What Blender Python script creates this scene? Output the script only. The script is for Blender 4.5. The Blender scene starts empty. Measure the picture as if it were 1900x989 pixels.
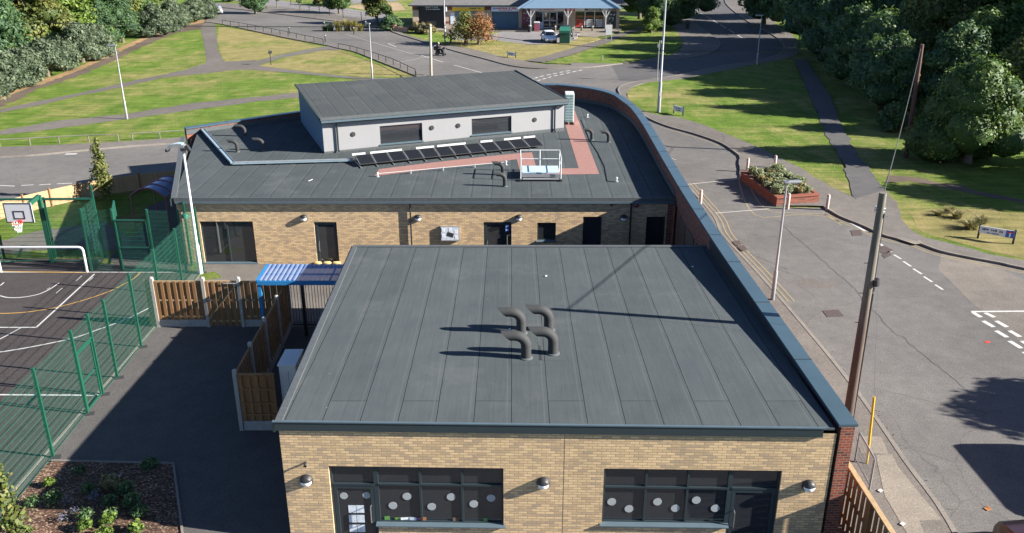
import bpy, math, random
import numpy as np
from mathutils import Vector, Matrix
random.seed(7); np.random.seed(7)
S=bpy.context.scene; COL=S.collection
R=math.radians
# ---------------- camera, sky, sun, exposure
F=1594.0; PIT=R(21.7); CAMH=14.8
cd=bpy.data.cameras.new('camera'); cam=bpy.data.objects.new('camera',cd); COL.objects.link(cam)
cam.location=(0,0,CAMH); cam.rotation_euler=(R(90)-PIT,0,0)
cd.sensor_width=36; cd.lens=36*F/1900; cd.clip_end=1500; cd.clip_start=.1
S.camera=cam
SUN_EL=R(25.3); SUN_D=Vector((-.982,.188,0)).normalized()
W=bpy.data.worlds.new('World'); S.world=W; W.use_nodes=True
nt=W.node_tree; bg=nt.nodes['Background']; sk=nt.nodes.new('ShaderNodeTexSky'); sk.sky_type='NISHITA'
sk.sun_disc=False; sk.sun_elevation=SUN_EL; sk.sun_rotation=math.atan2(-SUN_D.x,-SUN_D.y)
sk.air_density=.5; sk.dust_density=.2; sk.ozone_density=2.5
nt.links.new(sk.outputs[0],bg.inputs[0]); bg.inputs[1].default_value=.066
sl=bpy.data.lights.new('sun','SUN'); sl.energy=5.0; sl.angle=R(.5); sl.color=(1,.945,.86)
so=bpy.data.objects.new('sun',sl); COL.objects.link(so)
sd=Vector((SUN_D.x*math.cos(SUN_EL),SUN_D.y*math.cos(SUN_EL),-math.sin(SUN_EL)))
so.rotation_euler=sd.to_track_quat('-Z','Y').to_euler(); so.location=(30,-5,40)
S.view_settings.view_transform='Standard'; S.view_settings.look='None'; S.view_settings.exposure=1.85; S.view_settings.gamma=1
S.render.resolution_x=1024; S.render.resolution_y=533
S.cycles.max_bounces=6; S.cycles.transparent_max_bounces=8

def G(px,py,z=0.):
    v=(py-494.5)/F; u=(px-950)/F
    d=math.sin(PIT)+v*math.cos(PIT); w=math.cos(PIT)-v*math.sin(PIT); t=(CAMH-z)/d
    return (u*t,w*t)
def G3(px,py,z=0.):
    a=G(px,py,z); return (a[0],a[1],z)
def ZY(px,py,Y):
    v=(py-494.5)/F; u=(px-950)/F
    d=math.sin(PIT)+v*math.cos(PIT); w=math.cos(PIT)-v*math.sin(PIT); t=Y/w
    return (u*t,CAMH-d*t)
def hit(px,py,fz):
    z=fz(0,30)
    for i in range(8):
        a=G(px,py,z); z=fz(a[0],a[1])
    return (a[0],a[1],z)
def onwall(px,py,p0,dr):
    v=(py-494.5)/F; u=(px-950)/F
    d=math.sin(PIT)+v*math.cos(PIT); w=math.cos(PIT)-v*math.sin(PIT)
    # p0+s*dr = t*(u,w)
    det=dr[0]*w-dr[1]*u
    t=(dr[0]*p0[1]-dr[1]*p0[0])/det
    s=((t*u-p0[0])*dr[0]+(t*w-p0[1])*dr[1])
    return s,CAMH-d*t

# ---------------- materials
MATS={}
def newmat(name,rough=.8,col=(.5,.5,.5),metal=0,spec=None):
    m=bpy.data.materials.new(name); m.use_nodes=True; b=m.node_tree.nodes['Principled BSDF']
    b.inputs['Base Color'].default_value=(*col,1); b.inputs['Roughness'].default_value=rough; b.inputs['Metallic'].default_value=metal
    if spec is not None: b.inputs['Specular IOR Level'].default_value=spec
    MATS[name]=m; return m,m.node_tree,b
def N(t,ty,**k):
    n=t.nodes.new(ty)
    for a,b in k.items(): setattr(n,a,b)
    return n
def ramp(t,fac,stops):
    r=N(t,'ShaderNodeValToRGB'); els=r.color_ramp.elements
    els[0].position=stops[0][0]; els[0].color=(*stops[0][1],1)
    els[1].position=stops[-1][0]; els[1].color=(*stops[-1][1],1)
    for p,c in stops[1:-1]:
        e=els.new(p); e.color=(*c,1)
    t.links.new(fac,r.inputs[0]); return r.outputs[0]
def noise(t,vec,scale,detail=4,rough=.6,out=0):
    n=N(t,'ShaderNodeTexNoise'); n.inputs['Scale'].default_value=scale; n.inputs['Detail'].default_value=detail; n.inputs['Roughness'].default_value=rough
    t.links.new(vec,n.inputs['Vector']); return n.outputs[out]
def mapping(t,vec,sc=(1,1,1),rot=(0,0,0),loc=(0,0,0)):
    n=N(t,'ShaderNodeMapping'); n.inputs['Scale'].default_value=sc; n.inputs['Rotation'].default_value=rot; n.inputs['Location'].default_value=loc
    t.links.new(vec,n.inputs['Vector']); return n.outputs[0]
def mix(t,fac,a,b,mode='MIX'):
    n=N(t,'ShaderNodeMix',data_type='RGBA',blend_type=mode)
    if isinstance(fac,(int,float)): n.inputs[0].default_value=fac
    else: t.links.new(fac,n.inputs[0])
    for i,x in ((6,a),(7,b)):
        if isinstance(x,tuple): n.inputs[i].default_value=(*x,1) if len(x)==3 else x
        else: t.links.new(x,n.inputs[i])
    return n.outputs[2]
def mth(t,op,a,b=0.,c=None):
    n=N(t,'ShaderNodeMath',operation=op)
    for i,x in enumerate((a,b) if c is None else (a,b,c)):
        if isinstance(x,(int,float)): n.inputs[i].default_value=x
        else: t.links.new(x,n.inputs[i])
    return n.outputs[0]
def bump(t,b,h,st=.3,dist=.02):
    n=N(t,'ShaderNodeBump'); n.inputs['Strength'].default_value=st; n.inputs['Distance'].default_value=dist
    t.links.new(h,n.inputs['Height']); t.links.new(n.outputs[0],b.inputs['Normal'])
def geo(t): return N(t,'ShaderNodeNewGeometry').outputs['Position']
def uvn(t): return N(t,'ShaderNodeUVMap').outputs[0]

def plain(name,col,rough=.6,metal=0,var=.12,scale=3.,bumpst=0,spec=None):
    m,t,b=newmat(name,rough,col,metal,spec)
    p=N(t,'ShaderNodeTexCoord').outputs['Object']
    n=noise(t,p,scale,5,.65)
    c=ramp(t,n,[(.25,tuple(x*(1-var) for x in col)),(.75,tuple(min(1,x*(1+var)) for x in col))])
    t.links.new(c,b.inputs['Base Color'])
    if bumpst: bump(t,b,noise(t,p,scale*12,4),bumpst,.01)
    return m
def brick(name,c1,c2,c3,mort,clump=.5):
    m,t,b=newmat(name,.9,spec=.15)
    u=uvn(t)
    br=N(t,'ShaderNodeTexBrick'); br.inputs['Scale'].default_value=1; br.inputs['Brick Width'].default_value=.225; br.inputs['Row Height'].default_value=.075
    br.inputs['Mortar Size'].default_value=.010; br.inputs['Mortar Smooth'].default_value=.2; br.inputs['Bias'].default_value=-.1
    t.links.new(u,br.inputs['Vector'])
    br.inputs['Color1'].default_value=(0,0,0,1); br.inputs['Color2'].default_value=(1,1,1,1); br.inputs['Mortar'].default_value=(.5,.5,.5,1)
    n=noise(t,mapping(t,u,(1.0,2.2,1)),1.6,4,.7)
    n2=noise(t,mapping(t,u,(4.4,13.3,1)),1.0,1,.5)
    v=mth(t,'ADD',mth(t,'MULTIPLY',br.outputs['Color'],.62),mth(t,'ADD',mth(t,'MULTIPLY',n,.40),mth(t,'MULTIPLY_ADD',n2,.3,-.13)))
    c=ramp(t,v,[(.15,c3),(.40,c2),(.58,c1),(.9,tuple(x*1.12 for x in c1))])
    fine=noise(t,u,60,3)
    c=mix(t,mth(t,'MULTIPLY',fine,.35),c,(.0,.0,.0),'MULTIPLY')
    c=mix(t,br.outputs['Fac'],c,mort)
    st=noise(t,mapping(t,u,(.35,.1,1)),2.,4)
    c=mix(t,ramp(t,st,[(.5,(0,0,0)),(.8,(.25,.25,.25))]),c,(.12,.1,.08))
    t.links.new(c,b.inputs['Base Color'])
    bump(t,b,mth(t,'SUBTRACT',1.,br.outputs['Fac']),.6,.008)
    return m
brick('buff_brick',(.70,.50,.285),(.58,.41,.235),(.42,.315,.22),(.31,.23,.145))
brick('red_brick',(.26,.07,.042),(.19,.05,.034),(.085,.034,.03),(.22,.17,.13))
brick('dark_brick',(.10,.08,.07),(.07,.06,.055),(.05,.045,.04),(.12,.11,.1))

def felt(name,col,rot=0.,band=.92):
    m,t,b=newmat(name,.95)
    u=uvn(t); uu=mapping(t,u,rot=(0,0,rot))
    sx=N(t,'ShaderNodeSeparateXYZ'); t.links.new(uu,sx.inputs[0]); cx=N(t,'ShaderNodeCombineXYZ')
    t.links.new(sx.outputs[1],cx.inputs[0]); t.links.new(sx.outputs[0],cx.inputs[1])
    br=N(t,'ShaderNodeTexBrick'); br.offset=.37; br.inputs['Scale'].default_value=1; br.inputs['Brick Width'].default_value=19; br.inputs['Row Height'].default_value=band
    br.inputs['Mortar Size'].default_value=.011; br.inputs['Mortar Smooth'].default_value=.5
    br.inputs['Color1'].default_value=(.93,.93,.93,1); br.inputs['Color2'].default_value=(1.06,1.06,1.06,1)
    wv=noise(t,cx.outputs[0],1.3,3); wv2=N(t,'ShaderNodeVectorMath',operation='MULTIPLY_ADD')
    t.links.new(N(t,'ShaderNodeTexNoise').outputs[1],wv2.inputs[0])
    nz=[n for n in t.nodes if n.bl_idname=='ShaderNodeTexNoise'][-1]; nz.inputs['Scale'].default_value=1.1; t.links.new(cx.outputs[0],nz.inputs['Vector'])
    wv2.inputs[1].default_value=(.022,.022,0); t.links.new(cx.outputs[0],wv2.inputs[2])
    t.links.new(wv2.outputs[0],br.inputs['Vector'])
    st=noise(t,mapping(t,cx.outputs[0],(.5,7,1)),1.6,5,.7)       # along-roll streaks
    pat=noise(t,uu,.7,5,.6)
    sp=noise(t,uu,45,3,.8)
    c=mix(t,1.,tuple(col),br.outputs['Color'],'MULTIPLY')
    c=mix(t,1.,c,ramp(t,st,[(.3,(.9,.91,.92)),(.52,(1,1,1)),(.72,(1.12,1.11,1.09))]),'MULTIPLY')
    c=mix(t,1.,c,ramp(t,pat,[(.3,(.9,.91,.93)),(.7,(1.1,1.08,1.05))]),'MULTIPLY')
    c=mix(t,1.,c,ramp(t,sp,[(.3,(.7,.7,.7)),(.7,(1.3,1.3,1.3))]),'MULTIPLY')
    c=mix(t,mth(t,'MULTIPLY',br.outputs['Fac'],.6),c,(.016,.017,.019))
    b2=N(t,'ShaderNodeTexBrick'); b2.offset=0; b2.inputs['Scale'].default_value=1; b2.inputs['Brick Width'].default_value=90; b2.inputs['Row Height'].default_value=band
    b2.inputs['Mortar Size'].default_value=.035; b2.inputs['Mortar Smooth'].default_value=1.; sh=N(t,'ShaderNodeVectorMath',operation='ADD'); t.links.new(wv2.outputs[0],sh.inputs[0]); sh.inputs[1].default_value=(0,.11,0); t.links.new(sh.outputs[0],b2.inputs['Vector'])
    c=mix(t,mth(t,'MULTIPLY',b2.outputs['Fac'],.28),c,(.115,.125,.125))
    b3=N(t,'ShaderNodeTexBrick'); b3.offset=0; b3.inputs['Scale'].default_value=1; b3.inputs['Brick Width'].default_value=90; b3.inputs['Row Height'].default_value=band
    b3.inputs['Mortar Size'].default_value=.02; b3.inputs['Mortar Smooth'].default_value=1.; s3=N(t,'ShaderNodeVectorMath',operation='ADD'); t.links.new(wv2.outputs[0],s3.inputs[0]); s3.inputs[1].default_value=(0,.45,0); t.links.new(s3.outputs[0],b3.inputs['Vector'])
    c=mix(t,mth(t,'MULTIPLY',b3.outputs['Fac'],mth(t,'MULTIPLY',st,.35)),c,(.02,.022,.024))
    vo=N(t,'ShaderNodeTexVoronoi'); vo.inputs['Scale'].default_value=1.1; t.links.new(uu,vo.inputs['Vector'])
    c=mix(t,ramp(t,vo.outputs[0],[(.012,(.6,.6,.6)),(.018,(0,0,0))]),c,(.35,.35,.33))
    blot=noise(t,uu,.33,6,.7)
    c=mix(t,ramp(t,blot,[(.55,(0,0,0)),(.72,(.26,.26,.26))]),c,(.15,.15,.14))
    t.links.new(c,b.inputs['Base Color'])
    bump(t,b,mth(t,'SUBTRACT',sp,mth(t,'MULTIPLY',br.outputs['Fac'],1.5)),.35,.01)
    b.inputs['Specular IOR Level'].default_value=.08
    return m
felt('roof_felt',(.064,.075,.079)); felt('roof_felt_rear',(.059,.069,.073))
felt('roof_felt_upper',(.056,.062,.064),rot=-math.atan2(5.2,13.18))
plain('felt_edge',(.06,.068,.072),.75,var=.25,scale=8)
plain('red_walkway',(.235,.12,.10),.85,var=.12,scale=5,bumpst=.3)

def asphalt(name,col,patch=.25,crack=False):
    m,t,b=newmat(name,.92,spec=.12)
    p=geo(t)
    a=noise(t,p,.12,6,.6); c2=noise(t,p,1.4,5,.7); sp=noise(t,p,26,4,.85)
    c=mix(t,1.,tuple(col),ramp(t,a,[(.3,(1-patch,)*3),(.7,(1+patch,1+patch*.95,1+patch*.88))]),'MULTIPLY')
    c=mix(t,1.,c,ramp(t,c2,[(.3,(.86,.86,.87)),(.7,(1.12,1.12,1.1))]),'MULTIPLY')
    c=mix(t,1.,c,ramp(t,sp,[(.32,(.6,.6,.6)),(.5,(1,1,1)),(.68,(1.55,1.52,1.48))]),'MULTIPLY')
    if crack:
        vo=N(t,'ShaderNodeTexVoronoi',feature='DISTANCE_TO_EDGE'); vo.inputs['Scale'].default_value=.16
        w=N(t,'ShaderNodeVectorMath',operation='ADD'); nn=N(t,'ShaderNodeTexNoise'); nn.inputs['Scale'].default_value=.5; nn.inputs['Detail'].default_value=6
        t.links.new(p,nn.inputs[0]); t.links.new(nn.outputs[1],w.inputs[0]); t.links.new(p,w.inputs[1]); t.links.new(w.outputs[0],vo.inputs['Vector'])
        c=mix(t,ramp(t,vo.outputs[0],[(.0,(.3,.3,.3)),(.003,(0,0,0))]),c,(.02,.02,.02))
        oil=noise(t,p,.45,4,.5); c=mix(t,ramp(t,oil,[(.68,(0,0,0)),(.8,(.4,.4,.4))]),c,(.03,.03,.03))
    t.links.new(c,b.inputs['Base Color']); bump(t,b,sp,.35,.01)
    return m
asphalt('road_asphalt',(.118,.113,.110),.17,True)
asphalt('new_asphalt',(.085,.082,.084),.12)
asphalt('path_asphalt',(.115,.104,.096),.15)
asphalt('pavement_asphalt',(.125,.114,.105),.2)
asphalt('concrete_slab',(.19,.17,.145),.18)
asphalt('court_asphalt',(.052,.046,.046),.14)
asphalt('yard_tarmac',(.078,.074,.073),.12)
asphalt('car_park',(.17,.163,.165),.12)
asphalt('pale_tan_asphalt',(.15,.135,.122),.22)
asphalt('kerb_stone',(.17,.155,.14),.2)
asphalt('sand_bank',(.28,.21,.13),.25)
asphalt('dirt_track',(.095,.074,.06),.3)
asphalt('leaf_litter',(.24,.155,.085),.3)

def grass(name,dry=0.):
    m,t,b=newmat(name,.95,spec=.15)
    p=geo(t)
    big=noise(t,p,.07,6,.62); mid=noise(t,mapping(t,p,(1,.55,1)),.6,6,.7); fin=noise(t,p,7.,5,.8); vf=noise(t,p,26,3,.8)
    g=ramp(t,mth(t,'ADD',mth(t,'MULTIPLY',mid,.55),mth(t,'MULTIPLY',fin,.45)),[(.30,(.040,.075,.010)),(.48,(.085,.140,.018)),(.62,(.13,.185,.032)),(.8,(.19,.215,.06))])
    d=ramp(t,mth(t,'ADD',mth(t,'MULTIPLY',mid,.5),mth(t,'MULTIPLY',fin,.5)),[(.3,(.12,.12,.035)),(.5,(.20,.175,.068)),(.7,(.30,.24,.12))])
    f=mth(t,'ADD',mth(t,'MULTIPLY',big,.7),mth(t,'MULTIPLY',mid,.35))
    fr=ramp(t,f,[(.50-dry,(0,0,0)),(.66-dry,(1,1,1))])
    c=mix(t,fr,g,d)
    ww=N(t,'ShaderNodeTexNoise'); ww.inputs['Scale'].default_value=1.; ww.inputs['Detail'].default_value=3; t.links.new(mapping(t,p,(.25,2.2,1),(0,0,.25)),ww.inputs[0])
    c=mix(t,1.,c,ramp(t,ww.outputs[0],[(.35,(.78,.80,.78)),(.65,(1.18,1.16,1.14))]),'MULTIPLY')
    bare=noise(t,p,.33,6,.75); c=mix(t,ramp(t,bare,[(.66,(0,0,0)),(.78,(.6,.6,.6))]),c,(.16,.12,.07))
    c=mix(t,1.,c,ramp(t,vf,[(.3,(.62,.62,.62)),(.7,(1.4,1.4,1.4))]),'MULTIPLY')
    t.links.new(c,b.inputs['Base Color']); bump(t,b,mth(t,'ADD',fin,vf),.9,.08)
    return m
grass('grass',.0); grass('grass_dry',.17); grass('grass_green',-.06); grass('straw_grass',.3)

def wood(name,c1,c2):
    m,t,b=newmat(name,.8)
    p=N(t,'ShaderNodeTexCoord').outputs['Object']
    n=noise(t,mapping(t,p,(9,9,.7)),1.2,5,.7); n2=noise(t,mapping(t,p,(7,7,.01)),1.,1)
    c=ramp(t,mth(t,'ADD',mth(t,'MULTIPLY',n,.55),mth(t,'MULTIPLY',n2,.45)),[(.3,c1),(.7,c2)])
    t.links.new(c,b.inputs['Base Color']); bump(t,b,n,.3,.006); return m
wood('fence_wood',(.13,.060,.020),(.28,.14,.050)); wood('fence_wood_light',(.26,.17,.085),(.42,.29,.155)); wood('fence_wood_orange',(.13,.07,.03),(.25,.14,.065))
def pole_mat(name,low,high,z0,z1):
    m,t,b=newmat(name,.85)
    p=geo(t); s=N(t,'ShaderNodeSeparateXYZ'); t.links.new(p,s.inputs[0])
    n=noise(t,mapping(t,p,(14,14,.8)),1.5,5,.7)
    k=mth(t,'MULTIPLY_ADD',n,.2,s.outputs[2])
    f=N(t,'ShaderNodeMapRange'); f.inputs[1].default_value=z0; f.inputs[2].default_value=z1; t.links.new(k,f.inputs[0])
    c=mix(t,f.outputs[0],low,high); c=mix(t,1.,c,ramp(t,n,[(.3,(.6,.6,.6)),(.7,(1.35,1.35,1.35))]),'MULTIPLY')
    t.links.new(c,b.inputs['Base Color']); return m
pole_mat('pole_wood',(.082,.056,.043),(.13,.115,.09),3.6,5.4)
pole_mat('pole_wood_red',(.06,.026,.020),(.10,.05,.036),4.5,6.5)
pole_mat('pole_wood_pale',(.28,.25,.2),(.45,.41,.34),1,5)
plain('dark_metal',(.022,.034,.040),.4,var=.08); plain('coping_metal',(.044,.075,.095),.38,var=.10,scale=1.2,metal=.0)
plain('flashing',(.07,.10,.12),.4,var=.1)
plain('render_white',(.225,.225,.23),.85,var=.05,scale=.8); plain('render_shade_tint',(.07,.12,.18),.8,var=.04)  # second tone: the same render with blue shade put into its colour
plain('galvanised',(.28,.285,.29),.45,metal=.4,var=.1); plain('white_paint',(.5,.5,.5),.5,var=.04); plain('steel',(.6,.6,.6),.25,metal=.9)
plain('green_steel',(.008,.068,.040),.45,var=.12); plain('green_wire',(.008,.078,.050),.5,var=.05)
plain('concrete',(.30,.28,.255),.85,var=.18,scale=6,bumpst=.2); plain('vent_grey',(.024,.025,.026),.8,var=.15); plain('black',(.012,.012,.014),.5)
plain('black_paint',(.02,.02,.022),.5); plain('blue_steel',(.02,.16,.36),.4); plain('maroon_steel',(.20,.05,.075),.5)
plain('yellow_plastic',(.5,.32,.02),.5); plain('marking_white',(.42,.41,.39),.8,var=.22,scale=6); plain('marking_yellow',(.21,.17,.10),.8,var=.25,scale=5)
plain('court_white',(.45,.45,.44),.7,var=.06); plain('court_yellow',(.42,.24,.05),.7,var=.06)
plain('sandbag',(.50,.37,.16),.9,var=.2,scale=6); plain('bark',(.11,.085,.06),.9,var=.3,scale=5,bumpst=.5); plain('iron_cover',(.06,.042,.036),.8,var=.3,scale=8)
plain('red_paint',(.6,.04,.03),.5); plain('sign_blue',(.02,.10,.42),.5); plain('sign_white',(.70,.71,.74),.6,var=.03); plain('sign_yellow',(.72,.45,.02),.5,var=.03)
plain('shutter_blue',(.075,.15,.215),.5,var=.06); plain('shutter_light',(.20,.27,.33),.5,var=.05); plain('gable_blue',(.23,.36,.50),.7,var=.05); plain('slate_tiles',(.11,.105,.105),.85,var=.2,scale=1.5)
plain('orange_paint',(.55,.18,.06),.6); plain('skin',(.5,.3,.22),.6); plain('cloth_dark',(.015,.015,.02),.9); plain('hair_grey',(.35,.33,.3),.9); plain('hair_dark',(.03,.02,.015),.8)
plain('car_silver',(.42,.45,.50),.3,metal=.5,var=.02); plain('car_white',(.62,.65,.70),.3,var=.02); plain('car_black',(.02,.022,.026),.25); plain('car_red',(.035,.012,.010),.22,var=.03); plain('car_blue',(.25,.38,.55),.3)
plain('van_paint',(.3,.32,.35),.3); plain('rubber',(.018,.018,.018),.85); plain('bottle_green',(.008,.06,.038),.45,var=.1); plain('bottle_green_light',(.02,.12,.08),.45,var=.1)
plain('planter_red',(.20,.06,.035),.7,var=.15,scale=8); plain('bollard_pink',(.42,.33,.29),.7,var=.1); plain('pink_panel',(.5,.28,.28),.6); plain('ac_green',(.13,.25,.21),.6)
plain('cream_brick',(.42,.33,.25),.85,var=.12,scale=3); plain('terracotta',(.5,.3,.2),.8,var=.2); plain('interior_dark',(.02,.02,.022),.8); plain('poster',(.55,.6,.65),.5,var=.3,scale=9)
plain('disc_grey',(.30,.32,.33),.6,var=.05); plain('pv_cell',(.006,.007,.010),.45,var=.1); plain('tray_metal',(.22,.30,.34),.4); plain('platform_blue',(.34,.45,.52),.6,var=.12)
plain('purple_toy',(.2,.06,.3),.6); plain('green_toy',(.08,.2,.05),.6); plain('orange_toy',(.3,.12,.04),.6); plain('brown_shelf',(.09,.06,.04),.7)
def glassm(name,col,rough=.06,spec=.8):
    m,t,b=newmat(name,rough,col,0,spec); return m
glassm('window_glass',(.024,.026,.030),.04,1.); glassm('car_glass',(.015,.018,.022),.05); glassm('lens_white',(.88,.88,.86),.35,.4)
m,t,b=newmat('poly_blue',.25,(.16,.28,.5)); b.inputs['Transmission Weight'].default_value=.25; b.inputs['Alpha'].default_value=.9
m,t,b=newmat('poly_clear_blue',.35,(.13,.19,.36)); b.inputs['Alpha'].default_value=.72
# mulch
m,t,b=newmat('bark_mulch',.95); p=geo(t)
vo=N(t,'ShaderNodeTexVoronoi'); vo.inputs['Scale'].default_value=20; t.links.new(mapping(t,p,(1,1.8,1),(0,0,.6)),vo.inputs['Vector'])
sx=N(t,'ShaderNodeSeparateColor'); t.links.new(vo.outputs['Color'],sx.inputs[0])
c=ramp(t,sx.outputs[0],[(.1,(.025,.012,.008)),(.5,(.08,.036,.020)),(.8,(.15,.075,.042)),(.97,(.34,.26,.18))]); c=mix(t,1.,c,ramp(t,noise(t,p,1.,4),[(.3,(.6,.6,.6)),(.7,(1.2,1.2,1.2))]),'MULTIPLY')
t.links.new(c,b.inputs['Base Color']); bump(t,b,sx.outputs[1],1.,.05)
# foliage
def leafmat(name,cols,trans=.25):
    m,t,b=newmat(name,.6,spec=.3)
    info=N(t,'ShaderNodeObjectInfo'); p=geo(t)
    at=N(t,'ShaderNodeAttribute'); at.attribute_name='lv'
    n=noise(t,p,.9,3)
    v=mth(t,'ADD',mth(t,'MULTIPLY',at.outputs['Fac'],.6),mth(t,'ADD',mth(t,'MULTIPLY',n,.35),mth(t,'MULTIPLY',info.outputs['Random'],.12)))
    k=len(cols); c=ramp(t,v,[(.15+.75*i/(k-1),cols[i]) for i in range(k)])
    t.links.new(c,b.inputs['Base Color'])
    tr=N(t,'ShaderNodeBsdfTranslucent'); t.links.new(mix(t,1.,c,(1.2,1.3,.6),'MULTIPLY'),tr.inputs[0])
    ms=N(t,'ShaderNodeMixShader'); ms.inputs[0].default_value=trans
    t.links.new(b.outputs[0],ms.inputs[1]); t.links.new(tr.outputs[0],ms.inputs[2]); t.links.new(ms.outputs[0],t.nodes['Material Output'].inputs[0])
    return m
leafmat('leaf_oak',[(.024,.052,.014),(.044,.088,.020),(.074,.126,.028),(.12,.16,.042)])
leafmat('leaf_dark',[(.022,.054,.028),(.042,.088,.038),(.070,.125,.045),(.12,.17,.06)])
leafmat('leaf_grey',[(.025,.045,.025),(.055,.08,.045),(.095,.125,.075),(.16,.19,.12)])
leafmat('leaf_yellow',[(.025,.045,.012),(.06,.085,.02),(.12,.135,.032),(.20,.18,.055)])
leafmat('leaf_bright',[(.025,.05,.01),(.055,.10,.016),(.11,.17,.028),(.20,.25,.05)])
leafmat('leaf_autumn',[(.05,.05,.02),(.16,.11,.035),(.32,.13,.06),(.42,.2,.09)])
leafmat('leaf_phormium',[(.05,.08,.02),(.13,.14,.035),(.28,.22,.07),(.36,.27,.12)])
leafmat('leaf_straw',[(.08,.08,.035),(.15,.135,.055),(.24,.20,.10),(.34,.29,.16)])
leafmat('leaf_sage',[(.09,.11,.06),(.16,.185,.10),(.22,.245,.15),(.30,.32,.21)])
leafmat('flower_purple',[(.03,.06,.03),(.05,.09,.04),(.12,.10,.20),(.25,.22,.34)])
M=MATS

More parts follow.
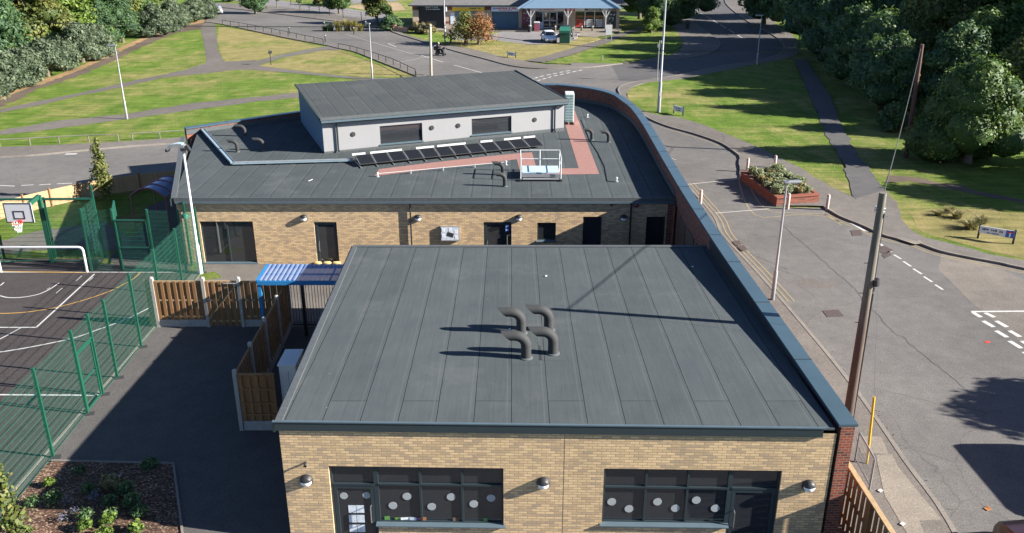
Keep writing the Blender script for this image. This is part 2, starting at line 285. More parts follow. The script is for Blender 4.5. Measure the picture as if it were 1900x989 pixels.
# ---------------- mesh helpers
class MB:
    def __init__(s): s.v=[]; s.f=[]; s.uv=[]; s.mi=[]; s.cm=0
    def face(s,pts,uv=None):
        i=len(s.v); s.v+= [tuple(p) for p in pts]; s.f.append(tuple(range(i,i+len(pts)))); s.uv.append(uv); s.mi.append(s.cm)
    def mesh(s,vs,fs):
        i=len(s.v); s.v+=[tuple(p) for p in vs]
        for f in fs: s.f.append(tuple(i+k for k in f)); s.uv.append(None); s.mi.append(s.cm)
    def box(s,c,sz,rz=0.,tilt=None):
        hx,hy,hz=sz[0]/2,sz[1]/2,sz[2]/2
        m=Matrix.Rotation(rz,3,'Z')
        if tilt is not None: m=m@tilt
        vs=[Vector(c)+m@Vector((a*hx,b*hy,d*hz)) for a in(-1,1) for b in(-1,1) for d in(-1,1)]
        s.mesh(vs,[(0,1,3,2),(4,6,7,5),(0,4,5,1),(2,3,7,6),(0,2,6,4),(1,5,7,3)])
    def bar(s,a,b,w,h=None,up=(0,0,1)):
        a=Vector(a); b=Vector(b); h=h or w; d=(b-a).normalized(); u=Vector(up)
        if abs(d.dot(u))>.98: u=Vector((0,1,0))
        x=d.cross(u).normalized(); y=x.cross(d)
        vs=[p+x*i*w/2+y*j*h/2 for p in(a,b) for i in(-1,1) for j in(-1,1)]
        s.mesh(vs,[(0,1,3,2),(4,6,7,5),(0,4,5,1),(2,3,7,6),(0,2,6,4),(1,5,7,3)])
    def tube(s,pts,r,n=8,cap=True):
        pts=[Vector(p) for p in pts]; rs=r if isinstance(r,(list,tuple)) else [r]*len(pts)
        i0=len(s.v); prev=None
        for k,p in enumerate(pts):
            d=(pts[min(k+1,len(pts)-1)]-pts[max(k-1,0)]).normalized()
            if prev is None:
                u=Vector((0,0,1)) if abs(d.z)<.9 else Vector((0,1,0)); x=d.cross(u).normalized()
            else: x=(prev-d*prev.dot(d)).normalized()
            prev=x; y=d.cross(x)
            for j in range(n):
                a=2*math.pi*j/n; s.v.append(tuple(p+(x*math.cos(a)+y*math.sin(a))*rs[k]))
        for k in range(len(pts)-1):
            for j in range(n):
                a=i0+k*n+j; b=i0+k*n+(j+1)%n; s.f.append((a,b,b+n,a+n)); s.uv.append(None); s.mi.append(s.cm)
        if cap:
            s.f.append(tuple(i0+j for j in range(n))[::-1]); s.uv.append(None); s.mi.append(s.cm)
            k=i0+(len(pts)-1)*n; s.f.append(tuple(k+j for j in range(n))); s.uv.append(None); s.mi.append(s.cm)
    def prism(s,poly,z0,z1,bottom=False):
        a=sum(poly[i][0]*poly[(i+1)%len(poly)][1]-poly[(i+1)%len(poly)][0]*poly[i][1] for i in range(len(poly)))
        if a<0: poly=poly[::-1]
        n=len(poly); f0=z0 if callable(z0) else (lambda x,y:z0); f1=z1 if callable(z1) else (lambda x,y:z1)
        s.face([(x,y,f1(x,y)) for x,y in poly])
        if bottom: s.face([(x,y,f0(x,y)) for x,y in poly[::-1]])
        for i in range(n):
            p,q=poly[i],poly[(i+1)%n]
            s.face([(p[0],p[1],f0(*p)),(q[0],q[1],f0(*q)),(q[0],q[1],f1(*q)),(p[0],p[1],f1(*p))])
    def disc(s,c,r,nrm=(0,0,1),n=16,th=0.):
        nrm=Vector(nrm).normalized(); u=Vector((0,0,1)) if abs(nrm.z)<.9 else Vector((1,0,0)); x=nrm.cross(u).normalized(); y=nrm.cross(x)
        c=Vector(c)
        if th>0: s.tube([c,c+nrm*th],r,n)
        else: s.face([c+(x*math.cos(2*math.pi*j/n)+y*math.sin(2*math.pi*j/n))*r for j in range(n)])
    def build(s,name,mat,parent=None,world=False,smooth=False,mats=None,bevel=0.,tri=False):
        off=Vector((0,0,0))
        if parent is not None and world: off=parent_loc(parent)
        me=bpy.data.meshes.new(name)
        me.from_pydata([(x-off.x,y-off.y,z-off.z) for x,y,z in s.v],[],s.f)
        for mm in (mats or [mat]): me.materials.append(M[mm] if isinstance(mm,str) else mm)
        if mats: me.polygons.foreach_set('material_index',s.mi)
        ul=me.uv_layers.new(name='UVMap'); me.update()
        V=[Vector(v) for v in s.v]
        for pi,pl in enumerate(me.polygons):
            uv=s.uv[pi]
            if uv is None:
                n=pl.normal
                if abs(n.z)>.6: uv=[(V[k].x,V[k].y) for k in s.f[pi]]
                else:
                    tx=Vector((0,0,1)).cross(n).normalized(); uv=[(V[k].dot(tx),V[k].z) for k in s.f[pi]]
            for j,l in enumerate(pl.loop_indices): ul.data[l].uv=uv[j]
        if smooth:
            me.polygons.foreach_set('use_smooth',[True]*len(me.polygons))
        o=bpy.data.objects.new(name,me); COL.objects.link(o)
        if smooth or bevel:
            import bmesh
            bm=bmesh.new(); bm.from_mesh(me); bmesh.ops.remove_doubles(bm,verts=bm.verts,dist=.0008)
            bm.to_mesh(me); bm.free()
            if smooth:
                try: me.set_sharp_from_angle(angle=R(40))
                except Exception: pass
        if bevel:
            b=o.modifiers.new('bevel','BEVEL'); b.width=bevel; b.segments=2; b.limit_method='ANGLE'
        if parent is not None: o.parent=parent
        return o
def parent_loc(p):
    l=Vector(p.location)
    while p.parent: p=p.parent; l+=p.location
    return l
def tag(o,label=None,cat=None,group=None,kind=None):
    if label: o['label']=label
    if cat: o['category']=cat
    if group: o['group']=group
    if kind: o['kind']=kind
    return o
def thing(name,label,cat,loc=(0,0,0),rz=0,group=None):
    o=bpy.data.objects.new(name,None); COL.objects.link(o); o.location=loc; o.rotation_euler=(0,0,rz); o.empty_display_size=.2
    return tag(o,label,cat,group)
def kids(o): return [c for c in bpy.data.objects if c.parent==o]
def dup(o,loc,rz=None,label=None,scale=None,parent=None):
    c=o.copy(); COL.objects.link(c); c.parent=parent
    if parent is None:
        c.location=loc
        if rz is not None: c.rotation_euler=(0,0,rz)
        if scale: c.scale=scale
        if label: c['label']=label
    for k in kids(o): dup(k,None,parent=c)
    return c
def one(mb,name,mat,label,cat,group=None,**k):
    return tag(mb.build(name,mat,**k),label,cat,group)
def struct(mb,name,mat,**k):
    return tag(mb.build(name,mat,**k),kind='structure')
def ragged(P,amp=.13,st=.9,seed=1):
    r_=random.Random(seed); out=[]
    for i in range(len(P)):
        a,b=Vector(P[i]),Vector(P[(i+1)%len(P)]); L=(b-a).length; k=max(1,min(120,int(L/st)))
        for j in range(k):
            p=a.lerp(b,j/k); out.append((p.x+r_.gauss(0,amp),p.y+r_.gauss(0,amp)))
    return out
def sheet(name,pts,z,mat,pix=True):
    P=[G(*p) if pix else p for p in pts]
    if name in('footpath','dirt_path','leaf_litter_strip','lawn','grass_bank'): P=ragged(P,.075 if name!='dirt_path' else .14,.8,len(P))
    pts=P; pix=False
    mb=MB(); mb.face([(*p,z) for p in P])
    a=mb.v; ar=sum(a[i][0]*a[(i+1)%len(a)][1]-a[(i+1)%len(a)][0]*a[i][1] for i in range(len(a)))
    if ar<0: mb.f=[mb.f[0][::-1]]
    return struct(mb,name,mat)
def slab(name,pts,z0,z1,mat,pix=True):
    mb=MB(); mb.prism([G(*p) if pix else p for p in pts],z0,z1); return struct(mb,name,mat)
def smooth_line(p,k=4):
    out=[]; n=len(p)
    for i in range(n-1):
        a=Vector(p[max(i-1,0)]); b=Vector(p[i]); c=Vector(p[i+1]); d=Vector(p[min(i+2,n-1)])
        for j in range(k):
            t=j/k; out.append(tuple(.5*((2*b)+(c-a)*t+(2*a-5*b+4*c-d)*t*t+(3*b-a-3*c+d)*t**3)))
    out.append(tuple(p[-1])); return out
def offs(line,o):
    out=[]
    for i,p in enumerate(line):
        a=Vector(line[max(i-1,0)][:2]); b=Vector(line[min(i+1,len(line)-1)][:2]); d=(b-a).normalized(); nn=Vector((-d.y,d.x))
        out.append((p[0]+nn.x*o,p[1]+nn.y*o))
    return out
def ribbon(mb,line,w,z,z0=None):
    L=offs(line,w/2); Rr=offs(line,-w/2)
    for i in range(len(line)-1):
        mb.face([(*Rr[i],z),(*Rr[i+1],z),(*L[i+1],z),(*L[i],z)])
        if z0 is not None:
            mb.face([(*L[i],z),(*L[i+1],z),(*L[i+1],z0),(*L[i],z0)]); mb.face([(*Rr[i+1],z),(*Rr[i],z),(*Rr[i],z0),(*Rr[i+1],z0)])
    if z0 is not None:
        mb.face([(*L[0],z),(*L[0],z0),(*Rr[0],z0),(*Rr[0],z)]); mb.face([(*L[-1],z0),(*L[-1],z),(*Rr[-1],z),(*Rr[-1],z0)])
def dashes(mb,line,w,z,dash,gap):
    P=[Vector(p[:2]) for p in line]; acc=0.; on=True; cur=[P[0]]; left=dash
    for i in range(len(P)-1):
        a,b=P[i],P[i+1]; L=(b-a).length; t=0.
        while L-t>left:
            t+=left; q=a+(b-a)*(t/L)
            if on: cur.append(q); ribbon(mb,cur,w,z)
            on=not on; left=dash if on else gap; cur=[q]
        left-=L-t
        if on: cur.append(b)
def textmesh(txt,size,mat,loc,rot,parent,name='lettering',ext=.004):
    cu=bpy.data.curves.new('t','FONT'); cu.body=txt; cu.size=size; cu.extrude=ext; cu.align_x='CENTER'; cu.align_y='CENTER'
    o=bpy.data.objects.new('t',cu); COL.objects.link(o); bpy.context.view_layer.update()
    me=bpy.data.meshes.new_from_object(o.evaluated_get(bpy.context.evaluated_depsgraph_get())); bpy.data.objects.remove(o)
    me.materials.clear(); me.materials.append(M[mat]); q=bpy.data.objects.new(name,me); COL.objects.link(q)
    q.location=loc; q.rotation_euler=rot; q.parent=parent; return q
def scribble(mb,x0,x1,y,z,h,seed=0):      # unreadable small lettering: uneven strokes
    r=random.Random(seed); x=x0
    while x<x1:
        w=r.uniform(.25,.9)*h
        if r.random()<.85: mb.box((x+w/2,y,z+r.uniform(-.1,.1)*h),(w*.75,.01,h*r.uniform(.6,1.)))
        x+=w*1.1
# ================= GROUND
mb=MB(); mb.face([(-700,-80,0),(700,-80,0),(700,1000,0),(-700,1000,0)]); struct(mb,'ground','grass')
# --- carriageways (pixels of the photo's kerb lines turned into ground points)
north_kerb_A=[(370,10),(400,13),(480,22),(600,37),(700,50),(740,64),(800,82),(850,97),(900,110),(950,123),(1000,128),(1060,127)]
west_kerb_B=[(1060,127),(1100,125),(1160,118),(1218,113),(1270,108),(1311,101),(1334,88),(1334,77),(1322,68),(1294,48),(1268,30),(1256,20),(1250,4),(1246,-20)]
east_kerb_B=[(1345,-20),(1345,2),(1360,20),(1395,45),(1430,63),(1450,78),(1455,90),(1442,103),(1400,114),(1330,125),(1267,139),(1215,148),(1180,153),(1160,158),(1148,165),(1150,175),(1160,190),(1180,205),(1204,221),(1240,236),(1290,250),(1340,268),(1372,290)]
east_kerb_C=[(1530,386),(1560,404),(1600,420),(1645,440),(1700,452),(1745,468),(1800,480),(1860,491),(1900,500),(2200,560)]
west_kerb_C=[(1240,300),(1262,330),(1298,372),(1315,392),(1328,410),(1342,440),(1400,503),(1450,560),(1530,655),(1600,745),(1680,862),(1760,975),(1900,1250)]
south_D=[(-300,440),(0,395),(130,360),(330,325),(620,260),(900,220),(1100,235),(1240,300)]
roadp=[(-300,298),(0,293),(150,281),(240,273),(335,267),(560,235),(700,195),(790,165),(812,156),(805,148),(780,138),(720,112),(650,89),(607,79),(532,64),(420,43),(385,35),(340,28)]+north_kerb_A+west_kerb_B[1:]+east_kerb_B+[(1395,330),(1440,385)]+east_kerb_C+[(2600,1100),(2000,1400),(1900,1250)]+west_kerb_C[::-1][1:]+south_D[::-1][1:]
def edge(l,k=4): return [tuple(v) for v in smooth_line([G(*p) for p in l],k)]
NA,WB,EB,EC,WC=[edge(l) for l in (north_kerb_A,west_kerb_B,east_kerb_B,east_kerb_C,west_kerb_C)]
sheet('road',roadp,.006,'road_asphalt')
# darker resurfaced road towards the top right
sheet('road_resurfacing',[(1135,122),(1218,114),(1270,109),(1311,102),(1333,88),(1333,77),(1321,68),(1293,48),(1267,30),(1255,20),(1250,2),(1340,2),(1359,20),(1394,45),(1429,63),(1449,78),(1454,90),(1441,103),(1399,113),(1330,124),(1267,138),(1215,147),(1180,151),(1150,150)],.010,'new_asphalt')
# --- pavements, raised
def pave(name,inner,outer,mat='pavement_asphalt',z=.10,grp=None):
    mb=MB(); mb.prism(inner+outer[::-1],0,z); return struct(mb,name,mat)
pave('pavement',NA,edge([(370,2),(400,6),(480,10),(560,18),(640,30),(700,40),(740,60),(795,78),(820,85),(840,86),(891,96),(937,108),(972,114),(1005,120),(1060,122)]))
pave('pavement',WB,edge([(1060,122),(1065,118),(1120,119),(1170,118),(1196,112),(1232,105),(1258,98),(1267,80),(1262,67),(1245,48),(1240,35),(1230,22),(1215,5),(1205,-20)]))
pave('pavement',EB,edge([(1400,-20),(1400,0),(1415,20),(1440,45),(1465,62),(1482,80),(1480,100),(1450,112),(1405,120),(1325,136),(1265,148),(1200,155),(1175,163),(1163,173),(1165,184),(1185,202),(1200,210),(1225,216),(1250,218),(1300,232),(1343,249),(1405,275),(1450,298)]))
sheet('footpath',[(1343,249),(1405,275),(1480,312),(1535,347),(1587,370),(1640,352),(1660,378),(1672,410),(1690,430),(1713,443),(1700,452),(1645,440),(1600,420),(1560,404),(1530,386),(1440,382),(1372,325),(1372,290),(1340,268)],.108,'pavement_asphalt')
slab('pavement',[(1343,249),(1405,275),(1480,312),(1535,347),(1587,370),(1640,352),(1660,378),(1672,410),(1690,430),(1713,443),(1700,452),(1645,440),(1600,420),(1560,404),(1530,386),(1520,381),(1440,384),(1373,336),(1372,290),(1340,268)],0,.096,'pavement_asphalt')
slab('pavement',[(1690,430),(1713,443),(1754,453),(1800,464),(1834,475),(1900,487),(2200,545),(2200,560),(1900,500),(1860,491),(1800,480),(1745,468),(1700,452)],0,.10,'pavement_asphalt')
wo=[(8.15,48),(8.15,33.6),(8.1,26),(8.1,18.2),(9.0,17.5),(9.6,14)]
mb=MB(); mb.prism([(8.1,47),(8.1,18.1),(9.3,16.8),(10.2,12)]+[p for p in WC[::-1] if p[1]<48 and p[1]>11],0,.10); struct(mb,'pavement','pavement_asphalt')
sheet('paving_patch',[(1588,815),(1634,815),(1648,848),(1596,846)],.106,'concrete_slab')
sheet('paving_patch',[(1624,850),(1655,848),(1665,872),(1700,915),(1746,970),(1704,972),(1720,1010),(1690,1010),(1640,925)],.106,'concrete_slab')
sheet('paving_patch',[(1625,433),(1678,425),(1712,455),(1697,457)],.106,'concrete_slab')
pave('pavement',edge([(335,267),(240,273),(150,281),(0,293),(-300,298)]),edge([(335,257),(240,264),(150,269),(0,275),(-300,285)]))
pave('pavement',edge([(385,35),(420,43),(532,64),(607,79),(650,89),(720,112),(780,138),(812,156)]),edge([(380,42),(413,46),(525,70),(600,84),(625,90),(660,98),(700,114),(770,142),(790,156)]))
# kerbs
mb=MB()
for L in (NA,WB,EB,EC): ribbon(mb,offs(L,.0),.14,.112,0)
ribbon(mb,WC[2:],.14,.112,0)
ribbon(mb,edge([(335,267),(240,273),(150,281),(0,293),(-300,298)]),.14,.112,0)
ribbon(mb,edge([(385,35),(420,43),(532,64),(607,79)]),.14,.112,0); ribbon(mb,edge([(650,89),(720,112),(780,138),(812,156)]),.14,.112,0)
struct(mb,'kerb','kerb_stone')
# grit and weeds gathered along the kerb of the near pavement
r=random.Random(3)
# --- paths over the grass
def zp(l,s,ox,oy): return [(ox+x/s,oy+y/s) for x,y in l]
s1=3.956
sheet('dirt_path',zp([(-400,1010),(0,790),(300,650),(600,550),(870,430),(1100,320),(1300,240),(1470,215),(1530,160),(1300,200),(1100,275),(900,370),(600,510),(400,590),(200,650),(0,735),(-400,900)],s1,0,0),.008,'dirt_track')
sheet('leaf_litter_strip',zp([(-400,900),(0,735),(200,650),(400,590),(600,510),(900,370),(1100,275),(1300,200),(1530,160),(1520,140),(1300,180),(1100,250),(900,340),(600,480),(400,560),(200,620),(0,705),(-400,860)],s1,0,0),.007,'leaf_litter')
sheet('footpath',zp([(1470,200),(1530,140),(1580,150),(1580,180),(1600,360),(1650,470),(1520,470),(1490,290)],s1,0,0),.012,'path_asphalt')
sheet('footpath',zp([(-600,920),(0,800),(300,740),(600,680),(900,610),(1380,510),(1520,460),(1900,440)],s1,0,0)+zp([(340,460),(560,400),(860,345),(950,335),(1030,350),(980,370),(860,372),(560,425),(400,480),(400,510),(200,515),(0,540)],s1,380,0)+zp([(1500,540),(1200,570),(900,640),(600,700),(300,770),(0,830),(-600,960)],s1,0,0),.016,'path_asphalt')
sheet('footpath',zp([(380,480),(560,505),(850,540),(1150,570),(1400,575),(1560,560),(1800,620),(1700,700),(1400,640),(1180,595),(900,560),(560,530),(350,515)],s1,380,0),.020,'path_asphalt')
sheet('footpath',zp([(-600,1080),(0,960),(400,890),(900,840),(1400,760),(1899,710)],s1,0,0)+zp([(680,680),(1100,640),(1400,640),(1100,680),(680,718)],s1,380,0)+zp([(1899,745),(1400,810),(900,880),(200,970),(0,990),(-600,1110)],s1,0,0),.012,'path_asphalt')
sheet('lawn',zp([(100,190),(400,240),(860,340),(560,395),(340,455),(150,455),(110,380),(90,300)],s1,380,0),.004,'grass_dry')
sheet('lawn',zp([(400,485),(600,420),(940,365),(1000,370),(1190,440),(1300,480),(1540,560),(1150,565),(850,535),(560,500)],s1,380,0),.004,'grass_dry')
# shop side
s3=3.956
sheet('footpath',zp([(2100,110),(1899,160),(1700,225),(1500,290),(1300,350),(1100,410),(930,450),(1060,465),(1300,400),(1500,330),(1750,230),(1899,205),(2060,165)],s3,740,0),.104,'path_asphalt')
slab('lawn',zp([(260,325),(420,300),(700,300),(970,335),(1120,328),(1290,302),(1320,275),(1450,275),(1480,290),(1300,350),(1100,410),(930,450),(910,450),(780,430),(600,380),(400,335)],s3,740,0),0,.09,'grass_dry')
slab('lawn',zp([(1060,468),(1300,402),(1500,332),(1750,232),(1899,205),(2030,160),(2060,220),(2090,290),(2080,340),(2000,385),(1850,425),(1700,458),(1500,470),(1300,476)],s3,740,0),0,.09,'grass')
sheet('car_park',zp([(300,205),(700,250),(760,235),(1150,237),(1300,240),(1345,250),(1330,262),(1290,300),(1120,325),(970,330),(690,300),(420,300),(360,250)],s3,740,0),.06,'car_park')
slab('shop_forecourt',zp([(60,205),(1640,210),(1620,238),(1345,250),(1300,240),(1150,237),(760,235),(380,232),(60,225)],s3,740,0),0,.13,'concrete_slab')
sheet('shop_apron',zp([(1330,250),(1440,240),(1600,238),(1560,262),(1450,278),(1320,272)],s3,740,0),.12,'concrete_slab')
slab('lawn',zp([(60,-60),(1640,200),(1899,150),(2100,110),(2400,-60)],s3,740,0)[1:],0,.05,'grass')
s4=8.99
sheet('access_road',zp([(-900,-60),(0,95),(500,130),(900,190),(1340,235),(1345,400),(1050,385),(800,355),(400,290),(0,190),(-900,60)],s4,580,0),.010,'car_park')
sheet('access_road',zp([(640,80),(900,30),(1400,20),(1500,-40),(600,-60),(300,-60)],s4,580,0),.014,'car_park')
sheet('grass_bank',zp([(600,120),(640,95),(940,40),(1440,40),(1560,170),(1340,180),(900,170)],s4,580,0),.008,'sand_bank')
slab('footpath',zp([(300,-20),(620,10),(860,60),(1190,110),(1160,125),(800,70),(560,30)],8.99,380,0),0,.05,'concrete_slab')
# right side
slab('lawn',[(1165,184),(1163,173),(1175,163),(1200,155),(1265,148),(1325,136),(1405,120),(1455,111),(1470,112),(1490,150),(1506,190),(1530,245),(1560,300),(1587,369),(1535,347),(1480,312),(1405,275),(1343,249),(1300,232),(1250,218),(1225,216),(1200,210),(1185,202)],0,.09,'grass')
sheet('footpath',[(1473,112),(1495,112),(1540,180),(1562,236),(1578,270),(1610,315),(1637,350),(1640,356),(1586,372),(1560,300),(1530,245),(1506,190),(1490,150)],.116,'new_asphalt')
sheet('dry_grass_patch',ragged([G(1758,402),G(1790,388),G(1845,392),G(1868,412),G(1850,432),G(1800,428),G(1765,420)],.3,.5,4),.02,'straw_grass',pix=False)
sheet('dirt_path',zp([(430,290),(560,285),(720,325),(860,345),(960,378),(1199,425),(1500,520),(1500,545),(1199,437),(940,395),(850,375),(700,345),(560,325),(430,330)],2.9975,1500,230),.008,'dirt_track')
sheet('lawn',[(1690,395),(1750,385),(1900,395),(2000,430),(2000,470),(1900,480),(1834,466),(1760,445),(1700,425)],.006,'grass_dry')
# --- road markings
mb=MB(); Z=.012
for off in (-.30,-.55): ribbon(mb,offs([p for p in WC if 33.<p[1]<52],-off),.08,Z)
for off in (.30,.55): ribbon(mb,offs(EC[2:],-off) ,.09,Z)
for off in (.30,.55): ribbon(mb,edge([(1346,262+off*8),(1372,290+off*14),(1400-off*50,322+off*40),(1440-off*70,372+off*50),(1475,391+off*14),(1530,394+off*14),(1560,410+off*14)]),.09,Z)
ribbon(mb,edge([(1225,236),(1290,255),(1335,271)]),.09,Z)
struct(mb,'yellow_line_marking','marking_yellow')
mb=MB()
def pxd(l,w): 
    for a,b in l: ribbon(mb,[G(*a),G(*b)],w,Z)
zz=lambda l,s,ox,oy:[(zp([a],s,ox,oy)[0],zp([b],s,ox,oy)[0]) for a,b in l]
pxd(zz([((375,655),(413,678)),((420,688),(462,712)),((475,728),(515,752)),((527,765),(570,793)),((583,806),(630,836)),((642,850),(688,880)),((705,895),(748,923))],2.9975,1500,230),.11)
pxd(zz([((665,85),(905,83))],2.2025,1500,540),.12)
pxd(zz([((672,88),(705,108)),((722,90),(760,108)),((714,123),(757,148)),((767,123),(812,148)),((767,163),(812,190)),((822,163),(865,188)),((822,205),(870,235)),((872,205),(915,233)),((880,250),(930,282))],2.2025,1500,540),.2)
pxd(zz([((145,400),(325,457)),((405,478),(612,535)),((-80,320),(-20,345))],3.956,740,0),.12)
pxd(zz([((710,95),(745,120)),((765,130),(808,158)),((830,165),(878,195)),((895,208),(948,240)),((968,250),(1030,288)),((1055,300),(1110,335)),((1145,358),(1190,385))],5.494,1160,0),.15)
Zs=Z; Z=.018
dashes(mb,edge(zp([(930,600),(1000,575),(1050,560),(1110,548),(1170,535),(1220,525),(1275,515)],3.956,740,0)),.2,.014,.7,.45)
dashes(mb,edge(zp([(975,606),(1040,587),(1100,569),(1160,554),(1220,541),(1290,526),(1355,512)],3.956,740,0)),.2,.014,.7,.45)
pxd([((1273,343),(1374,332)),((1328,396),(1427,388)),((1240,293),(1255,297)),((640,63),(790,108)),((720,120),(800,104))],.07)
pxd(zz([((0,378),(90,382)),((130,378),(205,374)),((240,374),(310,370)),((350,368),(440,364))],3.2975,0,230),.12)
pxd(zz([((170,190),(290,175)),((400,186),(470,184))],3.2975,0,230),.3)
for a in ([(85,330),(135,328),(140,352)],[(180,322),(240,318),(245,330)],[(332,515),(395,545),(338,548)],[(455,505),(515,535),(465,537)]):
    pass
pxd(zz([((985,565),(1065,610)),((1120,665),(1160,690))],2.91,1240,220),.16)
struct(mb,'white_line_marking','marking_white')
# rumble/ironwork
mb=MB()
for q in ([(1526,577),(1555,575),(1566,587),(1535,589)],):
    mb.prism([G(*p) for p in q],.006,.02)
one(mb,'manhole_cover','iron_cover','rusty rectangular manhole cover set in the road beside the tall leaning utility pole','manhole cover')
for k,q in enumerate(([(1357,452),(1370,450),(1377,457),(1364,459)],[(1366,461),(1379,459),(1387,467),(1374,468)])):
    mb=MB(); mb.prism([G(*p) for p in q],.10,.125); one(mb,'drain_cover','iron_cover',['farther rusty drain cover in the pavement beside the long blue coping','nearer rusty drain cover in the pavement beside the long blue coping'][k],'drain cover')
for k,q in enumerate(([(1578,428),(1597,427),(1600,437),(1582,438)],[(1622,462),(1640,456),(1658,465),(1640,472)],[(1636,474),(1650,466),(1654,474),(1642,480)])):
    mb=MB(); mb.prism([G(*p) for p in q],.006,.02); one(mb,'drain_grating','iron_cover',['dark gully grating left of the tall pole near the planter kerb','dark gully grating among the short white dashes right of the tall pole','smallest gully grating below the short white dashes'][k],'grating')
mb=MB(); cr=random.Random(9)
for a,b in (((1440,408),(1585,535)),((1585,535),(1640,600)),((1300,430),(1460,500)),((1640,600),(1790,720))):
    A_,B_=Vector(G(*a)),Vector(G(*b)); n_=int((B_-A_).length/.25); ln=[tuple(A_.lerp(B_,k/n_)+Vector((cr.gauss(0,.035),cr.gauss(0,.035)))) for k in range(n_+1)]; ribbon(mb,ln,.022,.0085)
struct(mb,'road_crack','black')
for q in ([(1466,520),(1500,517),(1560,528),(1540,536),(1490,532)],[(1752,450),(1900,520),(1900,640),(1850,600),(1800,560),(1740,500)]):
    sheet('road_patch',q,.0095,'path_asphalt' if q[0][0]<1500 else 'pale_tan_asphalt')  # small patch in path asphalt, larger one in a paler tan
# --- school grounds
sheet('yard_tarmac',[(-14.3,5),(-5,5),(9,5),(9,38),(-14.3,38)],.008,'yard_tarmac',pix=False)
sheet('playground',[(-45,8),(-13.72,8),(-14.2,36.6),(-19.2,36.6),(-19.4,38.2),(-24.5,38.2),(-25,36.6),(-45,36.6)],.012,'court_asphalt',pix=False)
sheet('play_area',[(-19.2,36.6),(-14.9,36.6),(-15,38),(-19,50),(-22,48),(-19.5,44)],.006,'yard_tarmac',pix=False)
s5=6.18
sheet('footpath',zp([(-300,600),(80,520),(450,425),(980,345),(1200,330),(1500,500),(1500,640),(700,645),(400,650),(100,680),(-300,720)],s5,0,360),.012,'path_asphalt')
sheet('lawn',[G(-60,440),G(0,408),G(97,384),G(200,364),G(300,350),G(330,362),G(250,395),G(160,415),G(73,429),G(13,444),G(-60,458)],.009,'grass_green',pix=False)
sheet('lawn',[G(-60,478),G(16,470),G(100,463),G(200,462),G(215,490),G(16,488),G(-60,489)],.009,'grass_green',pix=False)
sheet('lawn',[G(365,510),G(400,505),G(410,516),G(372,520)],.016,'grass_green',pix=False)
pvb=[G(480,490),G(120+230,490),G(345,520),G(640,520),G(640,488)]
sheet('paved_apron',[(-14.6,37.5),(-14.6,31.2),(-6.3,31.2),(-6.3,37.5)],.013,'pavement_asphalt',pix=False)
mb=MB()
cz=.017; s8=4.71
def cl(l,w,ox=0,oy=490,s=s8): ribbon(mb,[tuple(v) for v in smooth_line([G(*p) for p in zp(l,s,ox,oy)],6)] if len(l)>2 else [G(*p) for p in zp(l,s,ox,oy)],w,cz)
cl([(-60,280),(0,280),(60,294),(150,296),(250,285),(350,262),(430,225),(485,190),(515,168)],.06); cl([(-60,200),(0,190),(35,163)],.06)
cl([(825,90),(318,556)],.07); cl([(-200,556),(318,556)],.07); cl([(-200,790),(0,772),(300,722),(640,650),(830,585),(1000,525),(1160,460),(1340,365)],.07)
cl([(-100,700),(0,658),(110,600),(180,560)],.06); cl([(-300,1145),(0,1145),(470,1148),(890,1150)],.08)
ribbon(mb,[(-45,36.45),(-14.2,36.45)],.06,cz)
for a in ([(665,150),(715,105)],[(780,150),(815,118)],[(490,258),(545,212)],[(410,225),(440,208)]): cl(a,.03)
struct(mb,'court_white_marking','court_white')
mb=MB(); cz=.021
cl([(-200,430),(0,435),(150,430),(300,415),(500,380),(700,328),(880,270),(1000,222),(1140,148),(1200,105),(1225,75)],.06); ribbon(mb,[G(3,504.5),G(160,506.5)],.07,cz)
struct(mb,'court_yellow_marking','court_yellow')
# planting bed with concrete edging
bx=[G(98,857),G(322,862),G(340,1000),G(360,1150)]
sheet('planting_bed',[G(98,857),G(322,862),G(340,1000),(-6.9,10)]+[(-13.62,10),(-13.72,21.3)],.03,'bark_mulch',pix=False)
mb=MB(); ribbon(mb,[G(96,857),G(322,862)],.06,.07,0); ribbon(mb,[G(322,862),G(340,1000),G(360,1150)],.06,.07,0); struct(mb,'bed_edging','kerb_stone')
mb=MB(); ribbon(mb,[(-13.95,15),(-14.2,36.3)],.08,.03,0); struct(mb,'fence_kerb','kerb_stone')

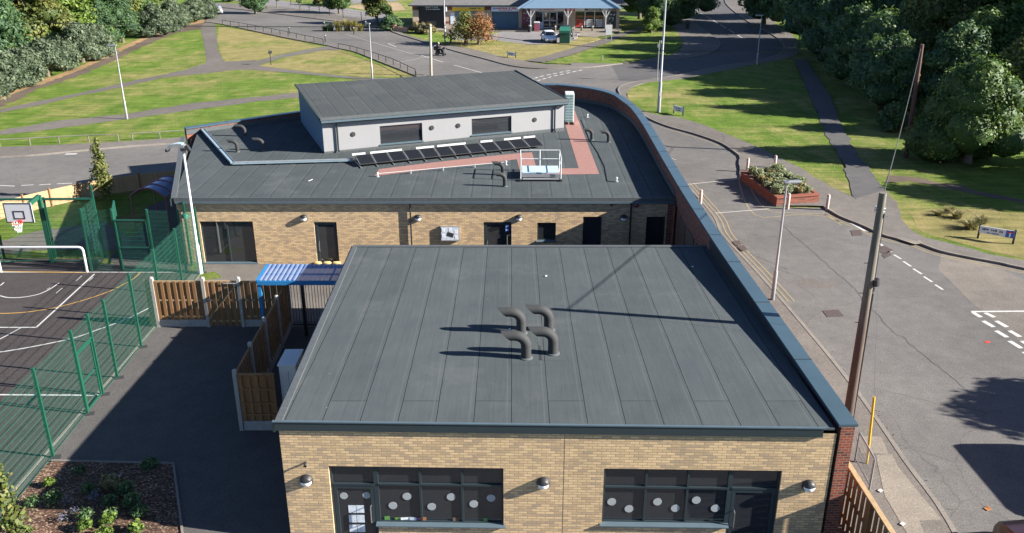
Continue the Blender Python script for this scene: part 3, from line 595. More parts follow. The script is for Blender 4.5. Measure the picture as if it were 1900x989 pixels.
# ================= FRONT CLASSROOM BLOCK
zf=lambda x,y:3.6-.027*(y-18.0)
zr=lambda x,y:3.25+.012*(y-37.3)
def wallholes(mb,p0,dr,L,z0,z1,holes,depth,inward):
    """front face with rectangular openings (s0,s1,za,zb) and their reveals"""
    P=lambda s,z,d=0:(p0[0]+dr[0]*s+inward[0]*d,p0[1]+dr[1]*s+inward[1]*d,z)
    xs=sorted(set([0,L]+[h[0] for h in holes]+[h[1] for h in holes])); zs=sorted(set([z0,z1]+[h[2] for h in holes]+[h[3] for h in holes]))
    for i in range(len(xs)-1):
        for j in range(len(zs)-1):
            cx=(xs[i]+xs[i+1])/2; c=(zs[j]+zs[j+1])/2
            if any(h[0]<cx<h[1] and h[2]<c<h[3] for h in holes): continue
            q=[(xs[i],zs[j]),(xs[i+1],zs[j]),(xs[i+1],zs[j+1]),(xs[i],zs[j+1])]
            mb.face([P(*a) for a in q],uv=q)
    for a,b,c,d in holes:
        if not any(abs(h[1]-a)<1e-6 for h in holes): mb.face([P(a,c),P(a,d),P(a,d,depth),P(a,c,depth)],uv=[(0,c),(0,d),(depth,d),(depth,c)])
        if not any(abs(h[0]-b)<1e-6 for h in holes): mb.face([P(b,d),P(b,c),P(b,c,depth),P(b,d,depth)],uv=[(0,d),(0,c),(depth,c),(depth,d)])
        mb.face([P(a,d),P(b,d),P(b,d,depth),P(a,d,depth)],uv=[(a,0),(b,0),(b,depth),(a,depth)])
        mb.face([P(b,c),P(a,c),P(a,c,depth),P(b,c,depth)],uv=[(b,0),(a,0),(a,depth),(b,depth)])
FL=G(510,783,3.6); FR=hit(1560,795,zf); BL=hit(655,457,zf)
f0=(FL[0]+.06,FL[1]+.03); f1=(7.80,FR[1]+.03)
fd=Vector((f1[0]-f0[0],f1[1]-f0[1])); FLN=fd.length; fd=tuple(fd.normalized()); fin=(-fd[1],fd[0])
def fw(px,py): return onwall(px,py,f0,fd)
cls=thing('classroom_building','low buff brick classroom block in the foreground with a grey felt flat roof','building',(f0[0],f0[1],0))
w1=(fw(609,866)[0],fw(934,866)[0]); w1z=(fw(700,972)[1],fw(700,866)[1]); w2=(fw(1121,870)[0],fw(1452,870)[0]); w2z=(fw(1250,974)[1],fw(1250,871)[1])
d1=fw(697,900)[0]; d2=fw(1356,900)[0]
holes=[(w1[0],d1,.02,w1z[1]),(d1,w1[1],w1z[0],w1z[1]),(w2[0],d2,w2z[0],w2z[1]),(d2,w2[1],.02,w2z[1])]
mb=MB(); wallholes(mb,f0,fd,FLN,0,3.45,holes,.16,fin)
# side and back walls
bl=(BL[0]+.08,BL[1]-.1); br_=(7.8,31.0)
def plainwall(mb,a,b,z0,z1):
    L=(Vector(b)-Vector(a)).length
    mb.face([(*b,z0),(*a,z0),(*a,z1),(*b,z1)],uv=[(L,z0),(0,z0),(0,z1),(L,z1)])
plainwall(mb,f0,bl,0,3.3); plainwall(mb,bl,br_,0,3.2)
# the reveals of neighbouring door and window openings meet: remove the shared jamb faces
mb.build('wall','buff_brick',cls,world=True)
mb=MB(); e=.10
poly=[(FL[0],FL[1]),(7.72,FR[1]),(7.72,31.14),(BL[0],BL[1])]
mb.prism(poly,lambda x,y:zf(x,y)-.05,zf,bottom=True); roof=mb.build('roof','roof_felt',cls,world=True)
mb=MB()   # raised felt kerb on the left edge and along back, fascia at the front
for a,b in ((0,3),(3,2)):
    A=(*poly[a],zf(*poly[a])); B=(*poly[b],zf(*poly[b]))
    mb.bar((A[0]+(.09 if a==0 else 0),A[1]-(0 if a==0 else .05),A[2]+.012),(B[0]+(.09 if a==0 else 0),B[1]-.05,B[2]+.012),.18,.06)
mb.build('roof_kerb','felt_edge',roof,world=True).location-=Vector((0,0,0))
mb=MB()
mb.bar((FL[0]-.03,FL[1]-.0,3.50),(7.45,FR[1]-.0,3.50),.05,.26); mb.bar((FL[0]-.035,FL[1]-.02,3.50-.06),(BL[0]-.035,BL[1],3.14),.05,.22)
mb.build('fascia','dark_metal',cls,world=True)
mb=MB(); mb.bar((FL[0]-.06,FL[1]-.01,3.625),(7.5,FR[1]-.01,3.625),.07,.03); mb.build('drip_trim','flashing',cls,world=True)
mb=MB()
x0=(w1[1]+w2[0])/2+.05; P=lambda s,z,d=0:(f0[0]+fd[0]*s-fin[0]*d,f0[1]+fd[1]*s-fin[1]*d,z)
sj=fw(1047,850)[0]; mb.bar(P(sj,.0,.0),P(sj,3.38,.0),.006,.004); mb.build('movement_joint','brown_shelf',cls,world=True)
# glazing
def PF(s,z,d): return (f0[0]+fd[0]*s+fin[0]*d,f0[1]+fd[1]*s+fin[1]*d,z)
def framebars(mb,PFn,s0,s1,z0,z1,d=.10,w=.06,t=.07,ms=(),mz=(),sill=True):
    mb.bar(PFn(s0+w/2,z0,d),PFn(s0+w/2,z1,d),t,w) if False else None
    def vb(s,a,b,ww=w): 
        p=[PFn(s-ww/2,a,d-t/2),PFn(s+ww/2,a,d-t/2),PFn(s+ww/2,a,d+t/2),PFn(s-ww/2,a,d+t/2)]; q=[PFn(s-ww/2,b,d-t/2),PFn(s+ww/2,b,d-t/2),PFn(s+ww/2,b,d+t/2),PFn(s-ww/2,b,d+t/2)]
        mb.mesh(p+q,[(0,3,2,1),(4,5,6,7),(0,1,5,4),(1,2,6,5),(2,3,7,6),(3,0,4,7)])
    def hb(z,a,b,ww=w,dd=0):
        p=[PFn(a,z-ww/2,d-t/2-dd),PFn(b,z-ww/2,d-t/2-dd),PFn(b,z-ww/2,d+t/2),PFn(a,z-ww/2,d+t/2)]; q=[PFn(a,z+ww/2,d-t/2-dd),PFn(b,z+ww/2,d-t/2-dd),PFn(b,z+ww/2,d+t/2),PFn(a,z+ww/2,d+t/2)]
        mb.mesh(p+q,[(0,3,2,1),(4,5,6,7),(0,1,5,4),(1,2,6,5),(2,3,7,6),(3,0,4,7)])
    vb(s0+w/2,z0,z1); vb(s1-w/2,z0,z1); hb(z0+w/2,s0+w,s1-w); hb(z1-w/2,s0+w,s1-w)
    for s in ms: vb(s,z0+w,z1-w)
    for z,a,b in mz: hb(z,a,b,w*.9,.012)
def pane(PFn,s0,s1,z0,z1,d,parent,name='glass',mat='window_glass'):
    mb=MB(); mb.face([PFn(s0,z0,d),PFn(s1,z0,d),PFn(s1,z1,d),PFn(s0,z1,d)]); return mb.build(name,mat,parent,world=True)
def window(parent,PFn,s0,s1,z0,z1,ms=(),mz=(),name='window',label=None,sill=True,d=.10,w=.055):
    mb=MB(); framebars(mb,PFn,s0,s1,z0,z1,d,w,.07,ms,mz); o=mb.build(name,'dark_metal',parent,world=True)
    if label: o['label']=label
    pane(PFn,s0+w*.5,s1-w*.5,z0+w*.5,z1-w*.5,d+.01,o)
    if sill:
        mb=MB(); p=[PFn(s0-.05,z0-.04,-.07),PFn(s1+.05,z0-.04,-.07),PFn(s1+.05,z0-.02,d),PFn(s0-.05,z0-.02,d)]; q=[PFn(s0-.05,z0-.012,-.07),PFn(s1+.05,z0-.012,-.07),PFn(s1+.05,z0+.03,d-.04),PFn(s0-.05,z0+.03,d-.04)]
        mb.mesh(p+q,[(0,3,2,1),(4,5,6,7),(0,1,5,4),(1,2,6,5),(2,3,7,6),(3,0,4,7)]); mb.build('sill','flashing',o,world=True)
    return o
# interiors: a dark room shell behind the glass
tz=fw(760,902)[1]
ms1=[fw(779,902)[0],fw(857,902)[0]]; ms2=[fw(1199,908)[0],fw(1277,908)[0]]
tz2=fw(1240,908)[1]
W1=window(cls,PF,d1,w1[1],w1z[0],w1z[1],ms1,[(tz,d1+.05,w1[1]-.05)],label='four bay dark framed window with pale discs, left of the round wall lamp')
W2=window(cls,PF,w2[0],d2,w2z[0],w2z[1],ms2,[(tz2,w2[0]+.05,d2-.05)],label='dark framed window with pale discs, right of the round wall lamp')
def door(parent,PFn,s0,s1,z1,zt,hside,d=.10,transom=True,label=None,mat='dark_metal',glassz=.12):
    mb=MB(); framebars(mb,PFn,s0,s1,.02,z1,d,.06,.07,(),[(zt,s0+.06,s1-.06)] if transom else ()); o=mb.build('door_frame','dark_metal',parent,world=True)
    if transom: pane(PFn,s0+.05,s1-.05,zt,z1-.05,d+.012,o)
    top=zt-.03 if transom else z1-.06
    mb=MB(); framebars(mb,PFn,s0+.07,s1-.07,.04,top,d-.01,.09,.05); dl=mb.build('door','dark_metal',parent,world=True)
    if label: dl['label']=label
    pane(PFn,s0+.12,s1-.12,.1,top-.05,d+.0,dl)
    mb=MB(); hs=s0+.17 if hside<0 else s1-.17
    mb.tube([PFn(hs,.62,d-.03),PFn(hs,.64,d-.11),PFn(hs,1.10,d-.11),PFn(hs,1.12,d-.03)],.017,8); mb.build('door_handle','steel',dl,world=True,smooth=True)
    return dl
D1=door(cls,PF,w1[0],d1,w1z[1],fw(660,902)[1],1,label='glazed door with paper squares left of the near window')
D2=door(cls,PF,d2,w2[1],w2z[1],fw(1400,910)[1],-1,label='dark glazed door at the right end of the near wall')
def stick_disc(px,py,parent,r=.11,mat='disc_grey',name='window_disc',n=20):
    s,z=fw(px,py); c=Vector(PF(s,z,.10)); 
    s,z=onwall(px,py,(PF(0,0,.10)[0],PF(0,0,.10)[1]),fd); c=Vector(PF(s,z,.10))
    mb=MB(); mb.disc(c,r,(-fin[0],-fin[1],0),n,.004); mb.build(name,mat,parent,world=True)
for x,y in ((729,938),(755,921),(801,940),(837,922),(879,935),(911,924)): stick_disc(x,y,W1)
for x,y in ((1135,931),(1167,944),(1220,931),(1253,943),(1292,928),(1327,943)): stick_disc(x,y,W2)
for x,y in ((638,920),(680,919)): stick_disc(x,y,D1,.10)
p0g=(PF(0,0,.10)[0],PF(0,0,.10)[1])
mb=MB()
for i in range(2):
    for j in range(4):
        s,z=onwall(646+15*i+(j*1),937+18*j,p0g,fd); q=[(s,z),(s+.195,z),(s+.195,z-.235),(s,z-.235)]
        mb.face([PF(a,b,.094) for a,b in q[::-1]])
mb.build('paper_sheets','poster',D1,world=True)
tr=random.Random(5)
for i in range(18):
    base,lo,hi=(W1,712,928) if i<10 else (W2,1128,1335)
    x=tr.uniform(lo,hi); s,z=onwall(x,957 if i<10 else 958,p0g,fd)
    mb=MB(); c=PF(s,w1z[0]+.10,.098); mb.box(c,(tr.uniform(.06,.22),.006,tr.uniform(.05,.13)),tr.uniform(-.1,.1)); mb.build('toy',tr.choice(['purple_toy','green_toy','orange_toy','poster','brown_shelf']),base,world=True)

# wall lamps: dark half hood over a white lens, on a round base
def lamp_proto():
    t=thing('wall_lamp','x','wall lamp',(0,0,0))
    mb=MB(); mb.tube([(0,0,0),(0,-.05,0),(0,-.075,0)],[.165,.165,.15],28); mb.build('lamp_base','black_paint',t,smooth=True)
    mb=MB(); n=20
    for i in range(n):      # domed lens
        pass
    rings=[(0.142,-.075),(.135,-.115),(.10,-.150),(0.0,-.165)]
    for k in range(3):
        for i in range(24):
            a=2*math.pi*i/24; b=2*math.pi*(i+1)/24
            (r0,y0),(r1,y1)=rings[k],rings[k+1]
            mb.face([(r0*math.cos(a),y0,r0*math.sin(a)),(r0*math.cos(b),y0,r0*math.sin(b)),(r1*math.cos(b),y1,r1*math.sin(b)),(r1*math.cos(a),y1,r1*math.sin(a))])
    mb.build('lens','lens_white',t,smooth=True)
    mb=MB(); rings=[(0.152,-.07),(.143,-.116),(.106,-.153),(0.0,-.170)]
    for k in range(3):
        for i in range(12):
            a=math.pi*(.04+.92*i/12); b=math.pi*(.04+.92*(i+1)/12)
            (r0,y0),(r1,y1)=rings[k],rings[k+1]
            mb.face([(r0*math.cos(a),y0,r0*math.sin(a)),(r0*math.cos(b),y0,r0*math.sin(b)),(r1*math.cos(b),y1,r1*math.sin(b)),(r1*math.cos(a),y1,r1*math.sin(a))])
    mb.build('hood','black_paint',t,smooth=True)
    return t
LP=lamp_proto(); lab=['round half hooded wall lamp left of the near glazed door','round half hooded wall lamp between the two near windows','round half hooded wall lamp in shade at the right end of the near wall']
frz=math.atan2(fd[1],fd[0])
for i,(x,y) in enumerate(((569,890),(1008,895),(1500,900))):
    s,z=fw(x,y); c=PF(s,z,0)
    if i==0: LP.location=c; LP.rotation_euler=(0,0,frz); LP['label']=lab[0]; LP['group']='round wall lamps on the brick walls'; o=LP
    else: o=dup(LP,c,frz,lab[i])
s,z=fw(568,858); mb=MB(); c=PF(s,z,0); mb.tube([c,(c[0],c[1]-.09,c[2]),(c[0],c[1]-.14,c[2]-.02)],[.03,.03,.045],12); one(mb,'security_sensor','vent_grey','small grey security sensor above the lamp left of the near door','sensor',smooth=True)

# ================= REAR SCHOOL BLOCK
RX0=-15.35; RY=37.52
rb=thing('school_building','long buff brick school block behind with a raised grey roofed upper storey','building',(-4,RY,0))
r0=(RX0,RY); rd=(1.,0.); rin=(0.,1.)
def rw(px,py): return onwall(px,py,r0,rd)
def PR(s,z,d): return (r0[0]+s,r0[1]+d,z)
def rwin(a,b,c,d): 
    s0,zt=rw(a,b); s1,zb=rw(c,d); return (s0,s1,max(zb,.02),zt)
H={'big':rwin(370,411,478,490),'door':rwin(582,412,630,486),'open':(rw(897,412)[0],rw(949,412)[0],.02,rw(897,412)[1]),'small':rwin(997,413,1031,447),'t1':(rw(1082,402)[0],rw(1117,402)[0],.55,rw(1082,402)[1]),'t2':(rw(1200,402)[0],rw(1235,402)[0],.55,rw(1200,402)[1])}
H['big']=(H['big'][0],H['big'][1],.06,H['big'][3]); H['door']=(H['door'][0],H['door'][1],.02,H['door'][3])
mb=MB(); wallholes(mb,r0,rd,7.7-RX0-.25,0,3.2,list(H.values()),.16,rin)
mb.face([(RX0,RY,0),(-18.6,49,0),(-18.6,49,3.25),(RX0,RY,3.15)],uv=[(0,0),(12,0),(12,3.25),(0,3.15)])
mb.build('wall','buff_brick',rb,world=True)
window(rb,PR,*H['big'],ms=[rw(424,450)[0]],label='wide full height glazed window at the left end')
door(rb,PR,H['door'][0],H['door'][1],H['door'][3],1.9,-1,transom=False,label='dark door with a long steel handle and sandbags at its foot')
o=door(rb,PR,H['open'][0],H['open'][1],H['open'][3],1.9,-1,transom=False,label='dark open doorway with a blue notice')
mb=MB(); s,z=rw(941,422); mb.box(PR(s,z-.05,.05),(.17,.01,.34)); mb.build('door_notice','sign_blue',o,world=True)
mb=MB(); mb.box(PR(s,z+.05,.043),(.13,.006,.08)); mb.box(PR(s,z-.14,.043),(.12,.006,.05)); mb.build('notice_text','sign_white',o,world=True)
mb=MB(); s2,z2=rw(941,437); mb.tube([PR(s2,.2,.03),PR(s2,z2,.03),PR(s2+.12,z2,.03)],.02,8); mb.build('pull_bar','steel',o,world=True)
window(rb,PR,*H['small'],label='small square dark window')
window(rb,PR,*H['t1'],sill=False,label='tall dark window left of the corner downpipe'); window(rb,PR,*H['t2'],sill=False,label='tall dark window at the right corner')
# roof
def copz(y): return 3.70+(min(max(y,17),52)-17)/35*.55+min(max(0,y-52),9)/9*.38
outer_px=[(992,154),(1045,155.5),(1101.6,162),(1144,172.5),(1169,188),(1186.5,202.6),(1204,225.6),(1222,254),(1243,289),(1278.6,346),(1314,399),(1360,466),(1450,590),(1592,786)]
OUT=[]
for p in outer_px:
    a=hit(*p,lambda x,y:copz(y)); OUT.append((a[0],a[1]))
OUT[-1]=(OUT[-1][0],f1[1]-.012)
Lh=[hit(341,236,lambda x,y:3.72)[:2],hit(440,223,lambda x,y:3.75)[:2],hit(553,208,lambda x,y:3.8)[:2]]
CL=[Vector(p) for p in Lh]+[Vector((-8.,57.2)),Vector((-3.,61.0))]+[Vector(p) for p in OUT]
CL=[tuple(v) for v in smooth_line([tuple(v) for v in CL],5)]
zc=lambda x,y: 3.72+(max(x,-19.5)+19.5)/18.5*.50 if x<-1 else copz(y)
INN=offs(CL,-.46) # inner edge
cen=sum(p[1] for p in INN)/len(INN)
if math.hypot(INN[10][0],INN[10][1]-45)>math.hypot(CL[10][0],CL[10][1]-45): INN=offs(CL,.46)
par=thing('curved_parapet_wall','long curving red brick parapet wall with a blue metal coping beside the road','wall',(8,40,0))
def strip(mb,A,za,B,zb,u0=0):
    u=0.
    for i in range(len(A)-1):
        du=(Vector(A[i+1])-Vector(A[i])).length
        q=[(*A[i],za(*A[i])),(*A[i+1],za(*A[i+1])),(*B[i+1],zb(*B[i+1])),(*B[i],zb(*B[i]))]
        mb.face(q,uv=[(u,q[0][2]),(u+du,q[1][2]),(u+du,q[2][2]),(u,q[3][2])]); u+=du
wo_=offs(CL,.07 if INN[5]!=offs(CL,-.46)[5] else -.07); wi_=[tuple(Vector(a)*.13+Vector(b)*.87) for a,b in zip(CL,INN)]
zt=lambda x,y:zc(x,y)-.06; z0=lambda x,y:0.
mb=MB(); strip(mb,wo_,z0,wo_,zt); 
# inner leaf: leave the gated gap between the two blocks as a brick frame with timber gates behind
strip(mb,wi_,z0,wi_,zt); n=len(CL)-1
a,b=wo_[n],wi_[n]; mb.face([(*b,0),(*a,0),(*a,zt(*a)),(*b,zt(*b))],uv=[(0,0),(.42,0),(.42,3.7),(0,3.7)])
mb.build('wall','red_brick',par,world=True)
mb=MB(); zt2=lambda x,y:zc(x,y); zb2=lambda x,y:zc(x,y)-.07; ext=.0
strip(mb,CL,zt2,INN,zt2); strip(mb,CL,zb2,CL,zt2); strip(mb,INN,zb2,INN,zt2)
strip(mb,CL,zb2,INN,zb2)
mb.face([(*CL[n],zb2(*CL[n])),(*INN[n],zb2(*INN[n])),(*INN[n],zt2(*INN[n])),(*CL[n],zt2(*CL[n]))]); mb.face([(*CL[0],zb2(*CL[0])),(*INN[0],zb2(*INN[0])),(*INN[0],zt2(*INN[0])),(*CL[0],zt2(*CL[0]))])
cop=mb.build('coping','coping_metal',par,world=True)
mb=MB()   # standing joints across the coping
acc=0
for i in range(len(CL)-1):
    acc+=(Vector(CL[i+1])-Vector(CL[i])).length
    if acc>2.6:
        acc=0; mb.bar((*CL[i],zc(*CL[i])+.004),(*INN[i],zc(*INN[i])+.004),.03,.012)
mb.build('coping_joint','dark_metal',cop,world=True)
mb=MB()
for y in (32.2,33.9,35.6): mb.box((7.46,y,1.55),(.05,1.35,2.5))
gt=mb.build('timber_gate','brown_shelf',par,world=True)
# dark upstand where the felt turns up the parapet
IR=[p for p in wi_ if True]
rp=[(RX0,37.38),(7.38,37.38)]+[p for p in wi_[::-1] if p[1]>37.6 and p[0]>-18.4]
rp=[p for p in rp]
rp[-1]=(-18.6,rp[-1][1]-.1)
mb=MB(); mb.prism(rp,lambda x,y:zr(x,y)-.08,zr,bottom=True); rroof=mb.build('roof','roof_felt_rear',rb,world=True)
ups=[tuple(Vector(b)+ (Vector(b)-Vector(a)).normalized()*.03) for a,b in zip(CL,wi_)]
u1=[p for p in ups if p[1]>37.3]
mb=MB(); strip(mb,u1,lambda x,y:zr(x,y)-.05,u1,lambda x,y:zr(x,y)+.22)
mb.build('felt_upstand','felt_edge',rroof,world=True)
u2=[p for p in ups if p[1]<31.3]
mb=MB(); strip(mb,u2,lambda x,y:zf(x,y)-.05,u2,lambda x,y:zc(x,y)-.075); mb.build('felt_upstand','black_paint',roof,world=True)
mb=MB()
mb.bar((RX0-.02,37.40,3.18),(7.45,37.40,3.18),.05,.20); mb.build('eaves_upstand','felt_edge',rb,world=True)
mb=MB(); mb.bar((RX0+.02,37.40,3.05),(7.4,37.40,3.05),.12,.09); mb.build('gutter','flashing',rb,world=True)
mb=MB(); mb.bar((RX0,37.4,zr(0,37.2)+.05),(-16.8,42.,zr(0,42)+.05),.24,.10); mb.bar((-16.8,42.,zr(0,42)+.05),(-18.2,46.3,zr(0,46.3)+.05),.24,.10); mb.bar((-18.2,46.3,zr(0,46.3)+.05),(-18.9,48.6,zr(0,48.6)+.05),.24,.10); mb.build('verge','felt_edge',rb,world=True)
mb=MB(); mb.bar((RX0-.1,37.2,3.08),(-18.7,48.6,3.22),.04,.3); mb.build('verge_fascia','dark_metal',rb,world=True)
for x,yt in ((762,378),(1170,378),(343,376)):
    s,z=rw(x,400); X=RX0+s
    mb=MB(); mb.tube([(X,37.40,3.0),(X,37.45,2.9),(X,37.45,.0)],.04,10); mb.build('downpipe','dark_metal',rb,world=True,smooth=True)
mb=MB(); mb.face([(7.37,37.0,0),(7.37,37.52,0),(7.37,37.52,3.0),(7.37,37.0,3.0)]); mb.face([(7.12,37.505,0),(7.45,37.505,0),(7.45,37.505,3.1),(7.12,37.505,3.1)],uv=[(0,0),(.33,0),(.33,3.1),(0,3.1)])
mb.build('corner_pier','red_brick',rb,world=True)
lab=['round half hooded wall lamp left of the dark door with sandbags','round half hooded wall lamp beside the central downpipe','round half hooded wall lamp right of the open doorway','round half hooded wall lamp in shade near the far right corner window']
for i,(x,y) in enumerate(((564,404),(776,404),(963,404),(1157,404))):
    s,z=rw(x,y); dup(LP,PR(s,z,0),0,lab[i])
for i,(x,y,r_) in enumerate(((1135,380,.06),(1180,380,.12))):
    s,z=rw(x,y); c=PR(s,z,0); mb=MB(); mb.tube([c,(c[0],c[1]-.1,c[2]),(c[0],c[1]-.13,c[2]-.02)],[r_,r_,r_*.6],14)
    one(mb,'wall_siren' if i else 'camera_dome','black_paint' if i==0 else 'maroon_steel',['small black camera dome under the far gutter','dark round alarm sounder beside the right hand downpipe'][i],['camera','alarm'][i],smooth=True)
# notice board
s,z=rw(817,419); s1,z1=rw(853,446)
nb=thing('notice_board','framed notice board with pale papers on the far brick wall','notice board',PR((s+s1)/2,(z+z1)/2,0))
mb=MB(); mb.box((0,-.05,0),(s1-s,.10,z-z1)); mb.build('case','galvanised',nb)
mb=MB(); mb.box((0,-.103,0),(s1-s-.08,.01,z-z1-.08)); mb.build('panel','poster',nb)
mb=MB(); mb.box((.02,-.112,-.04),(.3,.006,.2),0,Matrix.Rotation(.3,3,'Y')); mb.build('dark_poster','interior_dark',nb)
for x,zz_ in ((-.3,.18),(-.3,-.1),(.28,.1),(.3,-.18),(.02,.2)): mb=MB(); mb.box((x,-.111,zz_),(.14,.006,.17)); mb.build('paper','sign_white',nb)
# sandbags
r=random.Random(2)
for i,x in enumerate((590,608,625)):
    s,_=rw(x,486); c=PR(s,.07,-.1)
    mb=MB(); mb.tube([(c[0]-.2,c[1],c[2]),(c[0]-.12,c[1],c[2]+.01),(c[0]+.12,c[1]+.01,c[2]),(c[0]+.2,c[1],c[2])],[.04,.09,.09,.04],10)
    one(mb,'sandbag','sandbag',['left sandbag at the foot of the dark door','middle sandbag at the foot of the dark door','right sandbag at the foot of the dark door'][i],'sandbag','sandbags at the foot of the door',smooth=True)

# --- upper storey
ux=Vector((-10.10,45.25)); ue=Vector((13.18,5.2)).normalized(); un=Vector((-ue.y,ue.x)); UL=14.17; UD=8.1
def PU(s,z,d): return (ux.x+ue.x*s+un.x*d,ux.y+ue.y*s+un.y*d,z)
def uw(px,py): return onwall(px,py,tuple(ux),tuple(ue))
zu=lambda d:5.2+.055*d
us=rb
h1=(uw(704,230)[0],uw(783,228)[0],uw(745,265)[1],uw(745,231)[1]); h2=(uw(875,219)[0],uw(949,217)[0],uw(910,248)[1],uw(910,218)[1])
mb=MB(); wallholes(mb,tuple(ux),tuple(ue),UL,3.2,5.1,[h1,h2],.16,tuple(un)); mb.build('rendered_wall','render_white',us,world=True)
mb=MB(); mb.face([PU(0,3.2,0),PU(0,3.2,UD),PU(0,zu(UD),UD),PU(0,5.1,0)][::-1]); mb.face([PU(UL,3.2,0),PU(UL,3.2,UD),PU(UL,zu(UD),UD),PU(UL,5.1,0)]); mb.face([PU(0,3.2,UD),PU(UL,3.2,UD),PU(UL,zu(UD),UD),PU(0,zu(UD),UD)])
o=mb.build('side_wall','render_shade_tint',us,world=True)  # shade on the upper storey sides painted in as a darker blue
mb=MB(); c=[PU(-.12,0,-.28),PU(UL+.12,0,-.28),PU(UL+.12,0,UD+.1),PU(-.12,0,UD+.1)]
dd=[-.28,-.28,UD+.1,UD+.1]
mb.face([(c[i][0],c[i][1],zu(dd[i])+.1) for i in range(4)])
for i in range(4):
    j=(i+1)%4; mb.face([(c[i][0],c[i][1],zu(dd[i])-.05),(c[j][0],c[j][1],zu(dd[j])-.05),(c[j][0],c[j][1],zu(dd[j])+.1),(c[i][0],c[i][1],zu(dd[i])+.1)])
mb.face([(c[i][0],c[i][1],zu(dd[i])-.05) for i in (3,2,1,0)])
uroof=mb.build('upper_roof','roof_felt_upper',us,world=True)
mb=MB(); mb.bar(PU(-.12,5.27,-.31),PU(UL+.12,5.27,-.31),.05,.17); mb.build('eaves_upstand','felt_edge',uroof,world=True)
mb=MB(); mb.bar(PU(UL+.14,5.24,-.3),PU(UL+.14,zu(UD)+.1,UD+.1),.05,.14); mb.build('verge_trim','dark_metal',uroof,world=True); mb=MB(); mb.bar(PU(-.15,5.24,-.3),PU(-.15,zu(UD)+.1,UD+.1),.05,.14); mb.build('verge_trim','dark_metal',uroof,world=True)
mb=MB(); mb.bar(PU(-.1,5.12,-.34),PU(UL+.1,5.12,-.34),.14,.10); mb.build('gutter','flashing',uroof,world=True)
mb=MB(); mb.bar(PU(-.1,5.03,-.16),PU(UL+.1,5.03,-.16),.3,.07); mb.build('soffit','dark_metal',uroof,world=True)
window(us,PU,*h1,label='left window of the upper storey'); window(us,PU,*h2,label='right window of the upper storey')
for k,(x,y) in enumerate(((655,249),(801,237),(850,233),(992,222))):
    s,z=uw(x,y); mb=MB(); a=Vector(PU(s,z,0)); mb.tube([a,a-Vector((un.x,un.y,0))*.035],.13,20); mb.tube([a-Vector((un.x,un.y,0))*.03,a-Vector((un.x,un.y,0))*.05],.08,16); mb.build('vent_cowl','vent_grey',us,world=True,smooth=False)
for x in (1028,624):
    s,_=uw(x,230); mb=MB(); mb.tube([PU(s,5.08,-.3),PU(s,4.8,-.09),PU(s,3.5,-.09),PU(s,3.45,-.2)],.05,10); mb.build('downpipe','dark_metal',us,world=True,smooth=True)
mb=MB(); mb.face([PU(0,3.44,-.012),PU(UL,3.60,-.012),PU(UL,3.2,-.012),PU(0,3.2,-.012)][::-1]); mb.build('base_flashing','felt_edge',us,world=True)
# ================= ROOFTOP THINGS
def hr(x,y): return hit(x,y,zr)
def hf(x,y): return hit(x,y,zf)
mb=MB(); cz=.006
for P_ in ([(900,290.8),(963,284.4),(987,282.8),(994.6,309),(995,325),(966,325),(959,295.5),(900,303.7),(798,314),(695,327),(703,314),(800,302)],[(995,313),(1073.8,312.3),(1049,232),(1040,205),(1066.5,205.5),(1112,323),(995,324.5)]):
    q=[hr(*p) for p in P_]; q=[(a,b,c+.006) for a,b,c in q]
    mb.face(q)
mb.build('red_walkway','red_walkway',rroof,world=True)
mb=MB()   # felt patches round the vents and old joints on the near roof
for P_ in ([(945,671),(945,641),(1003,641),(1006,677),(945,677)],[(998,634),(1055,634),(1060,669),(1000,669)]):
    q=[hf(*p) for p in P_]; mb.face([(a,b,c+.005) for a,b,c in q])
mb.build('felt_patch','roof_felt',roof,world=True)
def vent(r,h,arm,mat='vent_grey'):
    mb=MB(); pts=[(0,0,0),(0,0,h*.52)]; R_=h-h*.52
    for k in range(1,7):
        a=math.pi/2*k/6; pts.append((-R_*.9*(1-math.cos(a)),0,h*.52+R_*.82*math.sin(a)))
    pts.append((-R_*.9-arm,0,h*.52+R_*.82))
    mb.tube(pts,r,18,cap=False)
    n=18; base=len(mb.v)-n     # slanted cowl: the top of the mouth reaches further out
    for j in range(n):
        x,y,z=mb.v[base+j]; t=(z-(h*.52+R_*.82))/r; mb.v[base+j]=(x-(t*.9+.2)*r*1.15,y,z)
    return mb,pts
def vent_thing(r,h,arm):
    t=thing('vent_pipe','x','vent pipe',(0,0,0)); mb,pts=vent(r,h,arm); mb.build('pipe','vent_grey',t,smooth=True)
    mb=MB(); mb.tube([(0,0,-.02),(0,0,.03),(0,0,.05)],[r*1.35,r*1.3,r*1.02],18); mb.build('collar','felt_edge',t,smooth=True)
    mb=MB(); mb.tube([(0,0,h*.52-.012),(0,0,h*.52+.012)],r*1.03,18); mb.build('pipe_joint','vent_grey',t)
    return t
V1=vent_thing(.145,.76,.20)
big=[((967,618),'back left of the four large gooseneck vent pipes on the near roof'),((1018,613),'back right of the four large gooseneck vent pipes on the near roof'),((976,664),'front left of the four large gooseneck vent pipes on the near roof'),((1026,656),'front right of the four large gooseneck vent pipes on the near roof')]
for i,(p,l) in enumerate(big):
    c=hf(*p)
    if i==0: V1.location=c; V1['label']=l; V1['group']='gooseneck vent pipes on the near roof'
    else: dup(V1,c,0,l)
V2=vent_thing(.10,.66,.16)
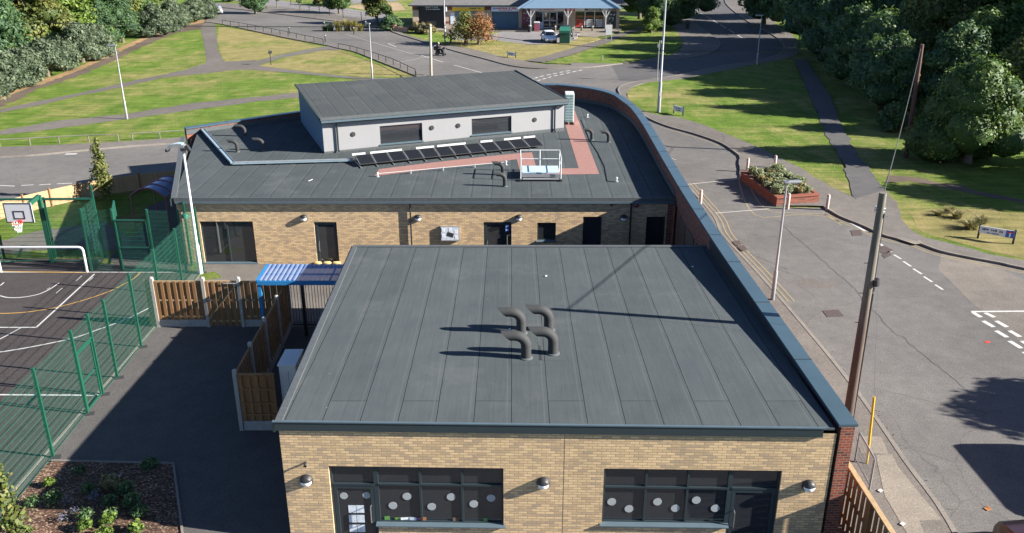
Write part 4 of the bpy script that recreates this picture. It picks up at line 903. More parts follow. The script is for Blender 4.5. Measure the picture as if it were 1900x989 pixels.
small=[((937,346),'corrugated dark gooseneck vent nearest the white railed platform'),((933,325),'dark gooseneck vent just behind another beside the white railed platform'),((1098,260),'gooseneck vent right of the red walkway, left one of two'),((1129,264),'gooseneck vent right of the red walkway, nearest the curved wall'),((441,282),'gooseneck vent in the sun beside the cable tray'),((489,279),'gooseneck vent in the upper storey shadow'),((455,253),'gooseneck vent farthest back at the left of the rear roof')]
for i,(p,l) in enumerate(small):
    c=hr(*p)
    if i==0: V2.location=c; V2['label']=l; V2['group']='small vents on the rear roof'
    else: dup(V2,c,0,l)
# solar panels
A=Vector(hr(668,311)); B=Vector(hr(1010,275)); pe=(B-A); pe.z=0; PLn=pe.length; pe.normalize(); pn=Vector((-pe.y,pe.x,0)); PW=PLn/12
proto=thing('solar_panel','x','solar panel',(0,0,0))
tl=R(11); ct,st_=math.cos(tl),math.sin(tl); LN=1.12
def pp(s,l,h=0): return (s,l*ct-h*st_,.14+l*st_+h*ct)
mb=MB()
for i in range(10):
    for j in range(6):
        s0=.05+(PW-.12)*j/6; s1_=.05+(PW-.12)*(j+1)/6-.014; l0=.04+(LN-.08)*i/10; l1=.04+(LN-.08)*(i+1)/10-.014
        mb.face([pp(s0,l0,.036),pp(s1_,l0,.036),pp(s1_,l1,.036),pp(s0,l1,.036)])
mb.build('cell_grid','pv_cell',proto)
mb=MB(); w=PW-.03
mb.mesh([pp(.01,0,0),pp(w,0,0),pp(w,LN,0),pp(.01,LN,0),pp(.01,0,.03),pp(w,0,.03),pp(w,LN,.03),pp(.01,LN,.03)],[(0,3,2,1),(4,5,6,7),(0,1,5,4),(1,2,6,5),(2,3,7,6),(3,0,4,7)])
mb.build('backing','vent_grey',proto)
mb=MB()
for a,b in ((pp(.01,0,.02),pp(.01,LN,.02)),(pp(w,0,.02),pp(w,LN,.02)),): mb.bar(a,b,.014,.03)
mb.build('panel_frame','galvanised',proto)
mb=MB(); mb.bar((.02,-.22,.03),(.02,LN+.1,.03),.035,.04); mb.bar((.02,LN-.1,.03),pp(.02,LN,0),.03); mb.build('support_rail','galvanised',proto)
ords=['first','second','third','fourth','fifth','sixth','seventh','eighth','ninth','tenth','eleventh','twelfth']
prz=math.atan2(pe.y,pe.x)
for i in range(12):
    c=A+pe*(PW*i); c.z=zr(c.x,c.y); lb=('dark solar panel at the %s end of the sloping row, %s'%(('left','beside the cable tray') if i==0 else ('right','nearest the red walkway corner'))) if i in(0,11) else '%s dark solar panel from the left in the row under the upper storey windows'%ords[i]
    if i==0: proto.location=c; proto.rotation_euler=(0,0,prz); proto['label']=lb; proto['group']='solar panels in a row on the rear roof'
    else: dup(proto,c,prz,lb)
WB_=['white ballast strip behind the solar panels, ']
for i,k in enumerate((.3,1.6,2.6,4.5,5.7,6.6,8.6,10.4,11.6)):
    c=A+pe*(PW*k)+pn*(LN*ct+.22); mb=MB(); mb.box((c.x,c.y,zr(c.x,c.y)+.36),(1.0 if i%2 else .7,.07,.1),prz)
    one(mb,'ballast_strip','white_paint','white ballast strip behind the solar panels, %s from the left'%ords[i],'ballast strip','white ballast strips behind the panels')
# cable tray
tr_=[hit(x,y,lambda a,b:zr(a,b)+.12) for x,y in ((372,236),(432,303),(655,297))]
t=thing('cable_tray','bent grey metal cable tray on small feet across the rear roof','cable tray',tr_[1])
mb=MB()
for a,b in ((0,1),(1,2)): mb.bar(tr_[a],tr_[b],.22,.07)
mb.build('tray','tray_metal',t,world=True)
mb=MB()
for a,b in ((0,1),(1,2)):
    for s_ in (-.1,.1):
        d=(Vector(tr_[b])-Vector(tr_[a])).normalized(); n_=Vector((-d.y,d.x,0))*s_; mb.bar(Vector(tr_[a])+n_+Vector((0,0,.05)),Vector(tr_[b])+n_+Vector((0,0,.05)),.02,.04)
mb.build('tray_lip','galvanised',t,world=True)
for a,b,n_ in ((0,1,5),(1,2,5)):
    for k in range(n_):
        p=Vector(tr_[a]).lerp(Vector(tr_[b]),(k+.5)/n_); mb=MB(); mb.box((p.x,p.y,p.z-.07),(.32,.16,.08),.2); mb.build('foot','rubber',t,world=True)
# AC unit
a=hr(1058,233); ac=thing('air_conditioner','tall narrow white air conditioning unit with square vents beside the upper storey','air conditioner',(a[0]-.05,a[1]+.2,a[2]),-.02)
mb=MB(); mb.box((0,.48,1.02),(.54,1.0,1.72)); mb.build('casing','white_paint',ac,bevel=.02)
mb=MB()
for i in range(10):
    for j in (-.115,.115): mb.box((j,-.024,.27+i*.166),(.17,.012,.115))
mb.build('front_grille','ac_green',ac)
mb=MB(); mb.box((-.275,.48,1.02),(.012,.9,1.6)); mb.build('side_grille','ac_green',ac)
mb=MB()
for s_ in (-.25,.25): mb.bar((s_,-.05,.06),(s_,1.0,.06),.08,.08); mb.bar((s_*.6,0,.1),(s_*.8,0,.2),.05)
mb.build('mounting_feet','rubber',ac)
mb=MB(); mb.tube([(-.23,.9,.4),(-.5,.95,.4),(-.6,.9,.1),(-1.4,1.3,.1)],.05,8); mb.build('pipework','galvanised',ac)
# access platform
a=Vector(hr(966,333)); b=Vector(hr(1040,333)); 
pl=thing('roof_access_platform','white railed access platform with a pale blue deck standing on the rear roof','platform',a)
L_=b.x-a.x; D_=1.35
mb=MB(); mb.box((L_/2,D_/2-.1,.34),(L_-.15,D_-.1,.05)); mb.build('deck','platform_blue',pl)
mb=MB(); mb.bar((0.05,-.15,.24),(L_-.05,-.15,.24),.05,.14); mb.bar((0.05,D_-.15,.24),(L_-.05,D_-.15,.24),.05,.14); mb.box((L_/2,-.2,.1),(L_-.2,.3,.04)); mb.build('step_frame','galvanised',pl)
def rail(mb,p,zt,zm,r=.022):
    for i in range(len(p)-1): mb.tube([(*p[i],zt),(*p[i+1],zt)],r,8); mb.tube([(*p[i],zm),(*p[i+1],zm)],r*.85,8)
mb=MB(); pts=[(0,-.25),(0,D_),(L_/2,D_),(L_,D_),(L_,-.25)]; rail(mb,pts,1.12,.68); mb.build('guard_rail','white_paint',pl)
for x,y in [(0,-.25),(0,D_),(L_/2,D_),(L_,D_),(L_,-.25)]:
    mb=MB(); mb.tube([(x,y,0),(x,y,1.12)],.025,8); mb.build('post','white_paint',pl)
mb=MB(); 
for x,y in ((0,-.25),(L_,-.25)): mb.box((x,y,.05),(.1,.3,.1))
mb.build('ballast_foot','rubber',pl)
# lifeline anchors, cable on the roof
ap=[]
labs=['small white lifeline post at the left end of the red walkway','small white lifeline post beside the platform and vents','small white lifeline post near the right hand corner of the rear roof','small white lifeline post close to the curved wall behind the vents']
for i,(x,y) in enumerate(((701,328),(939,306),(1144,337),(1090,218))):
    c=hr(x,y); t=thing('lifeline_post',labs[i],'anchor post',c,0,'lifeline posts on the rear roof')
    mb=MB(); mb.tube([(0,0,0),(0,0,.16)],.035,10); mb.tube([(0,0,.16),(0,0,.22)],[.06,.045],10); mb.build('post','white_paint',t); mb=MB(); mb.tube([(0,0,-.01),(0,0,.02)],.11,12); mb.build('base_plate','galvanised',t)
    ap.append(c)
mb=MB(); 
for (i,j) in ((0,1),): mb.tube([(ap[i][0],ap[i][1],ap[i][2]+.16),(ap[j][0],ap[j][1],ap[j][2]+.16)],.012,6)
for k in range(1,4):
    p=Vector(ap[0]).lerp(Vector(ap[1]),k/4.); mb.box((p.x,p.y,p.z+.1),(.05,.05,.2))
one(mb,'lifeline_cable','white_paint','thin white lifeline cable on brackets along the red walkway','cable')
mb=MB(); q=[hr(*p) for p in ((1078,222),(1095,262),(1110,285),(1122,310),(1127,337),(1144,338))]; mb.tube([(a,b,c+.015) for a,b,c in q],.015,6); one(mb,'roof_cable','black','thin black cable curving over the rear roof near the vents','cable')
mb=MB(); c=hr(576,335); mb.box((c[0],c[1],c[2]+.02),(.03,.35,.015),-.4); one(mb,'stick','white_paint','pale thin stick lying on the rear roof','litter')
for i,(x,y) in enumerate(((1285,496),(1013,513),(945,440+475/2.714*0+173))):
    c=hf(x,y); mb=MB(); mb.box((c[0],c[1],c[2]+.025),(.07,.05,.03),.5); one(mb,'litter_scrap','white_paint',['white scrap at the edge of the parapet shadow','tiny white scrap on the middle of the near roof','tiny white scrap left of the vent pipes'][i],'litter')

# ================= COURT FENCE (weld mesh, 3 m)
def mesh_run(mb,a,b,h,z0=.05,vs=.05,hs=.2,r=.0026):
    a=Vector((*a,0)); b=Vector((*b,0)); d=b-a; L=d.length; d.normalize(); n=Vector((-d.y,d.x,0))
    def thin(p,q,w): 
        u=(q-p).normalized(); x=n*w; y=u.cross(n)*w
        vs_=[p+x,p+y,p-x,p-y,q+x,q+y,q-x,q-y]; mb.mesh(vs_,[(0,1,5,4),(1,2,6,5),(2,3,7,6),(3,0,4,7)])
    k=int(L/vs)
    for i in range(1,k): thin(a+d*(i*vs)+Vector((0,0,z0)),a+d*(i*vs)+Vector((0,0,h)),r)
    for j in range(int((h-z0)/hs)+1):
        z=z0+j*hs
        for s_ in (-1,1): thin(a+n*(s_*.008)+Vector((0,0,z)),b+n*(s_*.008)+Vector((0,0,z)),r*1.35)
def fence_post(mb,x,y,h,w=.07): mb.box((x,y,h/2),(w,w,h)); mb.box((x+.045,y,h/2),(.015,w*.8,h-.1)); mb.box((x,y,h+.01),(w+.02,w+.02,.02))
fx=[(-13.55,13.9),(-13.60,16.7),(-13.66,19.2),(-13.72,21.75),(-13.82,24.2),(-13.87,25.45),(-13.87,26.6),(-13.98,28.97),(-14.05,31.4),(-14.12,33.9),(-14.2,36.4)]
cf=thing('mesh_fence','tall green weld mesh fence along the long side of the sports court','fence',(-13.9,26,0))
for i,(x,y) in enumerate(fx):
    mb=MB(); fence_post(mb,x,y,3.0); mb.build('post','green_steel',cf,world=True)
    if i+1<len(fx) and i!=4:
        mb=MB(); mesh_run(mb,(x,y),fx[i+1],2.98); mb.build('mesh_panel','green_wire',cf,world=True)
g0,g1=fx[4],fx[5]
mb=MB(); 
gd=(Vector(g1)-Vector(g0)); 
def gp(s,z): p=Vector(g0)+gd*s; return (p.x,p.y,z)
for s_ in (.09,.91): mb.bar(gp(s_,.1),gp(s_,2.1),.05)
for z in (.1,1.1,2.1): mb.bar(gp(.09,z),gp(.91,z),.05)
gate=mb.build('gate','green_steel',cf,world=True)
mb=MB(); a_=gp(.1,0); b_=gp(.9,0); mesh_run(mb,a_[:2],b_[:2],2.08,.12); mb.build('gate_mesh','green_wire',gate,world=True)
mb=MB(); mesh_run(mb,g0,g1,2.98,2.2); mb.build('mesh_panel','green_wire',cf,world=True)
mb=MB(); mb.bar(gp(.0,2.17),gp(1,2.17),.05); mb.build('gate_lintel','green_steel',cf,world=True)
mb=MB(); mb.tube([gp(.82,1.15),(gp(.82,1.15)[0]+.1,gp(.82,1.15)[1],1.15)],.03,8); mb.build('gate_latch','green_steel',gate,world=True)
mb=MB()
for x,y in fx: mb=MB(); mb.box((x+.10,y,.02),(.26,.22,.02),.3); mb.build('post_footing','vent_grey',cf,world=True)
pass
# far side fence with recess behind the goal
ff=thing('mesh_fence','green mesh fence with a gate behind the goal at the far court end','fence',(-19,37,0))
run=[(-27,36.5),(-24.3,36.6),(-24.2,38.2),(-21.8,38.3),(-19.5,38.3),(-19.3,36.6),(-17.9,36.55),(-16.3,36.5),(-14.9,36.45)]
for i,(x,y) in enumerate(run):
    mb=MB(); fence_post(mb,x,y,3.6 if i==4 else 3.0); mb.build('post','green_steel',ff,world=True)
    if i+1<len(run) and i!=6: mb=MB(); mesh_run(mb,(x,y),run[i+1],2.98); mb.build('mesh_panel','green_wire',ff,world=True)
mb=MB(); mb.bar((-24.2,38.2,2.95),(-19.5,38.3,2.95),.09,.09); mb.build('top_rail','green_steel',ff,world=True)
mb=MB()
for x in (-17.8,-16.4): mb.bar((x,36.5,.1),(x,36.5,2.5),.06)
for z in (.1,1.2,2.5): mb.bar((-17.8,36.5,z),(-16.4,36.5,z),.06)
gg=mb.build('gate','green_steel',ff,world=True); mb=MB(); mesh_run(mb,(-17.8,36.5),(-16.4,36.5),2.48,.12); mb.build('gate_mesh','green_wire',gg,world=True)
# open mesh leaf beyond the recess and short return to the building corner
rt=thing('mesh_fence','short green mesh fence return between the court corner and the brick building','fence',(-14.3,36.8,0))
for i,(x,y) in enumerate(((-14.95,37.3),(-14.15,36.5))):
    mb=MB(); fence_post(mb,x,y,3.1); mb.build('post','green_steel',rt,world=True)
mb=MB(); mesh_run(mb,(-14.95,37.3),(-14.15,36.5),2.98); mb.build('mesh_panel','green_wire',rt,world=True)
mb=MB(); mb.bar((-18.9,39.0,2.6),(-18.3,37.4,2.6),.05); mb.bar((-18.9,39.0,.3),(-18.3,37.4,.3),.05); mb.bar((-18.9,39,.1),(-18.9,39,2.65),.06); mb.bar((-18.3,37.4,.3),(-18.3,37.4,2.6),.05); mesh_run(mb,(-18.9,39.),(-18.3,37.4),2.58,.3)
one(mb,'mesh_gate_leaf','green_wire','open green mesh gate leaf standing behind the far court fence','gate')
# basketball hoop
hb=Vector(G3(98,487)); t=thing('basketball_hoop','basketball hoop with a white backboard on a green post behind the goal','basketball hoop',hb)
zt_=3.30; bb=Vector((-.42,-1.1,0))
mb=MB(); mb.bar((0,0,0),(0,0,zt_),.16); mb.build('post','green_steel',t)
mb=MB(); mb.bar((0,0,zt_-.05),(bb.x+.15,bb.y+.05,2.95),.12,.2); mb.build('arm','green_steel',t)
c=Vector((bb.x,bb.y,2.82))
mb=MB(); mb.box(c,(1.25,.04,.92)); bo=mb.build('backboard','white_paint',t)
mb=MB()
for w_,h_,cz_ in ((1.25,.92,0),(.50,.38,-.1)):
    for s_ in (-1,1): mb.box((c.x+s_*(w_/2-.02),c.y-.024,c.z+cz_),(.045,.012,h_)); mb.box((c.x,c.y-.026,c.z+cz_+s_*(h_/2-.02)),(w_-.02,.012,.045))
mb.build('board_lines','black',bo)
mb=MB(); rc=(c.x,c.y-.30,c.z-.38); mb.tube([(rc[0]+.23*math.cos(a),rc[1]+.23*math.sin(a),rc[2]) for a in [2*math.pi*k/20 for k in range(21)]],.016,6); mb.box((rc[0],c.y-.05,rc[2]),(.16,.1,.1)); ri=mb.build('rim','red_paint',t)
mb=MB()
for k in range(12):
    a=2*math.pi*k/12
    for s_ in (-1,1):
        b_=a+s_*.5; mb.tube([(rc[0]+.22*math.cos(a),rc[1]+.22*math.sin(a),rc[2]),(rc[0]+.16*math.cos((a+b_)/2),rc[1]+.16*math.sin((a+b_)/2),rc[2]-.2),(rc[0]+.11*math.cos(b_),rc[1]+.11*math.sin(b_),rc[2]-.42)],.010,4,False)
mb.build('net','white_paint',ri)
# goal
gl=Vector(G3(2,505)); gr=Vector(G3(162,505)); t=thing('football_goal','white steel goal frame at the far end of the court','goal',gl); 
d=gr-gl; hg=1.22
mb=MB(); pts=[Vector((0,0,0)),Vector((0,0,hg-.15)),Vector((.05,0,hg-.04)),Vector((.16,0,hg)),Vector((d.x-.16,d.y,hg)),Vector((d.x-.05,d.y,hg-.04)),Vector((d.x,d.y,hg-.15)),d]
mb.tube(pts,.055,12); mb.build('goal_frame','white_paint',t,smooth=True)
mb=MB(); mb.tube([(0,.0,.5),(.0,1.3,.05),(d.x,1.3,.05),(d.x,0,.5)],.025,8); mb.build('back_stay','green_steel',t)

# ================= TIMBER FENCES
def timber_panel(mb,a,b,z0,z1,w=.10,gap=.022,th=.02,rails=True):
    a=Vector((*a,0)); b=Vector((*b,0)); d=b-a; L=d.length; d.normalize(); n=Vector((-d.y,d.x,0)); k=max(1,int(L/(w+gap))); st=L/k
    for i in range(k):
        c=a+d*(st*(i+.5))+n*(.022 if i%2 else -.022); mb.box((c.x,c.y,(z0+z1)/2),(st-gap*.3,th,z1-z0),math.atan2(d.y,d.x))
def rails_(mb,a,b,zs,w=.05,h=.07):
    for z in zs: mb.bar((*a,z),(*b,z),w,h)
yf=thing('timber_fence','brown board fence with concrete posts and a gate across the yard','fence',(-12,30.75,0))
PX=[(-13.98,30.75),(-12.0,30.75),(-10.62,30.75),(-8.72,30.75)]
for i in range(3):
    a,b=PX[i],PX[i+1]; A_=(a[0]+.06,a[1]); B_=(b[0]-.06,b[1]); g=(i==1)
    mb=MB(); timber_panel(mb,A_,B_,.06 if g else .32,1.95); o=mb.build('gate' if g else 'board_panel','fence_wood',yf,world=True)
    mb=MB(); rails_(mb,A_,B_,[.25 if g else .45,1.15,1.93]); 
    if g: mb.bar((A_[0],30.70,.35),(B_[0],30.70,1.85),.09,.04)
    mb.build('rail','fence_wood_light',o,world=True)
    if not g: mb=MB(); mb.box(((a[0]+b[0])/2,30.75,.16),(b[0]-a[0]-.1,.05,.30)); mb.build('gravel_board','concrete',yf,world=True)
    else: mb=MB(); mb.tube([(-11.9,30.68,1.2),(-11.75,30.66,1.2)],.025,8); mb.build('gate_fitting','galvanised',o,world=True); mb=MB(); mb.tube([(-11.2,30.68,1.88),(-10.7,30.68,1.88)],.025,8); mb.build('gate_fitting','galvanised',o,world=True)
for x,y in PX[:3]:
    mb=MB(); mb.box((x,y,1.04),(.12,.14,2.08)); mb.tube([(x,y,2.08),(x,y,2.13)],[.08,.05],8); mb.build('concrete_post','concrete',yf,world=True)
mb=MB(); mb.box((-14.18,30.75,1.0),(.2,.05,2.0)); mb.build('end_board','fence_wood_light',yf,world=True)
sf=thing('timber_fence','shaded dark board fence with concrete posts enclosing the white cabinet','fence',(-8.6,27,0))
PY=[(-8.50,23.25),(-8.55,25.1),(-8.60,27.0),(-8.65,28.9),(-8.72,30.72)]
for i,(x,y) in enumerate(PY):
    mb=MB(); mb.box((x,y,1.06),(.12,.12,2.12)); mb.tube([(x,y,2.12),(x,y,2.16)],[.08,.05],8); mb.build('concrete_post','concrete',sf,world=True)
    if i<4:
        b=PY[i+1]; mb=MB(); timber_panel(mb,(x,y+.07),(b[0],b[1]-.07),.32,1.98); o=mb.build('board_panel','fence_wood',sf,world=True)
        mb=MB(); rails_(mb,(x,y+.07),(b[0],b[1]-.07),[.45,1.2,2.0],.06,.05); mb.build('rail','fence_wood',o,world=True)
        mb=MB(); mb.bar((x,y+.07,.16),(b[0],b[1]-.07,.16),.05,.30); mb.build('gravel_board','concrete',sf,world=True)
mb=MB(); timber_panel(mb,(-8.42,23.25),(-7.3,23.25),.36,1.95); o=mb.build('board_panel','fence_wood',sf,world=True)
mb=MB(); rails_(mb,(-8.42,23.20),(-7.3,23.20),[.6,1.0,1.5],.03,.05); mb.bar((-8.42,23.25,1.99),(-7.3,23.25,1.99),.09,.05); mb.build('rail','fence_wood',o,world=True)
mb=MB(); mb.box((-7.86,23.25,.17),(1.12,.06,.33)); mb.build('gravel_board','concrete',sf,world=True)
# white cabinet
cb=[G(516,677,1.9),G(550,678,1.9),G(558,648,1.9),G(526,648,1.9)]; cx,cy=-6.95,24.0
t=thing('white_cabinet','tall white metal cabinet between the shaded fence and the near building','cabinet',(cx,cy,0))
mb=MB(); mb.box((0,0,1.07),(.52,1.0,2.14)); mb.build('body','white_paint',t,bevel=.02); mb=MB(); mb.box((0,0,2.17),(.58,1.08,.06)); mb.build('lid','white_paint',t,bevel=.01)
mb=MB(); mb.box((.02,-.505,1.05),(.015,.012,1.8)); mb.box((-.06,-.51,1.2),(.03,.03,.2)); mb.build('door_seam','galvanised',t)
# blue canopy
t=thing('blue_canopy','blue framed lean-to canopy with clear corrugated sheets in the yard','canopy',(-8,30,0))
ya,yb,zc_=29.9,31.45,2.3; xa,xb=-9.62,-4.9
mb=MB(); k=int((xb-xa)/.18)
for i in range(k):
    x=xa+(xb-xa)*i/k; w_=(xb-xa)/k
    for a,b,za,zb in ((0,.35,0,.05),(.35,.65,.05,.05),(.65,1,.05,0)):
        mb.face([(x+a*w_,ya,zc_+za),(x+b*w_,ya,zc_+zb),(x+b*w_,yb,zc_+zb+.05),(x+a*w_,yb,zc_+za+.05)])
mb.build('roof_sheet','poly_clear_blue',t,world=True)
mb=MB(); mb.bar((xa,ya,zc_-.06),(xb,ya,zc_-.06),.09,.16); mb.bar((xa,yb,zc_-.02),(xb,yb,zc_-.02),.09,.12); mb.bar((xa,ya,zc_-.02),(xa,yb,zc_+.03),.10,.14); mb.bar((xa,(ya+yb)/2,zc_-.03),(xb,(ya+yb)/2,zc_-.03),.06,.05)
for x in (-8.3,-6.9,-5.6): mb.bar((x,ya,zc_-.03),(x,yb,zc_+.0),.05,.05)
mb.build('roof_frame','blue_steel',t,world=True)
for x,m_ in ((xa+.06,'blue_steel'),(-7.95,'black_paint')):
    for y in (ya+.05,): mb=MB(); mb.box((x,y,zc_/2-.05),(.12,.12,zc_-.1)); mb.build('post',m_,t,world=True)
t=thing('railing','black vertical bar railing under the blue canopy','railing',(-7.5,30.7,0))
mb=MB(); mb.bar((-8.68,30.72,1.85),(-5.8,30.72,1.85),.05); mb.bar((-8.68,30.72,.12),(-5.8,30.72,.12),.05); mb.build('rail','black_paint',t,world=True)
mb=MB()
for i in range(25): mb.tube([(-8.6+i*.115,30.72,.1),(-8.6+i*.115,30.72,1.85)],.011,6)
mb.build('bars','black_paint',t,world=True)
# acoustic timber fence by the road
t=thing('timber_fence','pale close boarded timber fence curving beside the road behind the court','fence',(-25,45,0))
base=[G(-120,440),G(-60,425),G(0,408),G(48,395),G(97,383),G(150,371),G(200,361),G(262,352),G(330,345)]
for i in range(len(base)-1):
    a,b=base[i],base[i+1]
    mb=MB()
    for k in range(9): mb.bar((*a,.08+k*.105),(*b,.08+k*.105),.03,.096)
    mb.build('board_panel','fence_wood_light' ,t,world=True)
    mb=MB(); mb.box((a[0],a[1]-.03,.54),(.10,.10,1.08)); mb.build('post','fence_wood_orange',t,world=True)
# red and blue shelter
q=[G3(258,352,2.2),G3(314,361,2.2),G3(330,333,2.2),G3(270,322,2.2)]
a=Vector(q[0]); b=Vector(q[1]); ce=(Vector(q[0])+Vector(q[1])+Vector(q[2])+Vector(q[3]))/4
t=thing('cycle_shelter','arched shelter with blue sheets on maroon frames by the timber fence','shelter',(ce.x,ce.y,0))
wx=1.9; dy=2.3
def arch(s): 
    th=R(160)*(s); return (-wx/2+wx*s, 1.85+.45*math.sin(math.pi*s))
mb=MB()
for i in range(10):
    x0_,z0_=arch(i/10); x1_,z1_=arch((i+1)/10); mb.face([(x0_,-dy/2,z0_),(x1_,-dy/2,z1_),(x1_,dy/2,z1_),(x0_,dy/2,z0_)])
mb.build('curved_roof','poly_blue',t,smooth=True)
for y in (-dy/2,-dy/6,dy/6,dy/2):
    mb=MB(); mb.tube([(arch(i/10)[0],y,arch(i/10)[1]+.02) for i in range(11)],.035,8); mb.build('roof_rib','maroon_steel',t)
for x in (-wx/2,wx/2):
    for y in (-dy/2,dy/2): mb=MB(); mb.tube([(x,y,0),(x,y,1.87)],.035,8); mb.build('post','maroon_steel',t)
mb=MB(); mb.tube([(-wx/2,-dy/2,1.85),(-wx/2,dy/2,1.85)],.03,8); mb.tube([(wx/2,-dy/2,1.85),(wx/2,dy/2,1.85)],.03,8); mb.tube([(wx/2,-dy/2,1.8),(wx/2,dy/2,.3)],.025,8); mb.build('side_rail','maroon_steel',t)
t.rotation_euler=(0,0,-.12)
# right hand timber fence beside the near wall
a=G(1568,853,1.85); b=G(1660,997,1.85); dv=(Vector(b)-Vector(a)).normalized(); b=tuple(Vector(a)+dv*4.2)
t=thing('timber_fence','sunlit upright board fence running from the near brick corner beside the pavement','fence',(*a,0))
mb=MB(); timber_panel(mb,a,b,.08,1.85,.10,.03); mb.build('boards','fence_wood_orange',t,world=True)
mb=MB(); rails_(mb,a,b,[.4,1.1],.05,.09); mb.build('rail','fence_wood_orange',t,world=True)
mb=MB(); mb.bar((*a,1.87),(*b,1.87),.13,.05); mb.build('capping','fence_wood_light',t,world=True)
for k in (0.1,1.9,3.8): p=Vector(a)+dv*k; mb=MB(); mb.box((p.x-.06,p.y,.93),(.10,.10,1.86)); mb.build('post','fence_wood',t,world=True)
# galvanised guard railing
a=Vector(G3(1586,857,.1)); b=Vector(G3(1613,908,.1)); t=thing('guard_railing','short galvanised guard railing on the pavement beside the near brick corner','railing',a); d=b-a
mb=MB(); mb.tube([(0,0,1.0),(d.x,d.y,1.0)],.028,8); mb.tube([(0,0,.12),(d.x,d.y,.12)],.02,8); mb.build('rail','galvanised',t)
for s_ in (0,1): mb=MB(); mb.tube([(d.x*s_,d.y*s_,0),(d.x*s_,d.y*s_,1.0)],.03,8); mb.build('post','galvanised',t)
mb=MB()
for k in range(1,14): s_=k/14; mb.tube([(d.x*s_,d.y*s_,.12),(d.x*s_,d.y*s_,1.0)],.010,6)
mb.build('bars','galvanised',t)
for i,(x,y) in enumerate(((1632,917),(1673,979))):
    c=G(x,y); mb=MB(); mb.box((c[0],c[1],.125),(.13,.09,.02),.6); one(mb,'paper_litter','white_paint',['white paper scrap on the pavement by the guard railing','white paper scrap on the pavement farther down beside the timber fence'][i],'litter')
c=G(1832,945); mb=MB(); mb.box((c[0],c[1],.02),(.16,.12,.02),.4); mb.box((c[0]+.06,c[1]+.05,.03),(.08,.06,.02),1.); one(mb,'fallen_leaf','orange_toy','orange brown fallen leaf lying on the near road','leaf')
c=G(1832,635); mb=MB(); mb.box((c[0],c[1],.014),(.22,.12,.006),.2); one(mb,'red_scrap','red_paint','small red scrap on the road near the junction dashes','litter')

# ================= POLES AND LAMPS
def steps(mb,p0,p1,z0,z1,n,r):
    for k in range(n):
        z=z0+(z1-z0)*k/(n-1); u=(z-p0[2])/(p1[2]-p0[2]); c=Vector(p0).lerp(Vector(p1),u); s_=-1 if k%2 else 1
        mb.tube([(c.x,c.y,z),(c.x+s_*(r+.13),c.y,z)],.012,5)
def upole(name,label,base,top,r0_,r1_,mat,nst=0,zs=None):
    t=thing(name,label,'utility pole',base); b=Vector(base); tp=Vector(top)
    mb=MB(); mb.tube([(0,0,0),(tp-b)*.5,tp-b],[r0_,(r0_+r1_)/2,r1_],14); mb.build('pole',mat,t,smooth=True)
    if nst: mb=MB(); steps(mb,(0,0,0),tp-b,zs[0],zs[1],nst,r1_); mb.build('step_irons','iron_cover',t)
    return t
p1b=(10.50,23.2,.1); p1t=(10.43,23.2,7.8)
t=upole('utility_pole','tall wooden utility pole rising beside the long blue coping and the road',p1b,p1t,.15,.105,'pole_wood',9,(3.2,7.0))
mb=MB(); mb.tube([(-.06,.05,7.3),(.08,.05,7.3)],.15,10) ; mb.v=[(x,y,z) for x,y,z in mb.v]; 
mb=MB()
for z in (7.15,7.25): mb.tube([(.14*math.cos(k*.5236)-.06,.14*math.sin(k*.5236)+.05,z) for k in range(13)],.012,5)
mb.tube([(-.22,.05,7.2),(.12,.05,7.2)],.012,5); mb.box((.06,-.08,7.05),(.06,.05,.12)); mb.build('clamp','galvanised',t)
mb=MB(); mb.tube([(.1,-.08,5.1),(.14,-.06,4.9)],.10,10); 
for k in range(5): mb.tube([(-.13,.02,4.98-.07*k),(.16,.02,4.98-.07*k)],.03,6)
mb.build('cable_bundle','black',t)
mb=MB(); mb.tube([(.15,-.03,0),(.13,-.02,2.6),(.12,0,4.6)],.035,6); mb.tube([(.12,0,4.6),(.08,.03,7.2)],.012,5); mb.build('cable_guard','black_paint',t)
t=upole('utility_pole','slender reddish utility pole in front of the dark trees on the right',(26.93,57.39,0),(26.75,57.4,7.55),.16,.11,'pole_wood_red',8,(2.8,7.0))
t=upole('utility_pole','short pale utility pole by the far road in front of the scooter rider',(-8.51,91.4,0),(-8.42,91.4,5.25),.15,.12,'pole_wood_pale')
def sag(a,b,s,n=16): a=Vector(a);b=Vector(b); return [a.lerp(b,k/n)-Vector((0,0,4*s*(k/n)*(1-k/n))) for k in range(n+1)]
for a,b,s_,r_,l,mt_ in ((p1t[:2]+(7.6,),(26.7,57.4,7.3),.5,.018,'overhead wire between the near pole and the reddish pole','vent_grey'),((-8.42,91.4,5.1),(-75,95,6.2),.6,.035,'overhead wire running left from the short far pole over the grass','black'),((-8.42,91.4,5.1),(26.75,57.4,7.4),1.2,.025,'overhead wire between the short far pole and the reddish pole','black'),((10.45,23.25,7.3),(10.45,21.6,2.0),0,.006,'thin stay wire rising from the yellow guard to the near pole','galvanised')):
    mb=MB(); mb.tube(sag(a,b,s_),r_,5,False); one(mb,'overhead_wire',mt_,l,'wire')
mb=MB(); mb.tube([(10.42,21.3,.1),(10.44,21.62,2.15)],.04,8); one(mb,'stay_guard','yellow_plastic','thin yellow plastic guard on the stay wire beside the pavement','wire guard')
